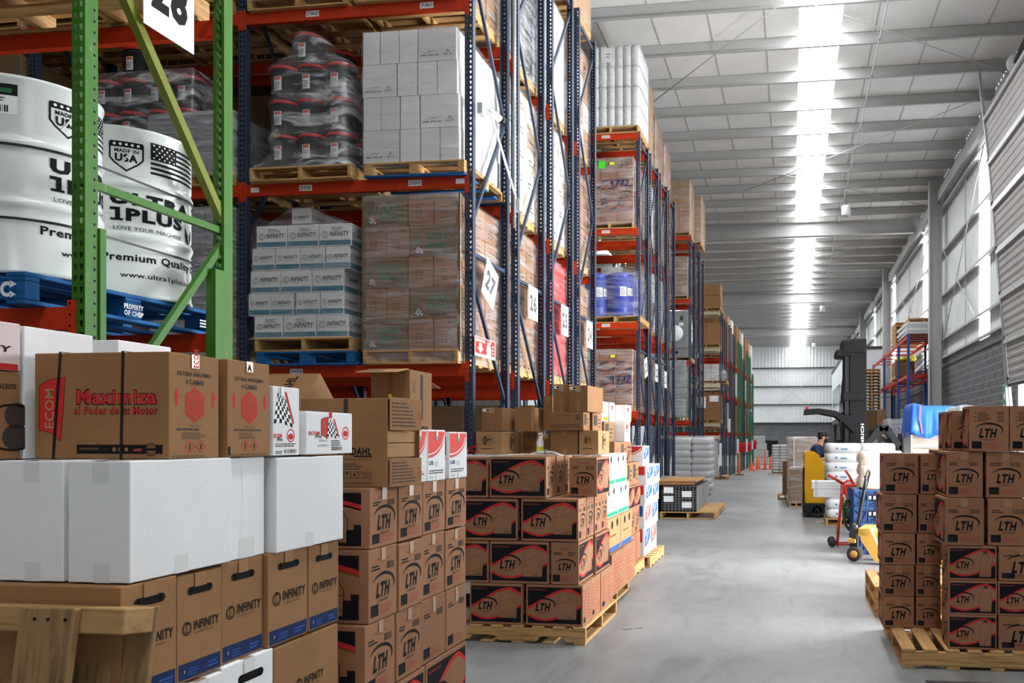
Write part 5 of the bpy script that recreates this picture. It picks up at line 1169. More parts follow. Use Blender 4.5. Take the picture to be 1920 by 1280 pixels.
carton('flat_print', X5-0.22, Y5+0.1, zz[4]+0.252, 0.35, 0.5, 0.235, 'tan printed carton above the fifth pile under the white orange-banded carton', 'cartons on top of the fifth pile')
carton('orange_base', X5-0.26, Y5+0.1, zz[4]+0.489, 0.22, 0.36, 0.23, 'white carton with orange band on top of the fifth pile', 'cartons on top of the fifth pile')
carton('white_red', X5-0.24, Y5+0.50, zz[4]+0.489, 0.2, 0.28, 0.235, 'white carton with red print beside the orange-banded one', 'cartons on top of the fifth pile')
carton('white_red', X5-0.09, Y5+0.64, zz[4]+0.252, 0.2, 0.34, 0.25, 'white carton with red badge, lower of two at the end of fifth pile', 'cartons on top of the fifth pile')
carton('white_red', X5-0.11, Y5+0.79, zz[4]+0.503, 0.2, 0.36, 0.20, 'white strapped carton, upper of two at the end of fifth pile', 'cartons on top of the fifth pile')
b = MB(); b.box(0,0.003,0,0.09,0,0.12,'ink_yellow'); tag(obj('paper_note', b, loc=(X5-0.016, Y5+0.30, 1.20)), 'yellow paper note stuck on a fifth pile carton', 'note')
b = MB(); b.box(0,0.003,0,0.10,0,0.10,'ink_orange'); tag(obj('paper_note', b, loc=(X5-0.016, Y5+0.14, 1.085)), 'orange paper note stuck on a fifth pile carton', 'note')

# sixth pile: red, white and blue cartons
X6, Y6 = -1.86, 10.45
pallet('pallet under the red white and blue cartons', X6-0.42, 11.02, 0, 1.0, 1.15, 'y')
zz = [0.142, 0.50, 0.80, 1.055, 1.30]
for li in range(4):
    n = 2; dd = (0.50,0.52,0.54,0.54)[li]
    for i in range(n):
        k = ('rwb_blue','rwb_red','rwb_blue','rwb_blue')[li] if i == 0 else ('rwb_red','rwb_blue','rwb_blue','rwb_blue')[li]
        carton(k, X6+0.01*li, Y6+dd*i, zz[li], 0.40, dd-0.006, zz[li+1]-zz[li]-0.003, 'red white and blue carton of the sixth pile, %s layer, %s from the camera' % (LN[li], ORD[i]), 'red white and blue cartons')
carton('rwb_front', X6-0.02, Y6+0.05, zz[4], 0.34, 0.45, 0.25, 'red white and blue carton topmost on the sixth pile, aisle side', 'red white and blue cartons')
carton('rwb_front', X6-0.37, Y6+0.05, zz[4], 0.30, 0.45, 0.25, 'red white and blue carton topmost on the sixth pile, rack side', 'red white and blue cartons')
carton('kraft', X6-0.42, Y6+0.05, 0.142, 0.40, 1.0, 1.155, 'tall brown carton behind the red white and blue cartons', 'cartons of the sixth pile')
# ------------------------------------------------------------------ goods in the racking
def rrect(x0, x1, y0, y1, r, z, n=5, wob=0, ph=0):
    r = min(r, (x1-x0)/2-0.001, (y1-y0)/2-0.001); P = []
    for cx, cy, a in ((x1-r,y0+r,-90),(x1-r,y1-r,0),(x0+r,y1-r,90),(x0+r,y0+r,180)):
        for k in range(n):
            t = math.radians(a+90*k/(n-1)); P.append((cx+r*math.cos(t), cy+r*math.sin(t), z))
    Q = []
    N_ = len(P)
    for i in range(N_):
        p, q = P[i], P[(i+1)%N_]; m = 4 if i%n == n-1 else 1
        for k in range(m): Q.append(tuple(p[j]+(q[j]-p[j])*k/m for j in range(3)))
    if wob:
        cx, cy = (x0+x1)/2, (y0+y1)/2
        Q = [(cx+(x-cx)*(1+wob*math.sin(i*1.7+ph)), cy+(y-cy)*(1+wob*math.sin(i*2.3+ph*1.3)), z_) for i, (x, y, z_) in enumerate(Q)]
    return Q
def film_mesh(secs, mat='wrap', cap=True, wob=0.006):
    """secs: (z, x0, x1, y0, y1, r)"""
    b = MB(); rings = []
    for i, (z, x0, x1, y0, y1, r) in enumerate(secs): rings.append(rrect(x0, x1, y0, y1, r, z, 5, wob, i*0.9))
    b.loft(rings, mat, True, False)
    if cap: b.add(rings[-1], [list(range(len(rings[-1])))], mat)
    return b
def film_box(label, x0, x1, y0, y1, z0, z1, mat='wrap', n=9, pad=0.012, parent=None, seed=1, name='stretch_film', group=None):
    rnd = random.Random(seed); secs = []
    for i in range(n+1):
        j = rnd.uniform(-0.003, 0.007); z = z0+(z1-z0)*i/n
        secs.append((z, x0-pad-j, x1+pad+j, y0-pad-j, y1+pad+j, 0.03))
    secs.append((z1+pad, x0+0.03, x1-0.03, y0+0.03, y1-0.03, 0.03))
    m = film_mesh(secs, mat)
    if parent: return obj(name, m, parent)
    o = obj(name, m); return tag(o, label, 'stretch film', group)
DEEP = []
# --- white drums on the green rack
def drum_mesh(rot, sticker=False):
    b = MB(); R = 0.286; H = 0.88
    prof = [(0.001,0.012),(0.27,0.012),(0.280,0.0),(0.2925,0.004),(0.2925,0.018),(R,0.03)]
    for zc in (0.315, 0.585):
        for a, dr in ((-0.05,0),(-0.032,-0.004),(-0.016,0.004),(-0.005,0.0085),(0.005,0.0085),(0.016,0.004),(0.032,-0.004),(0.05,0)): prof.append((R+dr, zc+a))
    prof += [(R,0.85),(0.2925,0.862),(0.2935,0.878),(0.284,0.88),(0.276,0.868),(0.001,0.866)]
    b.lathe(prof, 64, 'drum_white')
    def wrap(x, y, l):
        a = rot + x/R; rr = R+0.0005+l; return Vector((rr*math.cos(a), rr*math.sin(a), y))
    F = Face(b, (0,0,0), (1,0,0), (0,0,1), 1, H, wrap)
    # maker's shield
    x, y = -0.255, 0.665
    P = [(x,y+0.125),(x+0.145,y+0.125),(x+0.145,y+0.05),(x+0.125,y+0.025),(x+0.0725,y-0.015),(x+0.02,y+0.025),(x,y+0.05)]
    F.line(P, 0.008, 'ink', 1, True); F.rect(x, y+0.105, 0.145, 0.03, 'ink', 1)
    for k in range(5): F.disc(x+0.02+0.026*k, y+0.12, 0.007, 'paint_white', 2, 8)
    F.text('MADE IN', x+0.02, y+0.078, 0.105, 0.019, 'ink', 0.03); F.text('USA', x+0.022, y+0.03, 0.1, 0.042, 'ink', 0.045); F.line([(x+0.045,y+0.01),(x+0.10,y+0.10)], 0.006, 'drum_white', 3)
    # flag
    x, y, fw, fh = -0.075, 0.655, 0.30, 0.165
    for k in range(7): F.rect(x, y+fh*(2*k)/13, fw, fh/13, 'ink', 1)
    F.rect(x, y+fh*6/13, fw*0.46, fh*7/13, 'ink', 2)
    for i in range(5):
        for j in range(4 if i%2 else 5): F.disc(x+fw*0.05+fw*0.09*j+(0.045*fw if i%2 else 0), y+fh*(0.53+0.1*i), 0.0045, 'paint_white', 3, 6)
    F.text('ULTRA', -0.255, 0.475, 0.42, 0.065, 'ink', 0.06, 0.0); F.text('PLUS', -0.185, 0.392, 0.29, 0.068, 'ink', 0.05, 0.0); F.rect(-0.232, 0.392, 0.022, 0.068, 'ink', 2); F.rect(-0.255, 0.445, 0.03, 0.015, 'ink', 2); F.rect(-0.252, 0.392, 0.055, 0.012, 'ink', 2)
    F.text('LOVE YOUR MACHINE', -0.24, 0.345, 0.34, 0.020, 'ink', 0.0)
    x, y = 0.135, 0.345; F.poly([(x,y+0.085),(x+0.04,y+0.025),(x+0.075,y+0.085),(x+0.075,y+0.03),(x+0.0375,y-0.025),(x,y+0.03)][::-1], 'ink', 1); F.poly([(x+0.028,y+0.03),(x+0.0375,y+0.06),(x+0.047,y+0.03),(x+0.0375,y-0.01)], 'drum_white', 2)
    F.text('Premium Quality Oils', -0.29, 0.175, 0.60, 0.052, 'ink', 0.025); F.text('www.ultra1plus.com', -0.21, 0.095, 0.42, 0.034, 'ink', 0.01)
    if sticker:
        x, y = -0.52, 0.70; F.rect(x, y, 0.15, 0.135, 'paint_white', 1); F.rect(x, y+0.085, 0.15, 0.05, 'ink', 2); F.rect(x+0.02, y+0.095, 0.11, 0.02, 'ink_dark_green', 3); F.lines(x+0.01, y+0.045, 0.12, 0.035, 3, 'ink_soft', 2, 0.5); F.barcode(x+0.02, y+0.01, 0.10, 0.03, 'ink', 2)
    return b
DZ = 2.235+0.142; DX = -3.57
pallet('blue pallet under the white drums on the green rack', -3.90, 3.80, 2.236, 1.2, 1.2, 'x', 'blue')
bp = [o for o in C.objects if o.name.startswith('pallet') and o.parent is None][-1]
b = MB(); F = Face(b,(0.6005,-0.07,0.02),(0,1,0),(0,0,1),0.14,0.08); F.text('PROPERTY',0.008,0.043,0.124,0.026,'paint_white',0.04); F.text('OF CHEP',0.008,0.01,0.124,0.026,'paint_white',0.04); obj('stencil', b, bp, (0,0,0), label='white stencilled lettering')
b = MB(); F = Face(b,(0.6005,0.455,0.02),(0,1,0),(0,0,1),0.14,0.08); F.lines(0.02,0.02,0.1,0.05,3,'paint_white',1,0.5); obj('stencil', b, bp, label='white stencilled lettering')
b = MB(); F = Face(b,(0.455,-0.6205,0.02),(1,0,0),(0,0,1),0.14,0.08); F.ring(0.075,0.04,0.034,0.016,'paint_white',1,10,0.9,5.4); F.poly([(0.09,0.078),(0.122,0.06),(0.088,0.045)][::-1],'paint_white',1); F.poly([(0.09,0.002),(0.088,0.034),(0.118,0.016)][::-1],'paint_white',1); obj('stencil', b, bp, label='white arrowed letter C')
a0 = math.atan2(-3.5, 3.64)
for (dxx, dyy, rot, lab, stk) in ((0,3.48,0.38,'large white oil drum nearest the camera behind the green post',True),(0,4.09,-0.28,'large white oil drum with flag print behind the green diagonal brace',False),(-0.60,3.50,a0-0.5,'white oil drum inward of the nearest drum',False),(-0.60,4.10,a0-1.5,'white oil drum at the inner back of the blue pallet',False)):
    o = obj('oil_drum', drum_mesh(rot, stk), None, (DX+dxx, dyy, DZ)); tag(o, lab, 'drum', 'white oil drums')
for z in (2.62, 2.945):
    b = MB(); secs = []; R = 0.299
    pts = []
    for (cx, cy, a, c) in ((DX,4.09,0,90),(DX-0.6,4.09,90,180),(DX-0.6,3.48,180,270),(DX,3.48,270,360)):
        for k in range(9): t = math.radians(a+(c-a)*k/8); pts.append((cx+R*math.cos(t), cy+R*math.sin(t)))
    n = len(pts); vs = [(x,y,z-0.006) for x,y in pts]+[(x,y,z+0.006) for x,y in pts]; b.add(vs, [(i,(i+1)%n,n+(i+1)%n,n+i) for i in range(n)], 'strap_black', True)
    tag(obj('drum_strap', b), 'dark strap binding the white drums, %s of two' % ('lower' if z < 2.7 else 'upper'), 'strap', 'drum straps')
# wrapped goods one bay in, seen past the green frame
for i in range(4):
    for k in range(4):
        if k == 3 and i != 1: continue
        put = (xw(205,8.0)+0.31*i, 8.0+0.02*k, 4.382+0.353*k); DEEP.append(put)
# upper level of the green rack and goods beyond it
pallet('wooden pallet on the upper green rack level at the picture edge', -4.30, 3.80, 3.992, 1.1, 1.1, 'y'); pallet('wooden pallet on the upper green rack level behind the 28 sign', -3.55-0.02, 3.80, 3.992, 0.55, 1.1, 'y')
for i in range(3): carton('pale', -3.95+0.22-0.40*i if False else -3.80-0.36*i, 3.3, 4.134, 0.34, 1.0, 0.34, 'tan carton on the upper level of the green rack, %s from the sign' % ORD[i], 'cartons on the upper green rack level')

# --- black pails with red lids
def pail():
    t = thing('pail', '', 'pail', (0,0,0), 0, 'black pails with red lids')
    b = MB(); b.lathe([(0.001,0.004),(0.125,0.0),(0.130,0.006),(0.143,0.29),(0.149,0.292),(0.149,0.305),(0.144,0.307),(0.145,0.335)], 28, 'pail_black')
    F = Face(b,(0,0,0),(1,0,0),(0,0,1),1,1,lambda x,y,l: Vector(((0.1385+l+0.0005)*math.cos(-PI/2-0.2+x/0.14), (0.1385+l+0.0005)*math.sin(-PI/2-0.2+x/0.14), y))); body_ = obj('pail_body', b, t)
    g = MB(); F = Face(g,(0,0,0),(1,0,0),(0,0,1),1,1,lambda x,y,l: Vector(((0.130+0.013*y/0.29+l+0.001)*math.cos(-PI/2-0.35+x/0.14), (0.130+0.013*y/0.29+l+0.001)*math.sin(-PI/2-0.35+x/0.14), y))); F.rect(0.0,0.10,0.085,0.14,'white_card',1); F.rect(0.01,0.205,0.065,0.03,'ink_coral',2); F.lines(0.01,0.12,0.06,0.07,4,'ink_soft',2,0.4); obj('paper_label', g, body_)
    b = MB(); b.lathe([(0.152,0.315),(0.155,0.318),(0.155,0.345),(0.149,0.352),(0.135,0.352),(0.130,0.343),(0.001,0.343)], 28, 'lid_red'); obj('lid', b, t)
    return t
p0 = pail(); PZ = 4.24+0.142; used = [False]
DEEP_LAB = 'black red-lidded pail past the green post, %s layer, %s column'
def put_pail(x, y, z, lab):
    if not used[0]: r = p0; used[0] = True
    else:
        r = p0.copy(); C.objects.link(r)
        for ch in p0.children:
            c = ch.copy(); C.objects.link(c); c.parent = r
            for gc in ch.children: d = gc.copy(); C.objects.link(d); d.parent = c
    r.location = (x, y, z); r['label'] = lab; LABELS.setdefault(lab, []).append(r.name)
pxs = (xw(540,8.0), xw(592,8.0), xw(644,8.0))
for li in range(3):
    for j in range(3):
        for i in range(3):
            if i < 2 and j == 2: continue
            put_pail(pxs[i], 7.97+0.315*j, PZ+0.353*li, 'black red-lidded pail, %s layer, %s column from the post, %s row from the front' % (ORD[li], ORD[i], ORD[j]))
put_pail(xw(588,8.1), 8.03, PZ+0.353*3, 'black red-lidded pail at the very top of the wrapped pails'); put_pail(xw(640,8.45), 8.45, PZ+0.353*2.72+0.10, 'black red-lidded pail behind the topmost wrapped pail')
xa, xb = pxs[0]-0.155, pxs[2]+0.155; ya, yb = 7.97-0.155, 8.60+0.155; cx_ = xw(588,8.1); h_ = 0.353
secs = [(PZ-0.01,xa-0.17,xb+0.03,ya-0.06,yb+0.02,0.05),(PZ+0.06,xa-0.08,xb+0.01,ya-0.02,yb,0.08),(PZ+0.15,xa-0.012,xb+0.008,ya-0.008,yb,0.12)]
for li in range(3):
    zt = PZ+h_*li
    secs += [(zt+0.18,xa+0.008,xb-0.008,ya+0.01,yb,0.14),(zt+0.29,xa-0.004,xb+0.004,ya-0.004,yb,0.15),(zt+0.315,xa-0.012,xb+0.012,ya-0.012,yb,0.15),(zt+0.352,xa-0.012,xb+0.012,ya-0.012,yb,0.15)]
    if li < 2: secs.append((zt+0.40,xa+0.012,xb-0.012,ya+0.012,yb,0.14))
zt = PZ+h_*3
secs += [(zt+0.05,xa+0.07,xb-0.05,ya+0.01,yb-0.05,0.15),(zt+0.14,cx_-0.20,cx_+0.34,7.88,8.62,0.14),(zt+0.28,cx_-0.158,cx_+0.24,7.87,8.5,0.15),(zt+0.352,cx_-0.158,cx_+0.17,7.87,8.3,0.15),(zt+0.362,cx_-0.12,cx_+0.10,7.90,8.2,0.1)]
tag(obj('stretch_film', film_mesh(secs, 'wrap_glint', True, 0.004)), 'clear stretch film around the black pails, flaring out over the pallet', 'stretch film')
pallet('wooden pallet under the wrapped pails', (pxs[0]+pxs[2])/2-0.02, 8.35, 4.241, 1.10, 1.2, 'y')
for n_, (x_, y_, z_) in enumerate(DEEP): put_pail(x_, y_, z_, DEEP_LAB % (ORD[round((z_-4.382)/0.353)], ORD[round((x_-xw(205,8.0))/0.31)]))
pallet('wooden pallet under the black pails past the green post', xw(205,8.0)+0.46, 8.35, 4.241, 1.2, 1.2, 'y')
xa2 = xw(205,8.0)-0.17; film_box('clear film over the black pails past the green post', xa2, xa2+1.28, 7.83, 8.2, 4.38, 5.47, 'wrap_glint', 9, 0.012, seed=77)
# --- tall white cartons
SY = 7.80
pallet('pallet with wooden deck and blue base boards under the tall white cartons', (xw(684,SY)+xw(872,SY))/2, 8.38, 4.241, xw(872,SY)-xw(684,SY), 1.2, 'y', 'two')
V = lambda v: xw(440+v/3.765, SY)
pat = [((905,1160),(1165,1305),(1310,1445),(1450,1588)), ((905,1030),(1032,1165),(1170,1303),(1308,1582)), ((902,1142),(1146,1285),(1289,1424),(1427,1570)), ((905,1023),(1026,1155),(1160,1290),(1294,1566))]
for li in range(4):
    for i, (a, c) in enumerate(pat[li]):
        carton('sae' if c-a > 200 else 'white_plain' if False else ('sae' if c-a > 200 else 'pale_white'), V(c), SY, PZ+0.328*li, V(c)-V(a)-0.003, 0.30, 0.326, 'white carton of the tall wrapped load, %s layer, %s from its rack post side' % (ORD[li], ORD[i]), 'tall white wrapped cartons') if False else carton('sae' if c-a > 200 else 'blank_white', V(c), SY, PZ+0.328*li, V(c)-V(a)-0.003, 0.30, 0.326, 'white carton of the tall wrapped load, %s layer, %s from the pails' % (ORD[li], ORD[i]), 'tall white wrapped cartons')
    for j in range(3): carton('blank_white', V(pat[li][3][1]), SY+0.302*(j+1), PZ+0.328*li, 0.27, 0.30, 0.326, 'white carton on the aisle side of the tall load, %s layer, %s behind the front' % (ORD[li], ORD[j]), 'tall white wrapped cartons')
film_box('clear stretch film drawn tight around the tall white cartons', V(900), V(1585), SY, SY+1.21, PZ-0.05, PZ+1.312, 'wrap_light', 12, 0.010, seed=4)
# --- white cartons with teal base on the lower level
pallet('blue pallet, lower of two, under the teal-banded cartons', (xw(474,SY)+xw(676,SY))/2, 8.36, 2.381, 1.04, 1.2, 'y', 'blue'); pallet('wooden pallet, upper of two, under the teal-banded cartons', (xw(470,SY)+xw(672,SY))/2, 8.38, 2.522, 1.06, 1.2, 'y')
V = lambda v: xw(440+v/3.2, SY+0.02); TZ = 2.664; TH_ = 0.229
pat = [((118,288),(290,486),(490,682)), ((80,212),(215,352),(364,508),(514,656)), ((94,272),(275,460),(464,657)), ((104,242),(245,392),(395,541),(545,692)), ((128,312),(315,502),(506,702))]
for li in range(5):
    for i, (a, c) in enumerate(pat[li]): carton('infinity_teal_text' if li in (0,4) and i < 2+li else 'infinity_teal', V(c), SY+0.02, TZ+TH_*li, V(c)-V(a)-0.002, 0.30, TH_-0.002, 'white carton with teal base band, %s layer of wrapped load, %s from navy post' % (ORD[li], ORD[i]), 'white teal-banded wrapped cartons')
    for j in range(3): carton('infinity_teal', V(pat[li][-1][1]), SY+0.325+0.302*j, TZ+TH_*li, 0.30, 0.30, TH_-0.002, 'teal-banded white carton on the aisle side, %s layer, %s behind the front' % (ORD[li], ORD[j]), 'white teal-banded wrapped cartons')
for j in range(3): carton('infinity_teal', xw(584,8.0), 8.0+0.302*j, TZ+TH_*5, 0.22, 0.30, TH_-0.01, 'teal-banded white carton on the very top of its load, %s from the front' % ORD[j], 'white teal-banded wrapped cartons'); carton('infinity_teal', xw(584,8.0)-0.23, 8.3+0.302*j, TZ+TH_*4+0.002, 0.22, 0.30, TH_-0.01, 'teal-banded carton behind the top front row, %s back' % ORD[j], 'white teal-banded wrapped cartons') if False else None
xa, xb = V(78), V(700)
secs = [(TZ-0.02,xa-0.02,xb+0.03,SY,9.05,0.03)]
for li in range(5):
    a = min(V(p[0]) for p in pat[li]); c = max(V(p[1]) for p in pat[li])
    secs += [(TZ+TH_*li+0.02,a-0.012,c+0.012,SY+0.006,9.05,0.03),(TZ+TH_*(li+1)-0.02,a-0.014,c+0.014,SY+0.004,9.05,0.03)]
secs += [(TZ+TH_*5+0.02,xa+0.15,xb-0.05,SY+0.06,9.05,0.04),(TZ+TH_*6-0.02,xw(584,8)-0.26,xw(584,8)+0.05,7.98,8.95,0.04),(TZ+TH_*6+0.004,xw(584,8)-0.2,xw(584,8)+0.01,8.0,8.9,0.03)]
tag(obj('stretch_film', film_mesh(secs, 'wrap_light', True, 0.003)), 'loose clear stretch film around the white teal-banded cartons', 'stretch film')
# --- brown cartons marked 200
UY = 7.78; UZ = 2.381+0.142
V = lambda v: xw(440+v/3.2, UY)
pallet('wooden pallet under the wrapped brown cartons marked 200', (V(775)+V(1345))/2, 8.36, 2.381, V(1345)-V(775), 1.2, 'y')
A_ = ((775,1036,'ultra'),(1040,1190,'ultra_s'),(1194,1338,'ultra_s')); B_ = ((775,908,'ultra_s'),(911,1046,'ultra_s'),(1050,1338,'ultra'))
for li in range(5):
    for i, (a, c, k) in enumerate((A_,B_,A_,B_,A_)[li]): carton(k, V(c), UY, UZ+0.306*li, V(c)-V(a)-0.003, 0.34, 0.304, 'brown carton of the wrapped load beside the navy post, %s layer, %s from teal-banded load' % (ORD[li], ORD[i]), 'brown wrapped cartons marked 200')
    for j in range(2): carton('ultra_s', V(1338), UY+0.342+0.40*j, UZ+0.306*li, 0.40, 0.395, 0.304, 'brown carton on the aisle side of load marked 200, %s layer, %s behind front' % (ORD[li], ORD[j]), 'brown wrapped cartons marked 200')
b = MB(); F = Face(b,(0,0,0),(1,0,0),(0,0,1),0.3,0.16); F.line([(0.0,0.10),(0.03,0.13),(0.06,0.11),(0.05,0.06),(0.0,0.0),(0.08,0.02)],0.007,'ink',1); F.ring(0.125,0.05,0.035,0.007,'ink',1,14,0,2*PI,0.055); F.ring(0.21,0.055,0.035,0.007,'ink',1,14,0,2*PI,0.055)
tag(obj('handwritten_number', b, loc=(V(800), UY-0.0005, UZ+0.306*4+0.13)), 'number 200 handwritten in black on the brown wrapped carton', 'writing')
film_box('clear stretch film around the brown cartons marked 200', V(772), V(1345), UY, UY+1.16, UZ-0.12, UZ+1.532, 'wrap', 12, 0.012, seed=9)
for (xx) in (V(778), V(1343)):
    b = MB(); b.bbox(-0.02,0.02,-0.010,-0.004,UZ-0.02,UZ+1.53,'kraft_dull',0.001,1); b.bbox(0.010,0.016,-0.010,0.04,UZ-0.02,UZ+1.53,'kraft_dull',0.001,1)
    tag(obj('edge_protector', b, loc=(xx, UY, 0)), 'cardboard edge strip on the %s corner of the brown wrapped load' % ('inner' if xx < V(900) else 'aisle'), 'edge strip', 'cardboard edge strips')

# --- wrapped loads seen as whole units
def load(label, xr, yf, z, w, d, h, body, nx, ny, nz, fm='wrap', pal=True, pl='pine', cat='wrapped load', art=None, tags=(), seed=0, rough=0.006, tape=None):
    t = thing('wrapped_load', label, cat, (xr-w/2, yf, z+(0.142 if pal else 0)), 0, 'wrapped pallet loads')
    if pal: pallet(('pallet under the ' if len(label.split()) < 14 else 'pallet of ')+label, xr-w/2, yf+d/2, z+0.001, w, d, 'y', pl, group='pallets in the racks')
    rnd = random.Random(seed+int(w*100)); b = MB(); cw, cd, chh = w/nx, d/ny, h/nz
    for k in range(nz):
        for i in range(nx):
            for j in range(ny):
                if 0 < i < nx-1 and 0 < j < ny-1 and k < nz-1: continue
                if j == ny-1 and i < nx-1 and ny > 2: continue
                o = rnd.uniform(-rough, rough); x0 = -w/2+cw*i+0.004; y0 = cd*j+0.004+o
                bd = body if isinstance(body, str) else rnd.choice(body)
                b.bbox(x0+o, x0+cw-0.008+o, y0, y0+cd-0.008, chh*k+0.001, chh*(k+1)-0.003, bd, 0.004, 1)
                if art and j == 0: art(Face(b,(x0+o,y0,chh*k),(1,0,0),(0,0,1),cw-0.008,chh), cw-0.008, chh, i, k)
                elif i == nx-1 and body not in ('white_card','kraft_red','black_wrap'): Face(b,(x0+o+cw-0.008,y0,chh*k),(0,1,0),(0,0,1),cd-0.008,chh).lines(cd*0.2, chh*0.3, cd*0.5, chh*0.35, 2, 'ink_soft', 1, 0.4)
    obj('cartons', b, t)
    if fm: film_box('', -w/2, w/2, 0, d, -0.06, h, fm, 10, 0.014, t, seed)
    for (fx, fz, fw, fh, m) in tags:
        g = MB(); g.box(-w/2+w*fx, -w/2+w*fx+fw, -0.019, -0.016, h*fz, h*fz+fh, m); obj('paper_tag', g, t)
    return t
R26x = RX-WD-0.04
# row 26 to 24, only their aisle ends show
load('film-wrapped brown load low in second rack row', R26x, 9.16, 2.38, 1.0, 1.15, 1.62, 'kraft', 3, 3, 5, seed=2)
load('pale film-wrapped load in middle level of second rack row', R26x, 9.16, 4.24, 1.0, 1.15, 1.45, ('white_card','kraft_pale','bag_beige'), 2, 3, 5, 'wrap_heavy', seed=3)
load('black-wrapped load in top level of second rack row', R26x, 9.16, 6.0, 1.0, 1.15, 1.3, 'black_wrap', 2, 2, 3, 'wrap_heavy', seed=4)
load('red carton load low in third rack row', R26x+0.02, 10.55, 2.38, 1.0, 1.12, 1.55, 'kraft_red', 3, 3, 10, 'wrap_light', seed=5)
load('yellowish wrapped load in middle level of third rack row', R26x, 10.55, 4.24, 1.0, 1.12, 1.5, ('white_card','bag_beige'), 2, 3, 5, 'wrap_heavy', seed=6)
load('white wrapped load in top level of third rack row', R26x, 10.55, 6.0, 1.0, 1.12, 1.5, 'white_card', 2, 3, 4, seed=7)
load('mixed brown load low in fourth rack row', R26x, 11.95, 2.38, 1.0, 1.15, 1.5, ('kraft','kraft_rose','red_box' if False else 'kraft'), 2, 3, 5, seed=8)
load('brown load under pink film in middle level of fourth rack row', R26x, 11.95, 4.24, 1.0, 1.15, 1.35, ('kraft_rose','kraft'), 3, 3, 5, seed=9)
load('white wrapped load in top level of fourth rack row', R26x, 11.95, 6.0, 1.0, 1.15, 1.55, ('white_card','kraft_pale'), 2, 3, 4, seed=10)
load('tall tan carton load on the very top of fourth rack row', R26x+0.03, 11.95, 8.02, 0.9, 1.15, 1.7, 'kraft_pale', 1, 1, 1, 'wrap_light', seed=11)
load('blue wrapped load on top of third rack row', R26x, 10.55, 8.02, 1.0, 1.12, 1.2, ('ink_blue','kraft_rose'), 2, 3, 5, seed=12)
# inner bays of rows 27-25, in the dark
load('grey film-wrapped load one bay in, middle level, past the green frame', RX-BAY-0.12, ROWS[27]-0.05, 4.24, 0.95, 1.15, 0.62, 'foil_grey', 2, 3, 3, 'wrap_heavy', seed=20)
for r in (27, 26):  # filler loads added to block light and darken the inner bays
    for bi in (1, 2):
        for li, z in enumerate((2.38, 4.24, 6.0)):
            for j in range(2):
                if r == 27 and bi == 1 and z < 5: continue
                if r == 26 and bi == 2: continue
                load('added dark filler in %s rack row, %s bay, %s level, %s pallet' % (('first','second')[27-r], ORD[bi], ORD[li], ORD[j]), RX-BAY*bi-0.14-1.14*j, ROWS[r]-0.05, z, 1.05, 1.15, 1.35, ('kraft_dull','kraft')[j], 2, 2, 3, None, seed=20+li)
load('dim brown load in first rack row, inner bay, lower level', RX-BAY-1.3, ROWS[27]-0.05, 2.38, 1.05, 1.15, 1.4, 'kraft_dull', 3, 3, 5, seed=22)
for li, z in enumerate((2.38, 4.24, 6.0)):
    for j in range(2): load('dim load in second rack row, first bay, %s level, %s from aisle' % (ORD[li], ORD[j+1]), RX-1.28-1.1*j if j == 0 else RX-2.0, 9.19, z, 1.0 if j == 0 else 0.35, 1.1, 1.4, 'kraft_dull', 2, 2, 3, None, seed=25) if j == 0 else None
load('grey shrink-wrapped load seen past the green frame, lower', RX-BAY-0.14, ROWS[27]-0.05, 2.38, 0.9, 1.15, 1.5, 'foil_grey', 3, 3, 6, 'wrap_heavy', seed=31)
for i, (z, hh) in enumerate(((6.0,0.9),)):
    for j in range(2): load('load on top level of first rack row, %s from aisle' % ORD[j], RX-WD-0.06-1.16*j, ROWS[27]-0.05, z, 1.08, 1.2, hh, ('kraft','white_card')[j], 2, 3, 3, seed=40+j)
# floor-level goods under the first rack rows
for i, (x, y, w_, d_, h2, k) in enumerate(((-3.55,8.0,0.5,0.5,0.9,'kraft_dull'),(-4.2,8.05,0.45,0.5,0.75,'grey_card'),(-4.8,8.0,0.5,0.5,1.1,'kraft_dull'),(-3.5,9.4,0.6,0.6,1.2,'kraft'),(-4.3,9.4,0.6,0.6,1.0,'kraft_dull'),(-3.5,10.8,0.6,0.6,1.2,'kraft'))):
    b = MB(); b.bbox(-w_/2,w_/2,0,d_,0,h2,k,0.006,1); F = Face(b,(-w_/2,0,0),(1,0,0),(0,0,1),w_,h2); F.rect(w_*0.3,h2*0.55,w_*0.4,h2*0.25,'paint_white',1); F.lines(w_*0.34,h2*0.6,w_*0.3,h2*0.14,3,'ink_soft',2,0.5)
    tag(obj('carton', b, loc=(x,y,0.0)), 'dim labelled box on the floor under rack, %s row, %s from the aisle' % (('first','first','first','second','second','third')[i], ('nearest','second','third','nearest','second','nearest')[i]), 'box', 'boxes under the racks')

for i in range(5): load('filler goods added for darkness under fourth rack row, %s from aisle' % ORD[i], RX-0.15-1.12*(i%2)-BAY*(i//2), 12.05, 0, 1.08, 1.0, 2.0, 'kraft_dull', 2, 2, 4, None, seed=200+i)  # loads added to hide the lit wall so the gap looks dark
for i in range(4): load('filler goods added for darkness under first rack row, inner bay, %s' % ORD[i], RX-BAY-0.15-1.12*(i%2)-BAY*(i//2), 7.95, 0, 1.08, 0.95, 1.75, 'kraft_dull', 2, 2, 4, None, seed=210+i)  # more added loads, closing the bright gap under the racks
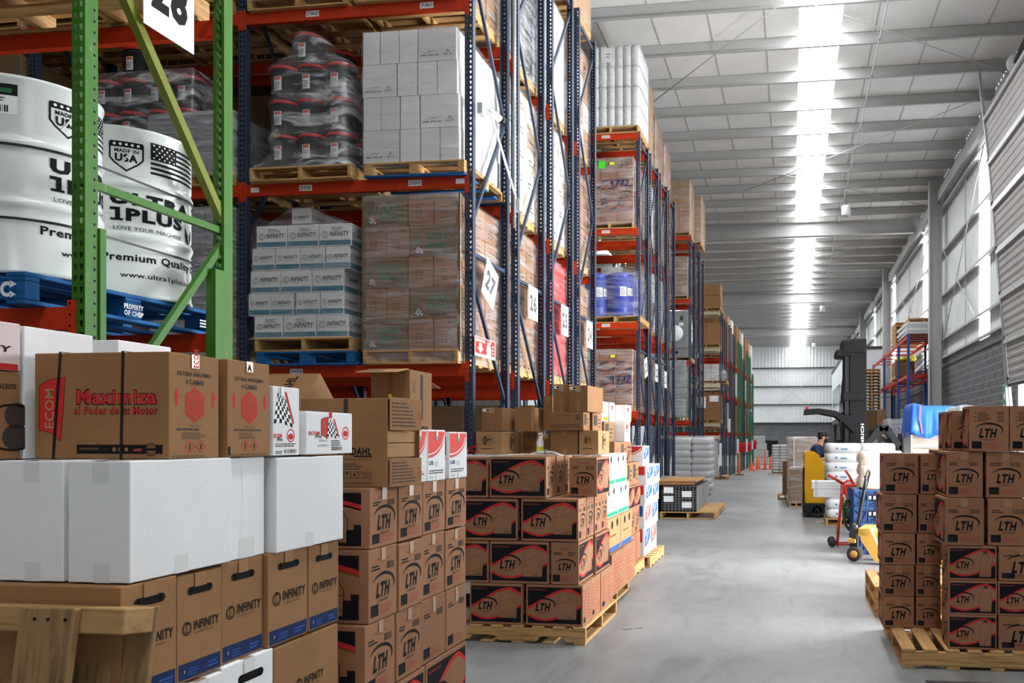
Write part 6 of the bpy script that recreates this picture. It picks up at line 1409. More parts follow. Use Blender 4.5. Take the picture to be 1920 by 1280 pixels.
# --- middle block, front row
def art_far(F, W, H, i, k):
    if k in (1,2,3,5): 
        (art_panel(F, W, H, 'none') if k in (3,1) else short_lth(F, W, H))
def nine(label, x, y, z, s, bold=0.006):
    b = MB(); F = Face(b,(0,0,0),(1,0,0),(0,0,1),s*4,s)
    F.ring(s*0.3,s*0.68,s*0.26,s*0.17,'ink_violet',1,12,0,2*PI,s*0.3); F.line([(s*0.54,s*0.8),(s*0.45,0)],s*0.17,'ink_violet',1)
    F.line([(s*0.85,s*0.9),(s*1.4,s*0.92),(s*1.1,0)],s*0.17,'ink_violet',1); F.line([(s*0.95,s*0.45),(s*1.35,s*0.5)],s*0.14,'ink_violet',1)
    F.line([(s*1.65,s*0.9),(s*2.2,s*0.92),(s*1.9,0)],s*0.17,'ink_violet',1); F.line([(s*1.75,s*0.45),(s*2.15,s*0.5)],s*0.14,'ink_violet',1)
    F.line([(s*2.45,s*0.75),(s*2.65,s*0.95),(s*2.9,s*0.8),(s*2.8,s*0.5),(s*2.4,s*0.05),(s*3.05,s*0.05)],s*0.17,'ink_violet',1)
    tag(obj('handwritten_number', b, loc=(x,y,z)), label, 'writing')
Y23 = 16.98; fx = RX-WD-0.06
X23 = xw(1190,Y23-0.05)
load('brown oil cartons handwritten 9772 on the upper level of the middle block', xw(1188,Y23-0.05), Y23-0.05, 6.0, xw(1188,Y23-0.05)-xw(1095,Y23-0.05), 1.2, 1.33, 'kraft_rose', 3, 3, 6, 'wrap', art=art_far, tags=((0.30,0.83,0.14,0.15,'tag_green'),(0.52,0.88,0.10,0.06,'ink_yellow')), seed=50)
nine('number 9772 handwritten on the upper oil carton load', xw(1144,Y23-0.05), Y23-0.078, 6.142+0.72, 0.135)
load('brown oil cartons handwritten 9772 on the lowest level of the middle block', xw(1186,Y23-0.05), Y23-0.05, 2.2, xw(1186,Y23-0.05)-xw(1092,Y23-0.05), 1.2, 1.15, 'kraft_rose', 3, 3, 5, 'wrap', art=art_far, tags=((0.02,0.80,0.16,0.16,'tag_green'),(0.57,0.85,0.09,0.06,'ink_yellow')), seed=51)
nine('number 9772 handwritten on the lowest oil carton load', xw(1144,Y23-0.05), Y23-0.078, 2.342+0.45, 0.15)
load('oil cartons handwritten 9772 half hidden behind the navy frames', xw(1092,Y23-0.05), Y23-0.05, 6.0, 0.95, 1.2, 1.33, 'kraft_rose', 3, 3, 6, 'wrap', art=art_far, seed=52)
load('brown load under clear film beside the blue drums', xw(1094,Y23-0.05), Y23-0.05, 4.05, 0.95, 1.2, 1.3, 'kraft', 3, 3, 5, 'wrap_heavy', seed=53)
pallet('wooden pallet under the blue plastic drums', xw(1152,Y23), Y23+0.55, 4.051, 1.1, 1.1, 'y')
for i, (px_, yy) in enumerate(((1120,Y23+0.25),(1164,Y23+0.22),(1136,Y23+0.85),(1180,Y23+0.82))):
    t = thing('plastic_drum', 'blue plastic drum on the middle rack, %s' % ('rack side front','aisle side front','rack side back','aisle side back')[i], 'drum', (xw(px_,yy), yy, 4.193), 0, 'blue plastic drums')
    b = MB(); b.lathe([(0.001,0),(0.24,0),(0.262,0.03),(0.275,0.2),(0.278,0.5),(0.275,0.76),(0.262,0.83),(0.272,0.85),(0.272,0.885),(0.24,0.90),(0.001,0.895)],32,'drum_blue'); body_ = obj('drum_body', b, t)
    if i < 2:
        g = MB(); F = Face(g,(0,0,0),(1,0,0),(0,0,1),1,1,lambda x,y,l: Vector(((0.282+l)*math.cos(-PI/2+x/0.28),(0.282+l)*math.sin(-PI/2+x/0.28),y)))
        for (a, c, w_, h2) in ((0.04,0.40,0.14,0.2),(0.20,0.42,0.16,0.16)): F.rect(a,c,w_,h2,'paint_white',1); F.lines(a+0.01,c+0.02,w_-0.02,h2-0.04,5,'ink_soft',2,0.3)
        obj('paper_label', g, body_)
film_box('clear film over the blue plastic drums', xw(1096,Y23), xw(1196,Y23), Y23-0.06, Y23+1.12, 4.16, 5.10, 'wrap_light', 8, 0.01, seed=54)
# ribbed white packs on the very top
pallet('wooden pallet under the ribbed white packs, top of middle block', xw(1144,Y23-0.05), Y23+0.55, 7.981, xw(1198,Y23-0.05)-xw(1092,Y23-0.05), 1.2, 'y')
xA, xB = xw(1108,Y23-0.03), xw(1198,Y23-0.03)
for li in range(4):
    for j in range(2):
        b = MB(); n = 6; w_ = (xB-xA)/n; hh = 0.415
        ring = []
        for i in range(n):
            for k in range(7): t_ = PI+PI*k/6; ring.append((xA+w_*(i+0.5)+w_*0.5*math.cos(t_), 0.06+0.06*math.sin(t_)))
        ring += [(xB,0.56),(xA,0.56)]
        b.loft([[(x,y,z) for x,y in ring] for z in (0.0,hh-0.030)], 'white_card', False); b.loft([[(xA+0.5*(xB-xA)+(x-xA-0.5*(xB-xA))*1.03, y*1.03-0.016, z) for x,y in ring] for z in (hh-0.032,hh-0.006)], 'grey_card', False)
        o = obj('ribbed_pack', b, loc=(0, Y23-0.03+0.57*j, 8.123+0.418*li)); tag(o, 'ribbed white pack on top of the middle block, %s layer, %s row' % (ORD[li], ('front','back')[j]), 'pack', 'ribbed white packs')
b = MB(); b.box(0,0.28,0,0.003,0,0.3,'paint_white'); Face(b,(0,0,0),(1,0,0),(0,0,1),0.28,0.3).lines(0.1,0.1,0.1,0.12,2,'ink_soft',1,0.3); tag(obj('paper_sheet', b, loc=(xA+0.22, Y23-0.036, 8.123+0.418*3+0.08)), 'white paper sheet on the topmost ribbed white pack', 'paper')
film_box('film around the ribbed white packs', xA, xB, Y23-0.03, Y23+1.13, 8.1, 9.8, 'wrap_light', 8, 0.012, seed=55)
LM = []
def many(rows, defs):
    for (r, z, w_, h2, body, nx, nz, fm, lab) in defs: load(lab, RX-WD-0.05, ROWS[r]-0.03, z, w_, 1.12, h2, body, nx, 3, nz, fm, seed=len(LM)+60); LM.append(1)
many(None, ((22,7.98,1.0,1.7,'kraft_pale',2,3,'wrap','tall tan load on top of second row, middle block'),(21,7.98,1.0,1.3,'kraft',3,4,'wrap','brown load on top of third row, middle block'),(20,7.98,1.0,1.1,'kraft_rose',2,3,'wrap','brown load on top of fourth row, middle block'),
    (22,6.0,1.0,1.4,'white_card',2,4,'wrap','white load on upper level of second row, middle block'),(21,6.0,1.0,1.4,'kraft',3,5,'wrap','brown load on upper level of third row, middle block'),(22,4.05,1.0,1.3,('white_card','kraft_rose'),2,4,'wrap_heavy','pale load on middle level of second row, middle block'),(21,4.05,1.0,1.4,'white_card',2,4,'wrap','white load on middle level of third row, middle block'),
    (22,2.2,1.0,1.2,'kraft',3,4,'wrap','brown load on lower level of second row, middle block'),(21,2.2,1.0,1.3,'foil_grey',2,4,'wrap_heavy','grey load on lower level of third row, middle block'),(20,6.0,1.0,1.3,'kraft_pale',2,4,'wrap','tan load on upper level of fourth row, middle block'),(20,4.05,1.0,1.3,'kraft',3,4,'wrap','brown load on middle level of fourth row, middle block'),(20,2.2,1.0,1.3,'kraft_rose',2,4,'wrap','brown load on lower level of fourth row, middle block')))
# far blue block front row
Y19 = 25.87
load('tan carton stack on top of the far blue block', xw(1294,Y19), Y19-0.05, 7.98, 1.05, 1.15, 1.62, 'kraft_pale', 3, 3, 4, 'wrap', seed=80)
load('tan carton stack on top of second row, far blue block', xw(1315,27.2), 27.2, 7.98, 1.0, 1.15, 1.5, 'kraft_pale', 2, 2, 3, 'wrap', seed=81)
load('black and grey shrink-wrapped load low on the far blue block', xw(1286,Y19), Y19-0.05, 2.2, 0.85, 1.15, 1.75, 'foil_grey', 2, 3, 6, 'wrap_heavy', seed=82)
load('brown load beside the grey shrink-wrapped one, far blue block', xw(1286,Y19)-0.90, Y19-0.05, 2.2, 0.8, 1.15, 1.5, 'kraft', 2, 3, 5, seed=83)
load('brown load on the upper level of far blue block', xw(1290,Y19), Y19-0.05, 6.0, 1.0, 1.15, 1.2, 'kraft', 2, 3, 4, seed=84)
t = thing('machine_cabinet', 'grey metal machine cabinet with round port on the far blue block', 'machine', (xw(1266,Y19), Y19, 4.193)); pallet('pallet under the grey machine cabinet', xw(1266,Y19), Y19+0.5, 4.051, 1.0, 1.0, 'y')
b = MB(); b.bbox(-0.42,0.42,0,0.9,0,1.45,'foil_grey',0.02,2); b.box(-0.42,0.42,-0.004,0.0,0.27,0.285,'steel_dark'); b.box(0.15,0.25,-0.006,0,1.15,1.28,'steel_dark'); b.box(0.12,0.26,-0.006,0,0.98,1.08,'paint_white'); obj('cabinet_body', b, t)
b = MB(); b.lathe([(0.001,-0.03),(0.23,-0.03),(0.25,0.0)],28,'white_plastic',0,0,0.75,'y'); obj('port', b, t); b = MB(); b.lathe([(0.001,-0.012),(0.04,-0.01),(0.05,0.0)],12,'strap_black',0.05,0,0.15,'y'); obj('plug', b, t)
# white sacks on the floor before the far block
def sack(w_, d_, h_, m='bag_white', seed=0, text=None):
    rnd = random.Random(seed); b = MB(); rings = []; n = 7
    for k in range(n):
        f = k/(n-1); s_ = (0.62,0.90,0.985,1.0,0.985,0.90,0.62)[k]
        ins = (1-s_)*0.14+0.0
        rings.append(rrect(-w_/2+ins*0.7, w_/2-ins*0.7, ins*0.7, d_-ins*0.7, 0.09, h_*f, 5, 0.012, seed+k))
    b.loft(rings, m, True, True)
    if text:
        F = Face(b,(-w_/2,-0.002,0),(1,0,0),(0,0,1),w_,h_); F.lines(w_*0.42,h_*0.35,w_*0.3,h_*0.22,1,'ink_teal',1,0.6); F.poly([(w_*0.28,h_*0.35),(w_*0.34,h_*0.45),(w_*0.28,h_*0.6)],'ink_navy',1)
    return b.mesh('sack')
def sacks(desc, x0, yf, z, nx, ny, nz, w_, d_, h_, m, group, text=False, jit=0.015):
    ms = [sack(w_, d_, h_*1.04, m, s_, text and s_ < 2) for s_ in range(3)]; rnd = random.Random(nx*7+nz)
    for k in range(nz):
        for i in range(nx):
            for j in range(ny):
                o = obj('sack', ms[rnd.randrange(3)], None, (x0+w_*(i+0.5)+rnd.uniform(-jit,jit), yf+d_*j+rnd.uniform(-jit,jit), z+h_*k), rnd.uniform(-0.03,0.03))
                tag(o, '%s, %s layer from below, %s column%s' % (desc, ORD[k], ORD[i], '' if ny == 1 else ', '+('front','back','rear')[j]), 'sack', group)
pallet('pallet under the silver-wrapped sacks by the far blue block', xw(1275,23.6), 24.1, 0, 1.2, 1.1, 'y')
sacks('pale sack by the far blue block', xw(1258,23.6), 23.6, 0.142, 2, 1, 8, 0.58, 1.0, 0.19, 'bag_white', 'pale sacks by the far block')
film_box('film around the pale sacks by the far blue block', xw(1258,23.6), xw(1258,23.6)+1.17, 23.6, 24.6, 0.142, 1.70, 'wrap', 6, 0.02, seed=91)
# pallets of tiles with black trays at the aisle edge
t = thing('tray_stack', 'low pallet of black gridded trays wrapped in grey film at the aisle edge', 'wrapped load', (xw(1240,16.9), 16.9, 0.142)); pallet('wooden pallet under the black gridded trays', xw(1240,16.9)+0.55, 18.1, 0, 1.15, 2.5, 'y')
ww = xw(1272,16.9)-xw(1238,16.9)+0.35; b = MB(); b.bbox(-0.0,ww,0,2.4,0,0.52,'strap_black',0.01,1)
for k in range(1,9): b.box(0,ww,-0.004,0.0,0.052*k,0.052*k+0.008,'foil_grey')
for k in range(1,10): b.box(ww*k/10,ww*k/10+0.01,-0.004,0.0,0,0.52,'foil_grey')
for (a, c) in ((0.05,0.38),(0.05,0.2),(ww-0.3,0.30),(ww-0.3,0.08)): b.box(a,a+0.2,-0.007,-0.003,c,c+0.12,'paint_white')
b.bbox(ww*0.0,ww+0.012,0.02,1.2,-0.01,0.50,'foil_grey',0.004,1); b.bbox(ww*0.0,ww+0.012,1.25,2.42,-0.01,0.50,'foil_grey',0.004,1); obj('trays', b, t)
b = MB(); b.bbox(-0.1,ww-0.1,0.3,2.3,0.525,0.56,'kraft',0.006,1); b.bbox(ww-0.9,ww-0.05,0.6,2.2,0.56,0.62,'kraft_pale',0.02,1); obj('cardboard_cover', b, t)
b = MB(); b.bbox(-1.1,0.65,0.9,2.9,0,0.05,'foil_grey',0.004,1); b.bbox(-1.1,0.62,0.95,2.8,-0.06,-0.005,'grey_card',0.004,1); b.bbox(-1.1,0.6,0.9,2.8,-0.64,-0.07,'strap_black',0.01,1); tag(obj('panel_stack', b, loc=(xw(1240,16.9)-0.75, 16.9+0.75, 0.66)), 'stack of grey panels lying behind the black gridded trays', 'panels')

# --- last racks down the aisle
FR = [(-2.76,33.0,6.75,'rack_navy'),(-2.72,34.6,6.6,'rack_navy'),(-2.66,36.5,6.6,'rack_navy'),(-2.60,38.0,6.4,'rack_navy'),(-2.50,39.8,6.3,'rack_dark_green'),(-2.45,41.2,6.3,'rack_dark_green'),(-2.40,42.6,5.7,'rack_navy'),(-2.33,44.6,6.3,'rack_dark_green'),(-2.28,46.4,6.2,'rack_dark_green'),(-2.22,48.6,5.4,'rack_dark_green')]
FN = ('first','second','third','fourth','fifth','sixth','seventh','eighth','ninth','last')
for i, (x, y, H, m) in enumerate(FR):
    col = 'navy' if m == 'rack_navy' else 'green'
    nd = (('f',0.4),('b',1.6),('f',2.8),('b',4.0),('f',5.2))
    upright('%s upright frame, %s of the last racks down the aisle' % (col, FN[i]), x, y, 1.0, H, m, nd, (0.3, H-0.15), group='frames of the last racks')
    upright('%s inner upright frame, %s of the last racks down the aisle' % (col, FN[i]), x-2.5, y, 1.0, H, m, nd, (0.3, H-0.15), group='frames of the last racks')
    bm_ = 'rack_cream' if i == 0 else 'rack_orange'
    lv = (1.75,2.25,3.8,5.25,6.7) if i == 0 else (1.9,3.5,5.0)
    for li, z in enumerate(lv):
        for fr in (True, False): beam('%s %s beam, %s level of %s rack down the aisle' % ('cream' if i == 0 else 'orange', 'front' if fr else 'rear', ORD[li], FN[i]), x-2.5, x-0.085, y if fr else y+1.0, z, fr, bm_, 'beams of the last racks', h=0.13)
    if i: 
        for li, z in enumerate(lv+((H,) if i in (1,3,4,6,7) else ())):
            zz_ = z if z < H else lv[-1]
            if z >= H: continue
            load('%s load on %s level of %s rack down the aisle' % (('brown','tan','pale')[(i+li)%3], ORD[li], FN[i]), x-0.1, y-0.04, z, 1.0, 1.0, (1.15,1.1,1.9)[li] if li < 3 else 1.0, ('kraft','kraft_pale','white_card')[(i+li)%3], 2, 2, 3, None, seed=100+i*7+li)
FX = lambda p: xw(p, 32.95)
load('brown carton load on top of first rack down the aisle', FX(1351), 32.95, 6.7, 1.1, 1.0, 0.95, 'kraft', 1, 1, 2, None, seed=130)
load('brown cartons on the fourth level of first rack down the aisle', FX(1350), 32.95, 5.25, 1.1, 1.0, 0.85, 'kraft', 2, 2, 1, None, seed=131)
load('single brown carton with white papers in first rack down the aisle', FX(1351), 32.95, 2.25, 1.05, 1.0, 1.0, 'kraft', 1, 1, 1, None, tags=((0.1,0.45,0.36,0.45,'paint_white'),(0.58,0.7,0.36,0.24,'paint_white')), seed=132)
b = MB()
for k in range(5): b.bbox(-0.55,0.55,0,0.9,0.05*k,0.05*k+0.044,'panel_grey',0.003,1)
tag(obj('panel_stack', b, loc=(FX(1337), 33.05, 3.945+0.142-0.0+1.3-0.0 if False else 5.252-0.30)), 'stack of pale panels on a shelf in first rack down the aisle', 'panels') if False else None
o = obj('sack', sack(1.0,0.9,0.42,'wrap_heavy',5)); o.location = (FX(1337), 33.0, 3.802+0.142); tag(o, 'plastic-wrapped bundle on the third level of first rack down the aisle', 'bundle'); pallet('pallet under the plastic-wrapped bundle', FX(1337), 33.5, 3.801, 1.1, 1.0, 'y')
for k in range(4):
    b = MB(); b.bbox(0,0.9,-0.02,0.02,0,1.55,'panel_grey',0.004,1); o = obj('leaning_panel', b, loc=(FX(1338)-0.42+0.10*k, 33.3, 0.142)); o.rotation_euler = (-0.08, 0.20, 1.35); tag(o, 'pale panel leaning in the bottom of first far rack, %s of four' % ORD[k], 'panel', 'leaning pale panels')
pallet('pallet under the leaning pale panels', FX(1338), 33.6, 0, 1.1, 1.3, 'y')
load('tall brown load on the floor beside the leaning panels', FX(1324)-0.2, 33.2, 0, 1.0, 1.0, 1.4, 'kraft', 1, 1, 1, None, seed=135)
# white end protectors, extinguishers and cones along the far racks
for i, (x, y, z0, z1) in enumerate(((-2.76,32.999,0.55,1.45),(-2.50,39.799,0.9,1.6),(-2.33,44.599,0.9,1.6),(-2.22,48.599,1.0,1.5),(-2.66,36.499,1.9,2.5))):
    b = MB(); b.bbox(-0.085,0.015,-0.02,0,z0,z1,'white_plastic',0.004,1); tag(obj('end_protector', b, loc=(x, y, 0)), 'white guard strip on the %s of the far rack posts' % ORD[i], 'guard', 'white post guards')
def extinguisher(x, y, z, lab):
    t = thing('fire_extinguisher', lab, 'fire extinguisher', (x, y, z), 0, 'far fire extinguishers')
    b = MB(); b.lathe([(0.001,0),(0.085,0),(0.09,0.02),(0.09,0.42),(0.06,0.48),(0.025,0.5),(0.001,0.5)],16,'ext_red'); obj('cylinder_body', b, t)
    b = MB(); b.bbox(-0.02,0.02,-0.02,0.02,0.5,0.55,'strap_black',0.004,1); b.bar((0,0,0.55),(0.12,0,0.59),0.02,0.014,'strap_black'); vh = obj('valve_handle', b, t)
    b = MB(); b.tube([(0.03,0,0.52),(0.11,-0.02,0.45),(0.11,-0.02,0.2)],0.014,'strap_black',6); obj('hose', b, vh)
for i, (x, y, z) in enumerate(((-3.15,29.826,0.75),(-2.407,39.85,0.95),(-2.357,41.25,0.95),(-2.237,44.65,0.95),(-2.127,48.65,1.0))): extinguisher(x, y, z, 'red fire extinguisher, %s along the far racks' % ORD[i])
def cone(x, y, H, lab, slim=False):
    t = thing('traffic_cone', lab, 'traffic cone', (x, y, 0), 0, 'orange traffic cones'); r = 0.07 if slim else 0.14
    b = MB(); b.lathe([(r,0.03),(r*0.9,0.05),(0.03,H),(0.001,H)],18,'cone_orange'); obj('cone_body', b, t)
    b = MB(); b.bbox(-0.2,0.2,-0.2,0.2,0,0.03,'cone_orange' if not slim else 'rubber',0.01,1); obj('base', b, t)
    b = MB(); b.lathe([(r*0.42+0.006,H*0.62),(r*0.32+0.006,H*0.76)],18,'paint_white'); obj('reflective_band', b, t)
cone(xw(1386,37.2), 37.2, 1.05, 'tall slim orange post cone beside the green rack', True); cone(xw(1409,42.5), 42.5, 0.45, 'short orange cone by the far green rack'); cone(xw(1421,44.0), 44.0, 0.75, 'orange cone standing first in the row across the aisle end'); cone(xw(1434.5,44.2), 44.2, 1.05, 'tall slim orange cone in the middle of the aisle end row', True); cone(xw(1446,44.0), 44.0, 0.75, 'orange cone beside the far white sacks')
b = MB()
for k in range(4): b.bbox(-0.6,0.5-0.1*k,0,1.0,0.45*k,0.45*k+0.43,'grey_card' if k%2 else 'panel_grey',0.02,1)
tag(obj('goods_stack', b, loc=(xw(1428,52),52,0)), 'grey stack of goods at the foot of the end wall', 'goods'); b = MB(); b.bbox(-0.5,0.5,0,0.8,0,1.5,'matt_dark',0.03,1); tag(obj('bin', b, loc=(xw(1444,54),54,0)), 'dark bin behind the cones at the aisle end', 'bin')
# ------------------------------------------------------------------ oil cartons on the pallet to the right of the aisle
Y7 = 6.14; XL = xw(1691,Y7)
pallet('wooden pallet in front on the right of the aisle, under the oil cartons', XL+0.66, Y7+0.60, 0, 1.32, 1.2, 'x')
gr = 'oil cartons right of the aisle'
YF = 6.17; zf = (0.142, 0.387, 0.634, 0.882, 1.222, 1.555, 1.88)
def rcart(kind, p0, p1, Y, li_z, h, d, lab, rz=0):
    x0, x1 = xw(p0,Y), xw(p1,Y); return carton(kind, x1, Y, li_z, x1-x0, d, h, lab, gr, rz=rz)
for li in range(3):
    rcart('lth_bottle_l', 1778, 1870, YF, zf[li], 0.244, 0.24, 'oil carton with bottle artwork facing the aisle entry, %s layer of right-hand pile' % LN[li])
    rcart('lth_short_l' if li != 1 else 'lth_bottle_l', 1871.5, 1965, YF+0.01, zf[li], 0.243, 0.24, 'oil carton beside the bottle artwork cartons, %s layer of right-hand pile' % LN[li])
    for j in range(3): rcart('lth_bottle_l', 1778-1.5*j, 1866, YF+0.245*(j+1), zf[li], 0.243, 0.24, 'oil carton behind the bottle artwork carton, %s layer, %s row back, right-hand pile' % (LN[li], ORD[j]))
rcart('lth_short_l', 1771, 1846, YF-0.0, zf[3], 0.337, 0.40, 'oil carton standing above the bottle artwork cartons, aisle corner, right-hand pile', 0.015)
rcart('lth_short_l', 1852, 1928, YF+0.02, zf[3], 0.335, 0.40, 'oil carton above the bottle artwork cartons, second from the corner, right-hand pile')
rcart('lth_short_l', 1774.5, 1844, YF+0.05, zf[4], 0.33, 0.40, 'oil carton second from top at the corner, right-hand pile', -0.01)
rcart('lth_short_l', 1849, 1924, YF+0.05, zf[4], 0.328, 0.40, 'oil carton second from top, away from the corner, right-hand pile')
rcart('lth_table_l', 1816, 1892, YF+0.03, zf[5], 0.325, 0.24, 'oil carton with printed table topmost on the right-hand pile, nearer the aisle')
rcart('lth_table_l', 1893.5, 1970, YF+0.03, zf[5], 0.325, 0.24, 'oil carton with printed table topmost on the right-hand pile, at the picture edge')
rcart('lth_table_l', 1784, 1850, YF+0.30, zf[5], 0.30, 0.20, 'oil carton in the middle of the top row, left artwork side showing, right-hand pile')
rcart('lth_table_l', 1767, 1832, YF+0.52, zf[5], 0.30, 0.20, 'oil carton at the back of the top row, right-hand pile')
for li in (3,4):
    for j in range(2): rcart('lth_short_l', 1762-6*j, 1830, YF+0.46+0.42*j-(0.0), zf[li], 0.333, 0.40, 'oil carton behind the corner carton, %s layer, %s row back, right-hand pile' % (('fourth','fifth')[li-3], ORD[j]))
YC = 6.80; zc = (0.142, 0.392, 0.642, 0.894, 1.205, 1.53)
cp = ((1655,1714),(1655,1714),(1654,1716),(1651.5,1719),(1657,1723))
for li in range(5):
    rcart('lth_short_l', cp[li][0], cp[li][1], YC, zc[li], zc[li+1]-zc[li]-0.003, 0.36, 'oil carton in the single column nearest the aisle, %s layer, right of the aisle' % ORD[li], (0.01,-0.01,0.0,0.015,-0.02)[li])
    rcart('lth_short_l', cp[li][1]+2.5, cp[li][1]+50, YC+0.02, zc[li], zc[li+1]-zc[li]-0.004, 0.30, 'oil carton behind the single aisle column, %s layer, right of the aisle' % ORD[li])
for k in range(2): pallet('empty wooden pallet, %s of two stacked behind the right-hand pile' % ('lower','upper')[k], 0.76+0.6, 8.35, 0.1415*k, 1.2, 1.0, 'x')
# tall load with a clear plastic top behind the pile
load('tall load under clear plastic behind the right-hand oil cartons', xw(1822,8.9), 8.9, 0, xw(1822,8.9)-xw(1772,9.6)-0.02, 0.7, 1.84, 'white_card', 1, 1, 1, 'wrap_heavy', seed=140)

load('wrapped load standing deeper behind the right-hand oil cartons', 4.0, 6.3, 0, 1.9, 1.1, 1.95, 'kraft', 4, 2, 6, 'wrap', seed=141)  # out of view, added to shade the near piles from the door
# ------------------------------------------------------------------ pallet truck (hand jack)
t = thing('pallet_jack', 'yellow hand pallet jack with black handle parked beside the oil cartons', 'pallet jack', (xw(1603,11.42), 11.42, 0), -0.25)
for i, y in enumerate((-0.07, 0.07)):
    b = MB(); b.lathe([(0.001,-0.025),(0.06,-0.025),(0.095,-0.02),(0.10,0.0),(0.095,0.02),(0.06,0.025),(0.001,0.025)],24,'rubber',0,y,0.10,'y'); o = obj('wheel', b, t); b = MB(); b.lathe([(0.001,-0.028),(0.05,-0.028),(0.05,0.028),(0.001,0.028)],14,'jack_yellow',0,y,0.10,'y'); obj('hub', b, o)
b = MB(); b.bbox(-0.05,0.05,-0.04,0.04,0.08,0.30,'strap_black',0.01,1); b.lathe([(0.001,0.26),(0.05,0.26),(0.05,0.48),(0.03,0.50),(0.001,0.50)],16,'steel_dark'); b.bbox(-0.09,0.02,-0.06,0.06,0.24,0.30,'jack_yellow',0.01,1); obj('pump', b, t)
b = MB(); pts = [(0.02,0,0.34),(0.05,0,0.55),(0.13,0,1.0),(0.15,0,1.10)]; b.tube(pts,0.024,'strap_black',10); obj('handle_bar', b, t)
b = MB(); lp = []
for k in range(20):
    a = 2*PI*k/20; lp.append((0.165+0.02*math.sin(a), 0.15*math.cos(a)*(1.0 if math.sin(a) > 0 else 0.82), 1.10+0.12*math.sin(a)))
b.tube(lp,0.015,'steel_dark',8,True); b.tube([(0.15,-0.13,1.14),(0.155,0.0,1.10),(0.15,0.13,1.14)],0.012,'strap_black',6); obj('handle_loop', b, t)
b = MB(); b.tube([(0.06,0,0.5),(0.15,0.01,0.6),(0.17,0.01,0.85),(0.14,0,1.0)],0.006,'ink_blue',6); obj('cable', b, t)
b = MB()
for y in (-0.27, 0.11):
    prof = [(0.10,0.46),(0.24,0.46),(0.42,0.09),(1.30,0.085),(1.34,0.05),(1.30,0.03),(0.42,0.03),(0.30,0.05),(0.13,0.30)]
    n = len(prof); vs = [(x,y,z) for x,z in prof]+[(x,y+0.16,z) for x,z in prof]; b.add(vs,[tuple(range(n)),tuple(range(n,2*n))[::-1]]+[((i+1)%n,i,n+i,n+(i+1)%n) for i in range(n)],'jack_yellow')
b.bbox(0.09,0.25,-0.27,0.27,0.36,0.47,'jack_yellow',0.012,2); obj('forks', b, t)
# ------------------------------------------------------------------ red hose cart
t = thing('hose_cart', 'red tube-frame cart carrying a green hose reel in front of the white sacks', 'cart', (xw(1580,12.9), 12.95, 0))
b = MB()
for y in (-0.12, 0.12):
    b.tube([(0.0,y,0.95),(-0.04,y,0.5),(-0.08,y,0.03)],0.014,'cart_red',8); b.tube([(0.02,y,0.95),(0.14,y,0.5),(0.20,y,0.10)],0.014,'cart_red',8)
b.tube([(-0.08,-0.12,0.03),(0.22,-0.12,0.05)],0.014,'cart_red',8); b.tube([(-0.08,0.12,0.03),(0.22,0.12,0.05)],0.014,'cart_red',8); b.tube([(-0.08,-0.12,0.03),(-0.08,0.12,0.03)],0.014,'cart_red',8); b.tube([(-0.02,-0.12,0.62),(-0.02,0.12,0.62)],0.012,'cart_red',8); obj('frame', b, t)
b = MB(); b.bbox(-0.02,0.21,-0.13,0.13,0.80,0.95,'cart_red',0.015,2); obj('tray', b, t)
b = MB(); b.tube([(0.02,-0.10,0.95),(-0.10,-0.12,1.02),(-0.22,-0.14,1.09)],0.022,'cart_red',8); b.tube([(0.16,-0.06,0.95),(0.10,-0.06,1.07),(0.04,-0.06,1.16)],0.018,'cart_red',8); b.tube([(0.02,0.1,0.96),(0.10,0.1,1.0),(0.2,0.1,0.96)],0.014,'cart_red',8); obj('handle', b, t)
b = MB()
for k in range(5): b.tube([(0.12+0.19*math.cos(2*PI*i/20)*0.55, -0.14+0.03*k, 0.50+0.24*math.sin(2*PI*i/20)) for i in range(20)],0.022,'hose_green',8,True)
b.lathe([(0.001,-0.02),(0.10,-0.02),(0.10,0.16),(0.001,0.16)],16,'hose_green',0.12,-0.13,0.50,'y'); obj('hose_reel', b, t)
b = MB(); b.bbox(0.07,0.12,-0.135,-0.131,0.68,0.90,'ink_blue',0.002,1); b.tube([(0.10,-0.135,0.69),(0.13,-0.14,0.62),(0.10,-0.14,0.56),(0.07,-0.14,0.62),(0.10,-0.135,0.69)],0.008,'strap_black',6); obj('lifting_strap', b, t)
for y in (-0.15,0.15):
    b = MB(); b.lathe([(0.001,-0.012),(0.06,-0.012),(0.065,0.0),(0.06,0.012),(0.001,0.012)],16,'rubber',-0.16,y,0.066,'y'); b.tube([(-0.16,y,0.066),(-0.08,y,0.066)],0.008,'cart_red',6); obj('wheel', b, t)
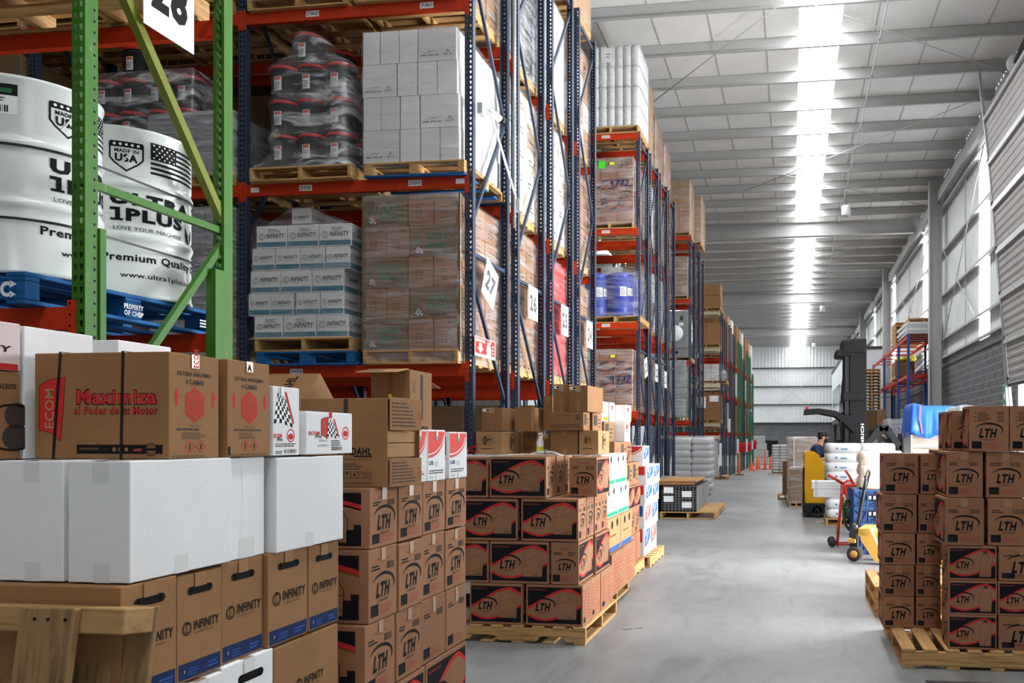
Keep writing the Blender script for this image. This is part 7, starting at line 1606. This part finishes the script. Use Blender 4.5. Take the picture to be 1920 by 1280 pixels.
# ------------------------------------------------------------------ blue folding crates with beige sacks on top
cx0 = xw(1601,12.05)
for k in range(4):
    b = MB(); w_, d_, h_ = 0.62, 0.8, 0.226; b.bbox(0,w_,0,d_,0,h_,'crate_blue',0.01,1)
    for i in range(7): b.box(w_*i/6-0.008 if i else 0, w_*i/6+0.008, -0.014, 0.0, 0.01, h_-0.012, 'crate_blue')
    rnd = random.Random(k)
    for i in range(6):
        x_ = w_*i/6; b.bar((x_+0.01,-0.006,0.02),(x_+w_/6-0.01,-0.006,h_-0.03) if i%2 else (x_+w_/6-0.01,-0.006,0.05),0.012,0.012,'ink_navy',(0,1,0)); b.bar((x_+0.01,-0.006,h_-0.05),(x_+w_/6-0.01,-0.006,h_*0.5),0.012,0.012,'ink_navy',(0,1,0))
    for y_ in range(5): b.box(-0.012,0,d_*y_/4.2,d_*y_/4.2+0.02,0.01,h_-0.012,'crate_blue')
    b.box(w_*0.30,w_*0.52,-0.016,-0.012,h_*0.35,h_*0.72,'hole'); b.box(w_*0.33,w_*0.39,-0.018,-0.015,h_*0.42,h_*0.66,'sign_grey'); b.box(w_*0.43,w_*0.49,-0.018,-0.015,h_*0.42,h_*0.66,'sign_grey')
    tag(obj('folding_crate', b, loc=(cx0, 12.05, 0.002+0.228*k)), 'blue plastic folding crate behind the hand pallet jack, %s from the floor' % ORD[k], 'crate', 'blue folding crates')
sb = [sack(0.58,0.75,0.19,'bag_beige',s_) for s_ in (3,4)]
for k in range(3): o = obj('sack', sb[k%2], None, (cx0+0.38, 12.08, 0.916+0.175*k)); tag(o, 'beige sack on the blue folding crates, %s from below' % ORD[k], 'sack', 'beige sacks')
film_box('clear film bagging the beige sacks on the blue crates', cx0+0.10, cx0+0.66, 12.10, 12.82, 0.96, 1.46, 'wrap', 6, 0.015, seed=150)
b = MB(); b.add([(0,0,0),(0.30,0,0),(0.30,0.4,0.02),(0,0.4,0.0),(0.14,0.02,0.10),(0.2,0.4,0.08)],[(0,4,5,3),(4,1,2,5),(0,1,4),(3,5,2)],'bag_beige'); tag(obj('cover_flap', b, loc=(cx0+0.2,12.15,1.47)), 'beige cloth flap peaked over the wrapped sacks', 'cloth')
# aluminium profiles across trestles
ax0, ax1 = xw(1525,14.4), xw(1640,14.4)
for k in range(2):
    b = MB(); 
    for i in range(4):
        for j in range(3): b.bbox(-0.03*k, ax1-ax0, 0.07*i, 0.07*i+0.066, 0.046*j, 0.046*j+0.043, 'aluminium', 0.003, 1)
    for x in (0.03, 0.06): b.box(x, x+0.02, -0.003, 0.283, -0.002, 0.139, 'foil_grey')
    tag(obj('aluminium_bundle', b, loc=(ax0, 14.4, 0.64+0.142*k)), 'bundle of bright aluminium profiles in front of the white sacks, %s of two' % ('lower','upper')[k], 'metal profiles', 'aluminium bundles')
for i, x in enumerate((ax0+0.55, ax1-0.1)):
    b = MB(); b.bbox(-0.04,0.04,-0.1,0.42,0.58,0.637,'pine_y',0.004,1)
    for s_ in (-1,1):
        for y in (-0.06,0.38): b.bar((0.02*s_,y,0.6),(0.14*s_,y,0.0),0.03,0.03,'pine')
    tag(obj('trestle', b, loc=(x,14.4,0.0)), 'wooden trestle under the aluminium bundles, %s one' % ('aisle-side','wall-side')[i], 'trestle', 'trestles')
# ------------------------------------------------------------------ big pallet of white sacks
sx = xw(1549,15.9)
pallet('pallet under the tall stack of white sacks by the reach truck', sx+0.64, 16.4, 0, 1.3, 1.0, 'y')
ms = [sack(0.64,0.5,0.185,'bag_white',s_,True) for s_ in range(4)]; rnd = random.Random(5)
for k in range(8):
    for i in range(2):
        for j in range(2):
            o = obj('sack', ms[rnd.randrange(4)], None, (sx+0.32+0.64*i+rnd.uniform(-0.012,0.012), 15.9+0.5*j+rnd.uniform(-0.01,0.01), 0.142+0.175*k), rnd.uniform(-0.03,0.03)); tag(o, 'white sack by the reach truck, %s layer, %s column, %s row' % (ORD[k], ('truck side','wall side')[i], ('front','back')[j]), 'sack', 'white sacks by the reach truck')
# far white sacks in the aisle end
fx0 = xw(1447,39.4); pallet('pallet under the distant white sacks', fx0+0.36, 39.9, 0, 0.74, 1.0, 'y'); 
ms = [sack(0.36,0.9,0.14,'bag_white',s_) for s_ in (7,8)]
for k in range(9):
    for i in range(2): o = obj('sack', ms[(k+i)%2], None, (fx0+0.18+0.36*i, 39.45, 0.142+0.132*k)); tag(o, 'small distant white sack, %s layer, %s column' % (ORD[k], ('aisle side','wall side')[i]), 'sack', 'distant white sacks')
# film-wrapped brown cartons
load('tall brown load banded with white strap behind the yellow truck', xw(1532,21.3), 21.3, 0, xw(1532,21.3)-xw(1476,21.3), 0.9, 1.53, 'kraft', 2, 2, 2, 'wrap_heavy', seed=160)
b = MB(); b.box(-0.008,0.008,-0.028,-0.022,0.0,1.54,'paint_white'); tag(obj('load_strap', b, loc=(xw(1489,21.3),21.3,0.142)), 'white band around the tall brown load', 'strap')
load('brown cartons under film beside the yellow truck', xw(1506,20.2), 20.2, 0, xw(1506,20.2)-xw(1480,20.2), 0.8, 0.82, 'kraft', 1, 1, 1, 'wrap', seed=161)
for k in range(2): carton('kraft', xw(1478,22.5), 22.5, 0.142+0.45*k, 0.16, 0.4, 0.44, 'small brown carton at the aisle edge beside the banded load, %s' % ('lower','upper')[k], 'small brown cartons at the aisle edge')
pallet('pallet under the small brown cartons at the aisle edge', xw(1478,22.5)-0.08, 22.7, 0, 0.4, 0.6, 'y')

# ------------------------------------------------------------------ reach truck
TX, TY = xw(1508,17.6), 17.5
t = thing('reach_truck', 'yellow and dark grey reach truck with tall mast, operator leaning out', 'forklift', (TX, TY, 0))
b = MB()
prof = [(0.03,0.30),(0.0,0.6),(0.02,1.36),(0.10,1.39),(0.22,1.36),(0.30,1.30),(0.40,1.12),(0.50,1.03),(0.62,1.03),(0.62,0.26)]
n = len(prof)
for (y0, y1) in ((0.0,0.30),(0.9,1.15)):
    vs = [(x,y0,z) for x,z in prof]+[(x,y1,z) for x,z in prof]; b.add(vs,[tuple(range(n))[::-1],tuple(range(n,2*n))]+[(i,(i+1)%n,n+(i+1)%n,n+i) for i in range(n)][::1],'truck_yellow')
b.bbox(0.0,0.12,0.02,1.13,0.3,1.37,'truck_yellow',0.03,2); b.box(0.42,0.6,-0.004,0.0,0.72,0.92,'truck_black'); obj('body', b, t)
b = MB(); b.bbox(-0.03,1.15,-0.01,1.16,0.07,0.31,'truck_black',0.03,2); b.bbox(-0.035,0.0,0.0,0.06,0.1,1.05,'truck_black',0.01,1); b.bbox(0.62,1.0,0.02,1.13,0.3,0.95,'truck_grey',0.03,2); obj('chassis', b, t)
for (x, y) in ((0.26,0.04),(1.9,0.08),(1.9,1.06)):
    b = MB(); b.lathe([(0.001,-0.05),(0.10,-0.05),(0.135,-0.045),(0.14,0.0),(0.135,0.045),(0.10,0.05),(0.001,0.05)],22,'rubber',x,y,0.142,'y'); o = obj('wheel', b, t); b = MB(); b.lathe([(0.001,-0.054),(0.06,-0.054),(0.06,0.054),(0.001,0.054)],14,'truck_grey',x,y,0.142,'y'); obj('hub', b, o)
b = MB()
for y in (0.02, 1.02): b.bbox(1.1,2.1,y,y+0.13,0.10,0.24,'truck_black',0.015,1)
obj('reach_leg', b, t)
b = MB(); mx0, mx1 = xw(1592,TY+0.3)-TX, xw(1624,TY+0.3)-TX
for y in (0.18, 0.85):
    b.bbox(mx0,mx1,y,y+0.12,0.2,3.72,'truck_grey',0.02,2); b.bbox(mx0-0.10,mx0+0.0,y+0.03,y+0.09,0.25,3.4,'truck_black',0.01,1)
for z in (0.5,2.42,3.45): b.bbox(mx0+0.02,mx1-0.05,0.2,0.95,z,z+0.16,'truck_grey',0.02,1)
b.bbox(mx0-0.16,mx1,0.14,1.0,3.42,3.70,'truck_grey',0.05,2); b.bbox(mx0-0.28,mx0+0.1,0.16,0.98,3.36,3.50,'truck_grey',0.04,2); b.bbox(mx0-0.14,mx1-0.05,0.15,0.99,2.42,2.60,'truck_grey',0.03,2)
F = Face(b,(mx1-0.12,0.178,0.9),(1,0,0),(0,0,1),0.2,2.0); F.text('JUNGHEINRICH',0.0,0.0,1.05,0.085,'paint_white',0.04,0,1,90); mast = obj('mast', b, t)
b = MB()
for y in (0.32, 0.80): b.tube([(mx0-0.07,y,0.4),(mx0-0.07,y,3.3)],0.018,'strap_black',8)
b.tube([(mx0-0.12,0.55,1.2),(mx0-0.18,0.55,2.2),(mx0-0.10,0.55,3.1)],0.012,'strap_black',6); b.tube([(mx0-0.12,0.6,1.2),(mx0-0.16,0.6,2.0),(mx0-0.10,0.6,2.9)],0.012,'strap_black',6); obj('lift_chain', b, mast)
b = MB(); gx = xw(1508,TY+0.2)-TX
for y in (0.10, 0.95):
    P = [(gx,2.20,0.05),(gx+0.3,2.22,0.05),(gx+0.65,2.16,0.06),(mx0-0.05,2.0,0.10),(mx0+0.1,1.95,0.2)]
    b.loft([[(x,y,z-h),(x,y+0.09,z-h),(x,y+0.09,z+h),(x,y,z+h)] for x,z,h in P],'truck_grey',False)
for x in (gx+0.05,gx+0.45,gx+0.8): b.bbox(x,x+0.05,0.12,1.02,2.17,2.21,'truck_grey',0.008,1)
og = obj('overhead_guard', b, t); b = MB(); b.lathe([(0.001,0),(0.03,0),(0.03,0.05),(0.001,0.06)],10,'ext_red',gx+0.06,0.14,2.25); obj('beacon', b, og)
b = MB()
for y in (0.3, 0.85):
    P = [(mx1-0.02,1.45),(mx1+0.30,1.86),(mx1+0.42,1.86),(mx1+0.72,1.42),(mx1+0.95,1.72)]
    for i in range(len(P)-1): b.bar((P[i][0],y,P[i][1]),(P[i+1][0],y,P[i+1][1]),0.05,0.13,'truck_black',ext=0.03)
b.bar((mx1-0.02,0.55,1.85),(mx1+0.72,0.55,1.42),0.05,0.10,'truck_black'); b.bbox(mx1+0.72,mx1+0.80,0.25,0.95,0.6,1.75,'truck_black',0.01,1); obj('reach_scissor', b, t)
b = MB()
for y in (0.3,0.75): b.bbox(mx1+0.76,mx1+1.9,y,y+0.12,0.58,0.63,'truck_black',0.01,1)
obj('fork', b, t)
b = MB(); b.bbox(0.70,0.86,0.62,0.80,1.42,1.62,'truck_black',0.015,1); b.tube([(0.78,0.7,0.95),(0.78,0.7,1.45)],0.02,'truck_black',8); b.lathe([(0.10,0),(0.12,0.015),(0.10,0.03)],18,'truck_black',0.80,0.40,1.06); obj('control_console', b, t)
b = MB(); b.bbox(0.10,0.50,0.32,0.82,0.55,0.77,'truck_black',0.03,2); obj('seat', b, t)
# ------------------------------------------------------------------ operator
pr = thing('person', 'person in navy shirt and black cap leaning out of the yellow truck, bearded', 'person', (TX+0.15, TY+0.62, 0.85))
def skin_obj(name, verts, edges, rads, m, parent, root=0, sub=2):
    me = bpy.data.meshes.new(name); me.from_pydata(verts, edges, []); me.materials.append(MATS[m])
    o = obj(name, me, parent); md = o.modifiers.new('skin', 'SKIN'); md.use_smooth_shade = True
    for i, v in enumerate(me.skin_vertices[0].data):
        r = rads[i]; v.radius = r if isinstance(r, tuple) else (r, r); v.use_root = i == root
    s_ = o.modifiers.new('sub', 'SUBSURF'); s_.levels = sub; s_.render_levels = sub; return o
Vb = [(0,0,0.08),(0.04,-0.02,0.26),(0.10,-0.06,0.46),(0.17,-0.10,0.60),(0.205,-0.12,0.70),(0.235,-0.125,0.80),(0.24,-0.125,0.88),     # 0-6 pelvis to crown
      (0.16,0.05,0.60),(0.24,0.13,0.42),(0.42,0.10,0.44),(0.50,0.06,0.52),          # 7-10 far arm
      (0.12,-0.25,0.58),(0.17,-0.33,0.34),(0.30,-0.36,0.36),(0.36,-0.34,0.37),          # 11-14 near arm resting on the body panel
      (0.06,0.11,0.06),(0.44,0.13,0.08),(0.47,0.13,-0.33),(0.58,0.13,-0.36),           # 15-18 leg
      (0.06,-0.11,0.06),(0.44,-0.13,0.08),(0.47,-0.13,-0.33),(0.58,-0.13,-0.36)]
Eb = [(0,1),(1,2),(2,3),(3,4),(4,5),(5,6),(3,7),(7,8),(8,9),(9,10),(3,11),(11,12),(12,13),(13,14),(0,15),(15,16),(16,17),(17,18),(0,19),(19,20),(20,21),(21,22)]
Rb = [(0.15,0.12),(0.14,0.115),(0.155,0.12),(0.09,0.08),0.055,(0.075,0.09),(0.07,0.08),0.06,0.045,0.035,0.03,0.06,0.045,0.035,0.03,0.085,0.06,0.045,0.04,0.085,0.06,0.045,0.04]
skin_obj('body', Vb, Eb, Rb, 'skin', pr)
skin_obj('shirt', [Vb[0],Vb[1],Vb[2],Vb[3],(0.195,-0.112,0.68),Vb[7],Vb[8],(0.30,0.12,0.425),Vb[11],Vb[12],(0.205,-0.335,0.345)], [(0,1),(1,2),(2,3),(3,4),(3,5),(5,6),(6,7),(3,8),(8,9),(9,10)], [(0.165,0.135),(0.16,0.135),(0.18,0.145),(0.135,0.12),0.078,0.080,0.062,0.05,0.076,0.062,0.055], 'cloth_navy', pr)
skin_obj('trousers', [Vb[0],Vb[15],Vb[16],Vb[17],Vb[19],Vb[20],Vb[21]], [(0,1),(1,2),(2,3),(0,4),(4,5),(5,6)], [(0.165,0.13),0.098,0.074,0.06,0.098,0.074,0.06], 'matt_dark', pr)
hd = Vector((0.245,-0.125,0.815))
def ball(mb, c, rx, ry, rz_, m, n=14, k=9, cut=None):
    pr_ = [(math.sin(PI*i/k), -math.cos(PI*i/k)) for i in range(k+1)]; vs = []; fs = []
    for r_, z in pr_:
        for j in range(n): a = 2*PI*j/n; vs.append((c[0]+rx*max(r_,0.001)*math.cos(a), c[1]+ry*max(r_,0.001)*math.sin(a), c[2]+rz_*z))
    for i in range(k):
        for j in range(n): fs.append((i*n+j, i*n+(j+1)%n, (i+1)*n+(j+1)%n, (i+1)*n+j))
    mb.add(vs, fs, m, True)
b = MB(); ball(b, hd+Vector((-0.005,0,0.065)), 0.108, 0.09, 0.075, 'hair_black'); b.bbox(hd.x-0.09,hd.x+0.085,hd.y-0.085,hd.y+0.085,hd.z+0.035,hd.z+0.075,'hair_black',0.03,2); b.add([(hd.x+0.08,hd.y-0.06,hd.z+0.05),(hd.x+0.08,hd.y+0.06,hd.z+0.05),(hd.x+0.17,hd.y+0.045,hd.z+0.035),(hd.x+0.17,hd.y-0.045,hd.z+0.035),(hd.x+0.08,hd.y-0.06,hd.z+0.06),(hd.x+0.08,hd.y+0.06,hd.z+0.06),(hd.x+0.17,hd.y+0.045,hd.z+0.042),(hd.x+0.17,hd.y-0.045,hd.z+0.042)],[(0,1,2,3),(7,6,5,4),(0,3,7,4),(1,5,6,2),(2,6,7,3)],'hair_black'); obj('cap', b, pr)
b = MB(); ball(b, hd+Vector((-0.035,0,0.01)), 0.07, 0.083, 0.075, 'hair_black'); obj('hair', b, pr)
b = MB(); ball(b, hd+Vector((0.055,0,-0.065)), 0.05, 0.062, 0.05, 'hair_black'); obj('beard', b, pr)
b = MB(); ball(b, hd+Vector((0.096,0,-0.008)), 0.02, 0.014, 0.022, 'skin', 8, 6)
for s_ in (-1,1):
    ball(b, hd+Vector((0.0,0.083*s_,-0.012)), 0.016, 0.010, 0.030, 'skin', 8, 6); ball(b, hd+Vector((0.074,0.030*s_,0.012)), 0.008, 0.009, 0.006, 'hair_black', 8, 6)
b.bbox(hd.x+0.094,hd.x+0.104,hd.y-0.022,hd.y+0.022,hd.z-0.05,hd.z-0.042,'ink_rust',0.003,1); obj('face', b, pr)
def hand(base_, d, up_, m='skin'):
    base_ = Vector(base_); d = Vector(d).normalized(); up_ = Vector(up_); s_ = d.cross(up_).normalized(); up_ = s_.cross(d).normalized()
    vs = [base_, base_+d*0.05, base_+d*0.09]; ed = [(0,1),(1,2)]; rd = [(0.026,0.018),(0.036,0.016),(0.036,0.013)]
    for i, L in enumerate((0.065,0.078,0.072,0.055)):
        o_ = (i-1.5)*0.021; r0 = len(vs); vs += [base_+d*0.095+s_*o_, base_+d*(0.095+L*0.5)+s_*o_*1.1-up_*0.008, base_+d*(0.095+L*0.85)+s_*o_*1.1-up_*0.032]; ed += [(2,r0),(r0,r0+1),(r0+1,r0+2)]; rd += [0.0095,0.0085,0.0075]
    r0 = len(vs); vs += [base_+d*0.03+s_*0.038, base_+d*0.07+s_*0.062-up_*0.012]; ed += [(1,r0),(r0,r0+1)]; rd += [0.011,0.009]
    skin_obj('hand', vs, ed, rd, m, pr, 0, 1)
hand(Vb[14], (1,0.1,-0.1), (0,0,1)); hand(Vb[10], (0.5,-0.4,0.7), (-0.6,0,0.5))
b = MB(); F = Face(b,(-0.03,-0.222,0.40),Vector((0.94,-0.30,0.0)).normalized(),Vector((0.25,0.0,0.97)).normalized(),0.2,0.1); F.ring(0.06,0.07,0.03,0.01,'logo_blue',1,14,0.5,5.5); F.lines(0.0,0.0,0.16,0.03,2,'logo_blue',1,0.5); obj('shirt_print', b, pr)

# ------------------------------------------------------------------ goods and racking along the right wall
t = thing('wooden_crate', 'grey weathered wooden crate under the blue tarpaulin', 'crate', (xw(1731,13.4), 13.4, 0))
b = MB()
for k in range(8): b.bbox(-0.16,0.45,0,0.03,0.012+0.212*k,0.012+0.212*k+0.205,'grey_wood',0.004,1)
b.bbox(-0.16,0.45,0.03,0.8,0.012,1.70,'grey_wood',0.004,1); obj('planks', b, t)
b = MB(); b.bbox(-0.19,-0.163,-0.01,0.8,0.0,1.71,'panel_grey',0.004,1); obj('side_board', b, t)
rnd = random.Random(11); b = MB(); n = 26; rings = []
x0, x1, y0, y1 = xw(1712,13.4)-0.02, xw(1712,13.4)+0.62, 13.36, 14.25
def outline(z, g_):
    P = []
    for (a, c, n_) in (((x0-g_,y0-g_),(x1+g_,y0-g_),22),((x1+g_,y0-g_),(x1+g_,y1),8),((x1+g_,y1),(x0-g_,y1),8),((x0-g_,y1),(x0-g_,y0-g_),12)):
        for j in range(n_): P.append((a[0]+(c[0]-a[0])*j/n_, a[1]+(c[1]-a[1])*j/n_, z))
    return P
for k, (z, gx_, am) in enumerate(((1.69,0.05,1.0),(1.80,0.045,0.9),(1.93,0.03,0.65),(2.05,0.015,0.35),(2.13,0.0,0.12),(2.155,-0.03,0.05))):
    fold = lambda i: 0.030*math.sin(i*1.15)+0.016*math.sin(i*2.3+1.0)
    rings.append([(x+fold(i)*0.5*am, y-abs(fold(i+3))*am*(1 if y < y0+0.05 else 0.3), zz+(0.05*math.sin(i*0.55+0.6)*am if k < 2 else 0)+(0.05*max(0,1-abs(x-x0)/0.2) if k > 3 else 0)) for i,(x,y,zz) in enumerate(outline(z, gx_))])
b.loft(rings,'tarp_blue',True,True); tag(obj('tarpaulin', b), 'blue tarpaulin draped over goods on the grey crate', 'tarpaulin')
b = MB(); b.tube([(x0+0.12,y0-0.03,2.16),(x0+0.10,y0-0.06,1.95),(x0+0.14,y0-0.07,1.72)],0.012,'ink_coral',6); tag(obj('rope', b), 'orange cord hanging down the blue tarpaulin', 'rope')
RR = 'blue frames of the wall rack'
for i, y in enumerate((30.3, 33.0, 38.0, 43.0)):
    t = thing('rack_upright_frame', 'blue upright frame of the right wall rack, %s from the camera' % ORD[i], 'rack frame', (4.10, y, 0), 0, RR)
    for x in (0.0, 1.0): b = MB(); b.bbox(x-0.045,x+0.045,-0.04,0.04,0,5.35,'rack_blue',0.006,1); obj('post', b, t)
    for (za, zb) in ((0.4,1.5),(1.5,2.6),(2.6,3.7),(3.7,4.7)):
        b = MB(); b.bar((0.03,0,za),(0.97,0,zb),0.03,0.03,'rack_blue') if za in (1.5,3.7) else b.bar((0.03,0,zb),(0.97,0,zb),0.03,0.03,'rack_blue'); obj('brace', b, t)
for bi, (ya, yb) in enumerate(((30.34,32.96),(33.04,37.96),(38.04,42.96))):
    for li, z in enumerate((3.9,5.3)):
        for x in (4.10, 5.08):
            b = MB(); b.bbox(-0.025,0.025,0,yb-ya,-0.12,0,'rack_orange',0.004,1); o = obj('rack_beam', b, loc=(x,ya,z)); tag(o, 'orange beam of the right wall rack, %s level, %s bay, %s side' % (('lower','upper')[li], ORD[bi], 'aisle' if x < 4.5 else 'wall'), 'rack beam', 'beams of the wall rack')
        for k in range(4): b = MB(); b.bbox(-0.03,0.98,0,0.09,-0.04,0.0,'rack_orange',0.003,1); o = obj('rack_crossbar', b, loc=(4.12,ya+0.2+(yb-ya-0.5)*k/3,z+0.042)); tag(o, 'orange crossbar of the right wall rack, %s level, %s bay, %s in row' % (('lower','upper')[li], ORD[bi], ORD[k]), 'crossbar', 'crossbars of the wall rack')
for k in range(6): pallet('empty wooden pallet stacked on top of wall rack, %s from below' % ORD[k], 4.55, 34.2, 5.345+0.142*k, 1.0, 1.2, 'y', group='empty pallets on the wall rack')
for k in range(13): pallet('empty wooden pallet in the tall stack beyond wall rack, %s from below' % ORD[k] if k < 12 else 'topmost empty wooden pallet in the tall stack beyond wall rack', 3.55, 38.6, 2.9+0.142*k, 0.8, 1.0, 'y', group='empty pallets beyond the wall rack')
b = MB(); b.bbox(3.1,4.0,38.0,39.2,0,2.895,'kraft_dull',0.01,1); tag(obj('goods_stack', b), 'tall dim stack of goods under the pallets beyond the wall rack', 'goods')
for k in range(4):
    b = MB(); b.bbox(-0.62,0.55,0,2.5,0,0.10,'bag_white' if k%2 else 'panel_grey',0.008,1); tag(obj('panel_bundle', b, loc=(4.68,30.3,5.345+0.105*k), rz=0.02*(k%2)), 'flat white panel bundle lying on the top of wall rack, %s from below' % ORD[k], 'panels', 'white panel bundles')
pallet('wooden pallet lying on the white panel bundles', 4.68, 31.5, 5.345+0.43, 1.1, 2.0, 'y')
b = MB(); b.bbox(-0.45,0.5,0,1.0,0,0.06,'panel_grey',0.005,1); b.bbox(-0.4,0.4,0.1,0.9,0.06,0.1,'bag_white',0.01,1); tag(obj('panel_bundle', b, loc=(4.68,31.0,5.345+0.572)), 'pale sheet on top of the wall rack pallet', 'panels')
load('brown carton load on the middle level of wall rack', 4.75, 33.3, 3.94, 0.75, 1.2, 0.55, 'kraft', 1, 1, 1, None, seed=170)
b = MB(); ball(b,(0,0,0.11),0.38,0.5,0.11,'ink_yellow'); ball(b,(0.25,0.1,0.16),0.25,0.3,0.14,'ink_yellow'); tag(obj('cover_bundle', b, loc=(4.4,33.8,4.63)), 'bright yellow bundle on top of the wall rack cartons', 'bundle')
pallet('pallet under the plastic-wrapped goods on the wall rack', 4.55, 35.7, 3.943, 0.9, 1.1, 'y'); o = obj('sack', sack(0.7,0.9,0.8,'wrap_heavy',9)); o.location = (4.5,35.25,4.086); tag(o, 'plastic-wrapped goods on the wall rack', 'bundle')
for k in range(7): b = MB(); b.bbox(-0.75,0.6,0,1.6,0,0.12,'panel_grey',0.006,1); tag(obj('panel_bundle', b, loc=(4.05+0.06*(k%2),29.2-0.05*(k%3),0.142+0.22*k if False else 0.25*k), rz=0.06*(k%3)), 'grey sheet bundle stacked on the floor by the wall rack, %s from below' % ORD[k], 'panels', 'grey sheet bundles') if False else None
for k in range(12): b = MB(); b.bbox(-0.65,0.55,0,1.5,0,0.145,'panel_grey',0.01,1); tag(obj('panel_bundle', b, loc=(3.75+0.05*(k%2),28.0,0.148*k), rz=0.05*((k%3)-1)), 'grey sheet bundle stacked on the floor before wall rack, %s from below' % ORD[k], 'panels', 'grey sheet bundles')
o = obj('sack', sack(1.0,1.2,0.5,'wrap_heavy',12)); o.location = (3.6,28.2,1.79); tag(o, 'crumpled plastic heap on the grey sheet bundles', 'plastic')
for i, (x, y, h_, m) in enumerate(((3.25,31.0,2.7,'kraft'),(3.0,33.5,1.6,'panel_grey'),(3.3,35.5,1.5,'kraft_dull'))):
    b = MB(); b.bbox(-0.12 if i == 0 else -0.4,0.12 if i == 0 else 0.4,0,0.3 if i == 0 else 1.0,0,h_,m,0.01,1); tag(obj('goods_stack', b, loc=(x,y,0)), ('tall narrow brown stack before the wall rack','grey stack of goods behind the reach truck','dull brown stack of goods behind the reach truck')[i], 'goods')
# mezzanine office at the far right
t = thing('mezzanine_office', 'white clad mezzanine office with a row of windows at the far right', 'office', (2.95, 44.5, 0))
b = MB(); b.box(0,2.2,0,17.5,2.9,6.35,'siding_white'); b.box(-0.05,2.2,-0.05,17.55,6.3,6.45,'steel_dark'); b.box(0.0,2.2,0.05,17.5,2.6,2.9,'steel_dark'); obj('walls', b, t)
for i in range(5): b = MB(); b.box(-0.03,0.0,1.2+3.2*i,3.4+3.2*i,3.7,5.0,'glass_dark'); b.box(-0.045,-0.03,1.15+3.2*i,3.45+3.2*i,3.65,3.7,'siding_white'); obj('window', b, t)
for y in (0.3, 8.5, 17.0): b = MB(); b.bbox(0.1,0.3,y,y+0.2,0,2.6,'steel_dark',0.01,1); obj('post', b, t)

# ------------------------------------------------------------------ scraps on the floor
b = MB(); rnd = random.Random(4); P = [(0.16*math.cos(2*PI*i/9)*rnd.uniform(0.6,1.2), 0.10*math.sin(2*PI*i/9)*rnd.uniform(0.6,1.2), rnd.uniform(0.001,0.03)) for i in range(9)]
b.add(P+[(0,0,0.05)], [(i,(i+1)%9,9) for i in range(9)], 'wrap_heavy', True); tag(obj('plastic_scrap', b, loc=(xw(1540,16.4),16.4,0.0)), 'scrap of clear plastic on the floor beside the white sack pallet', 'scrap')
for i, (px_, y_) in enumerate(((1166,7.05),(1188,7.1))):
    b = MB(); b.add([(0,0,0.002),(0.07,0.01,0.006),(0.08,0.04,0.002),(0.02,0.05,0.008)], [(0,1,2,3)], 'foil_grey'); tag(obj('paper_scrap', b, loc=(xw(px_,y_), y_, 0.0)), ('torn grey paper scrap on the floor nearer the third pile','torn grey paper scrap on the floor further from the third pile')[i], 'scrap', 'paper scraps')
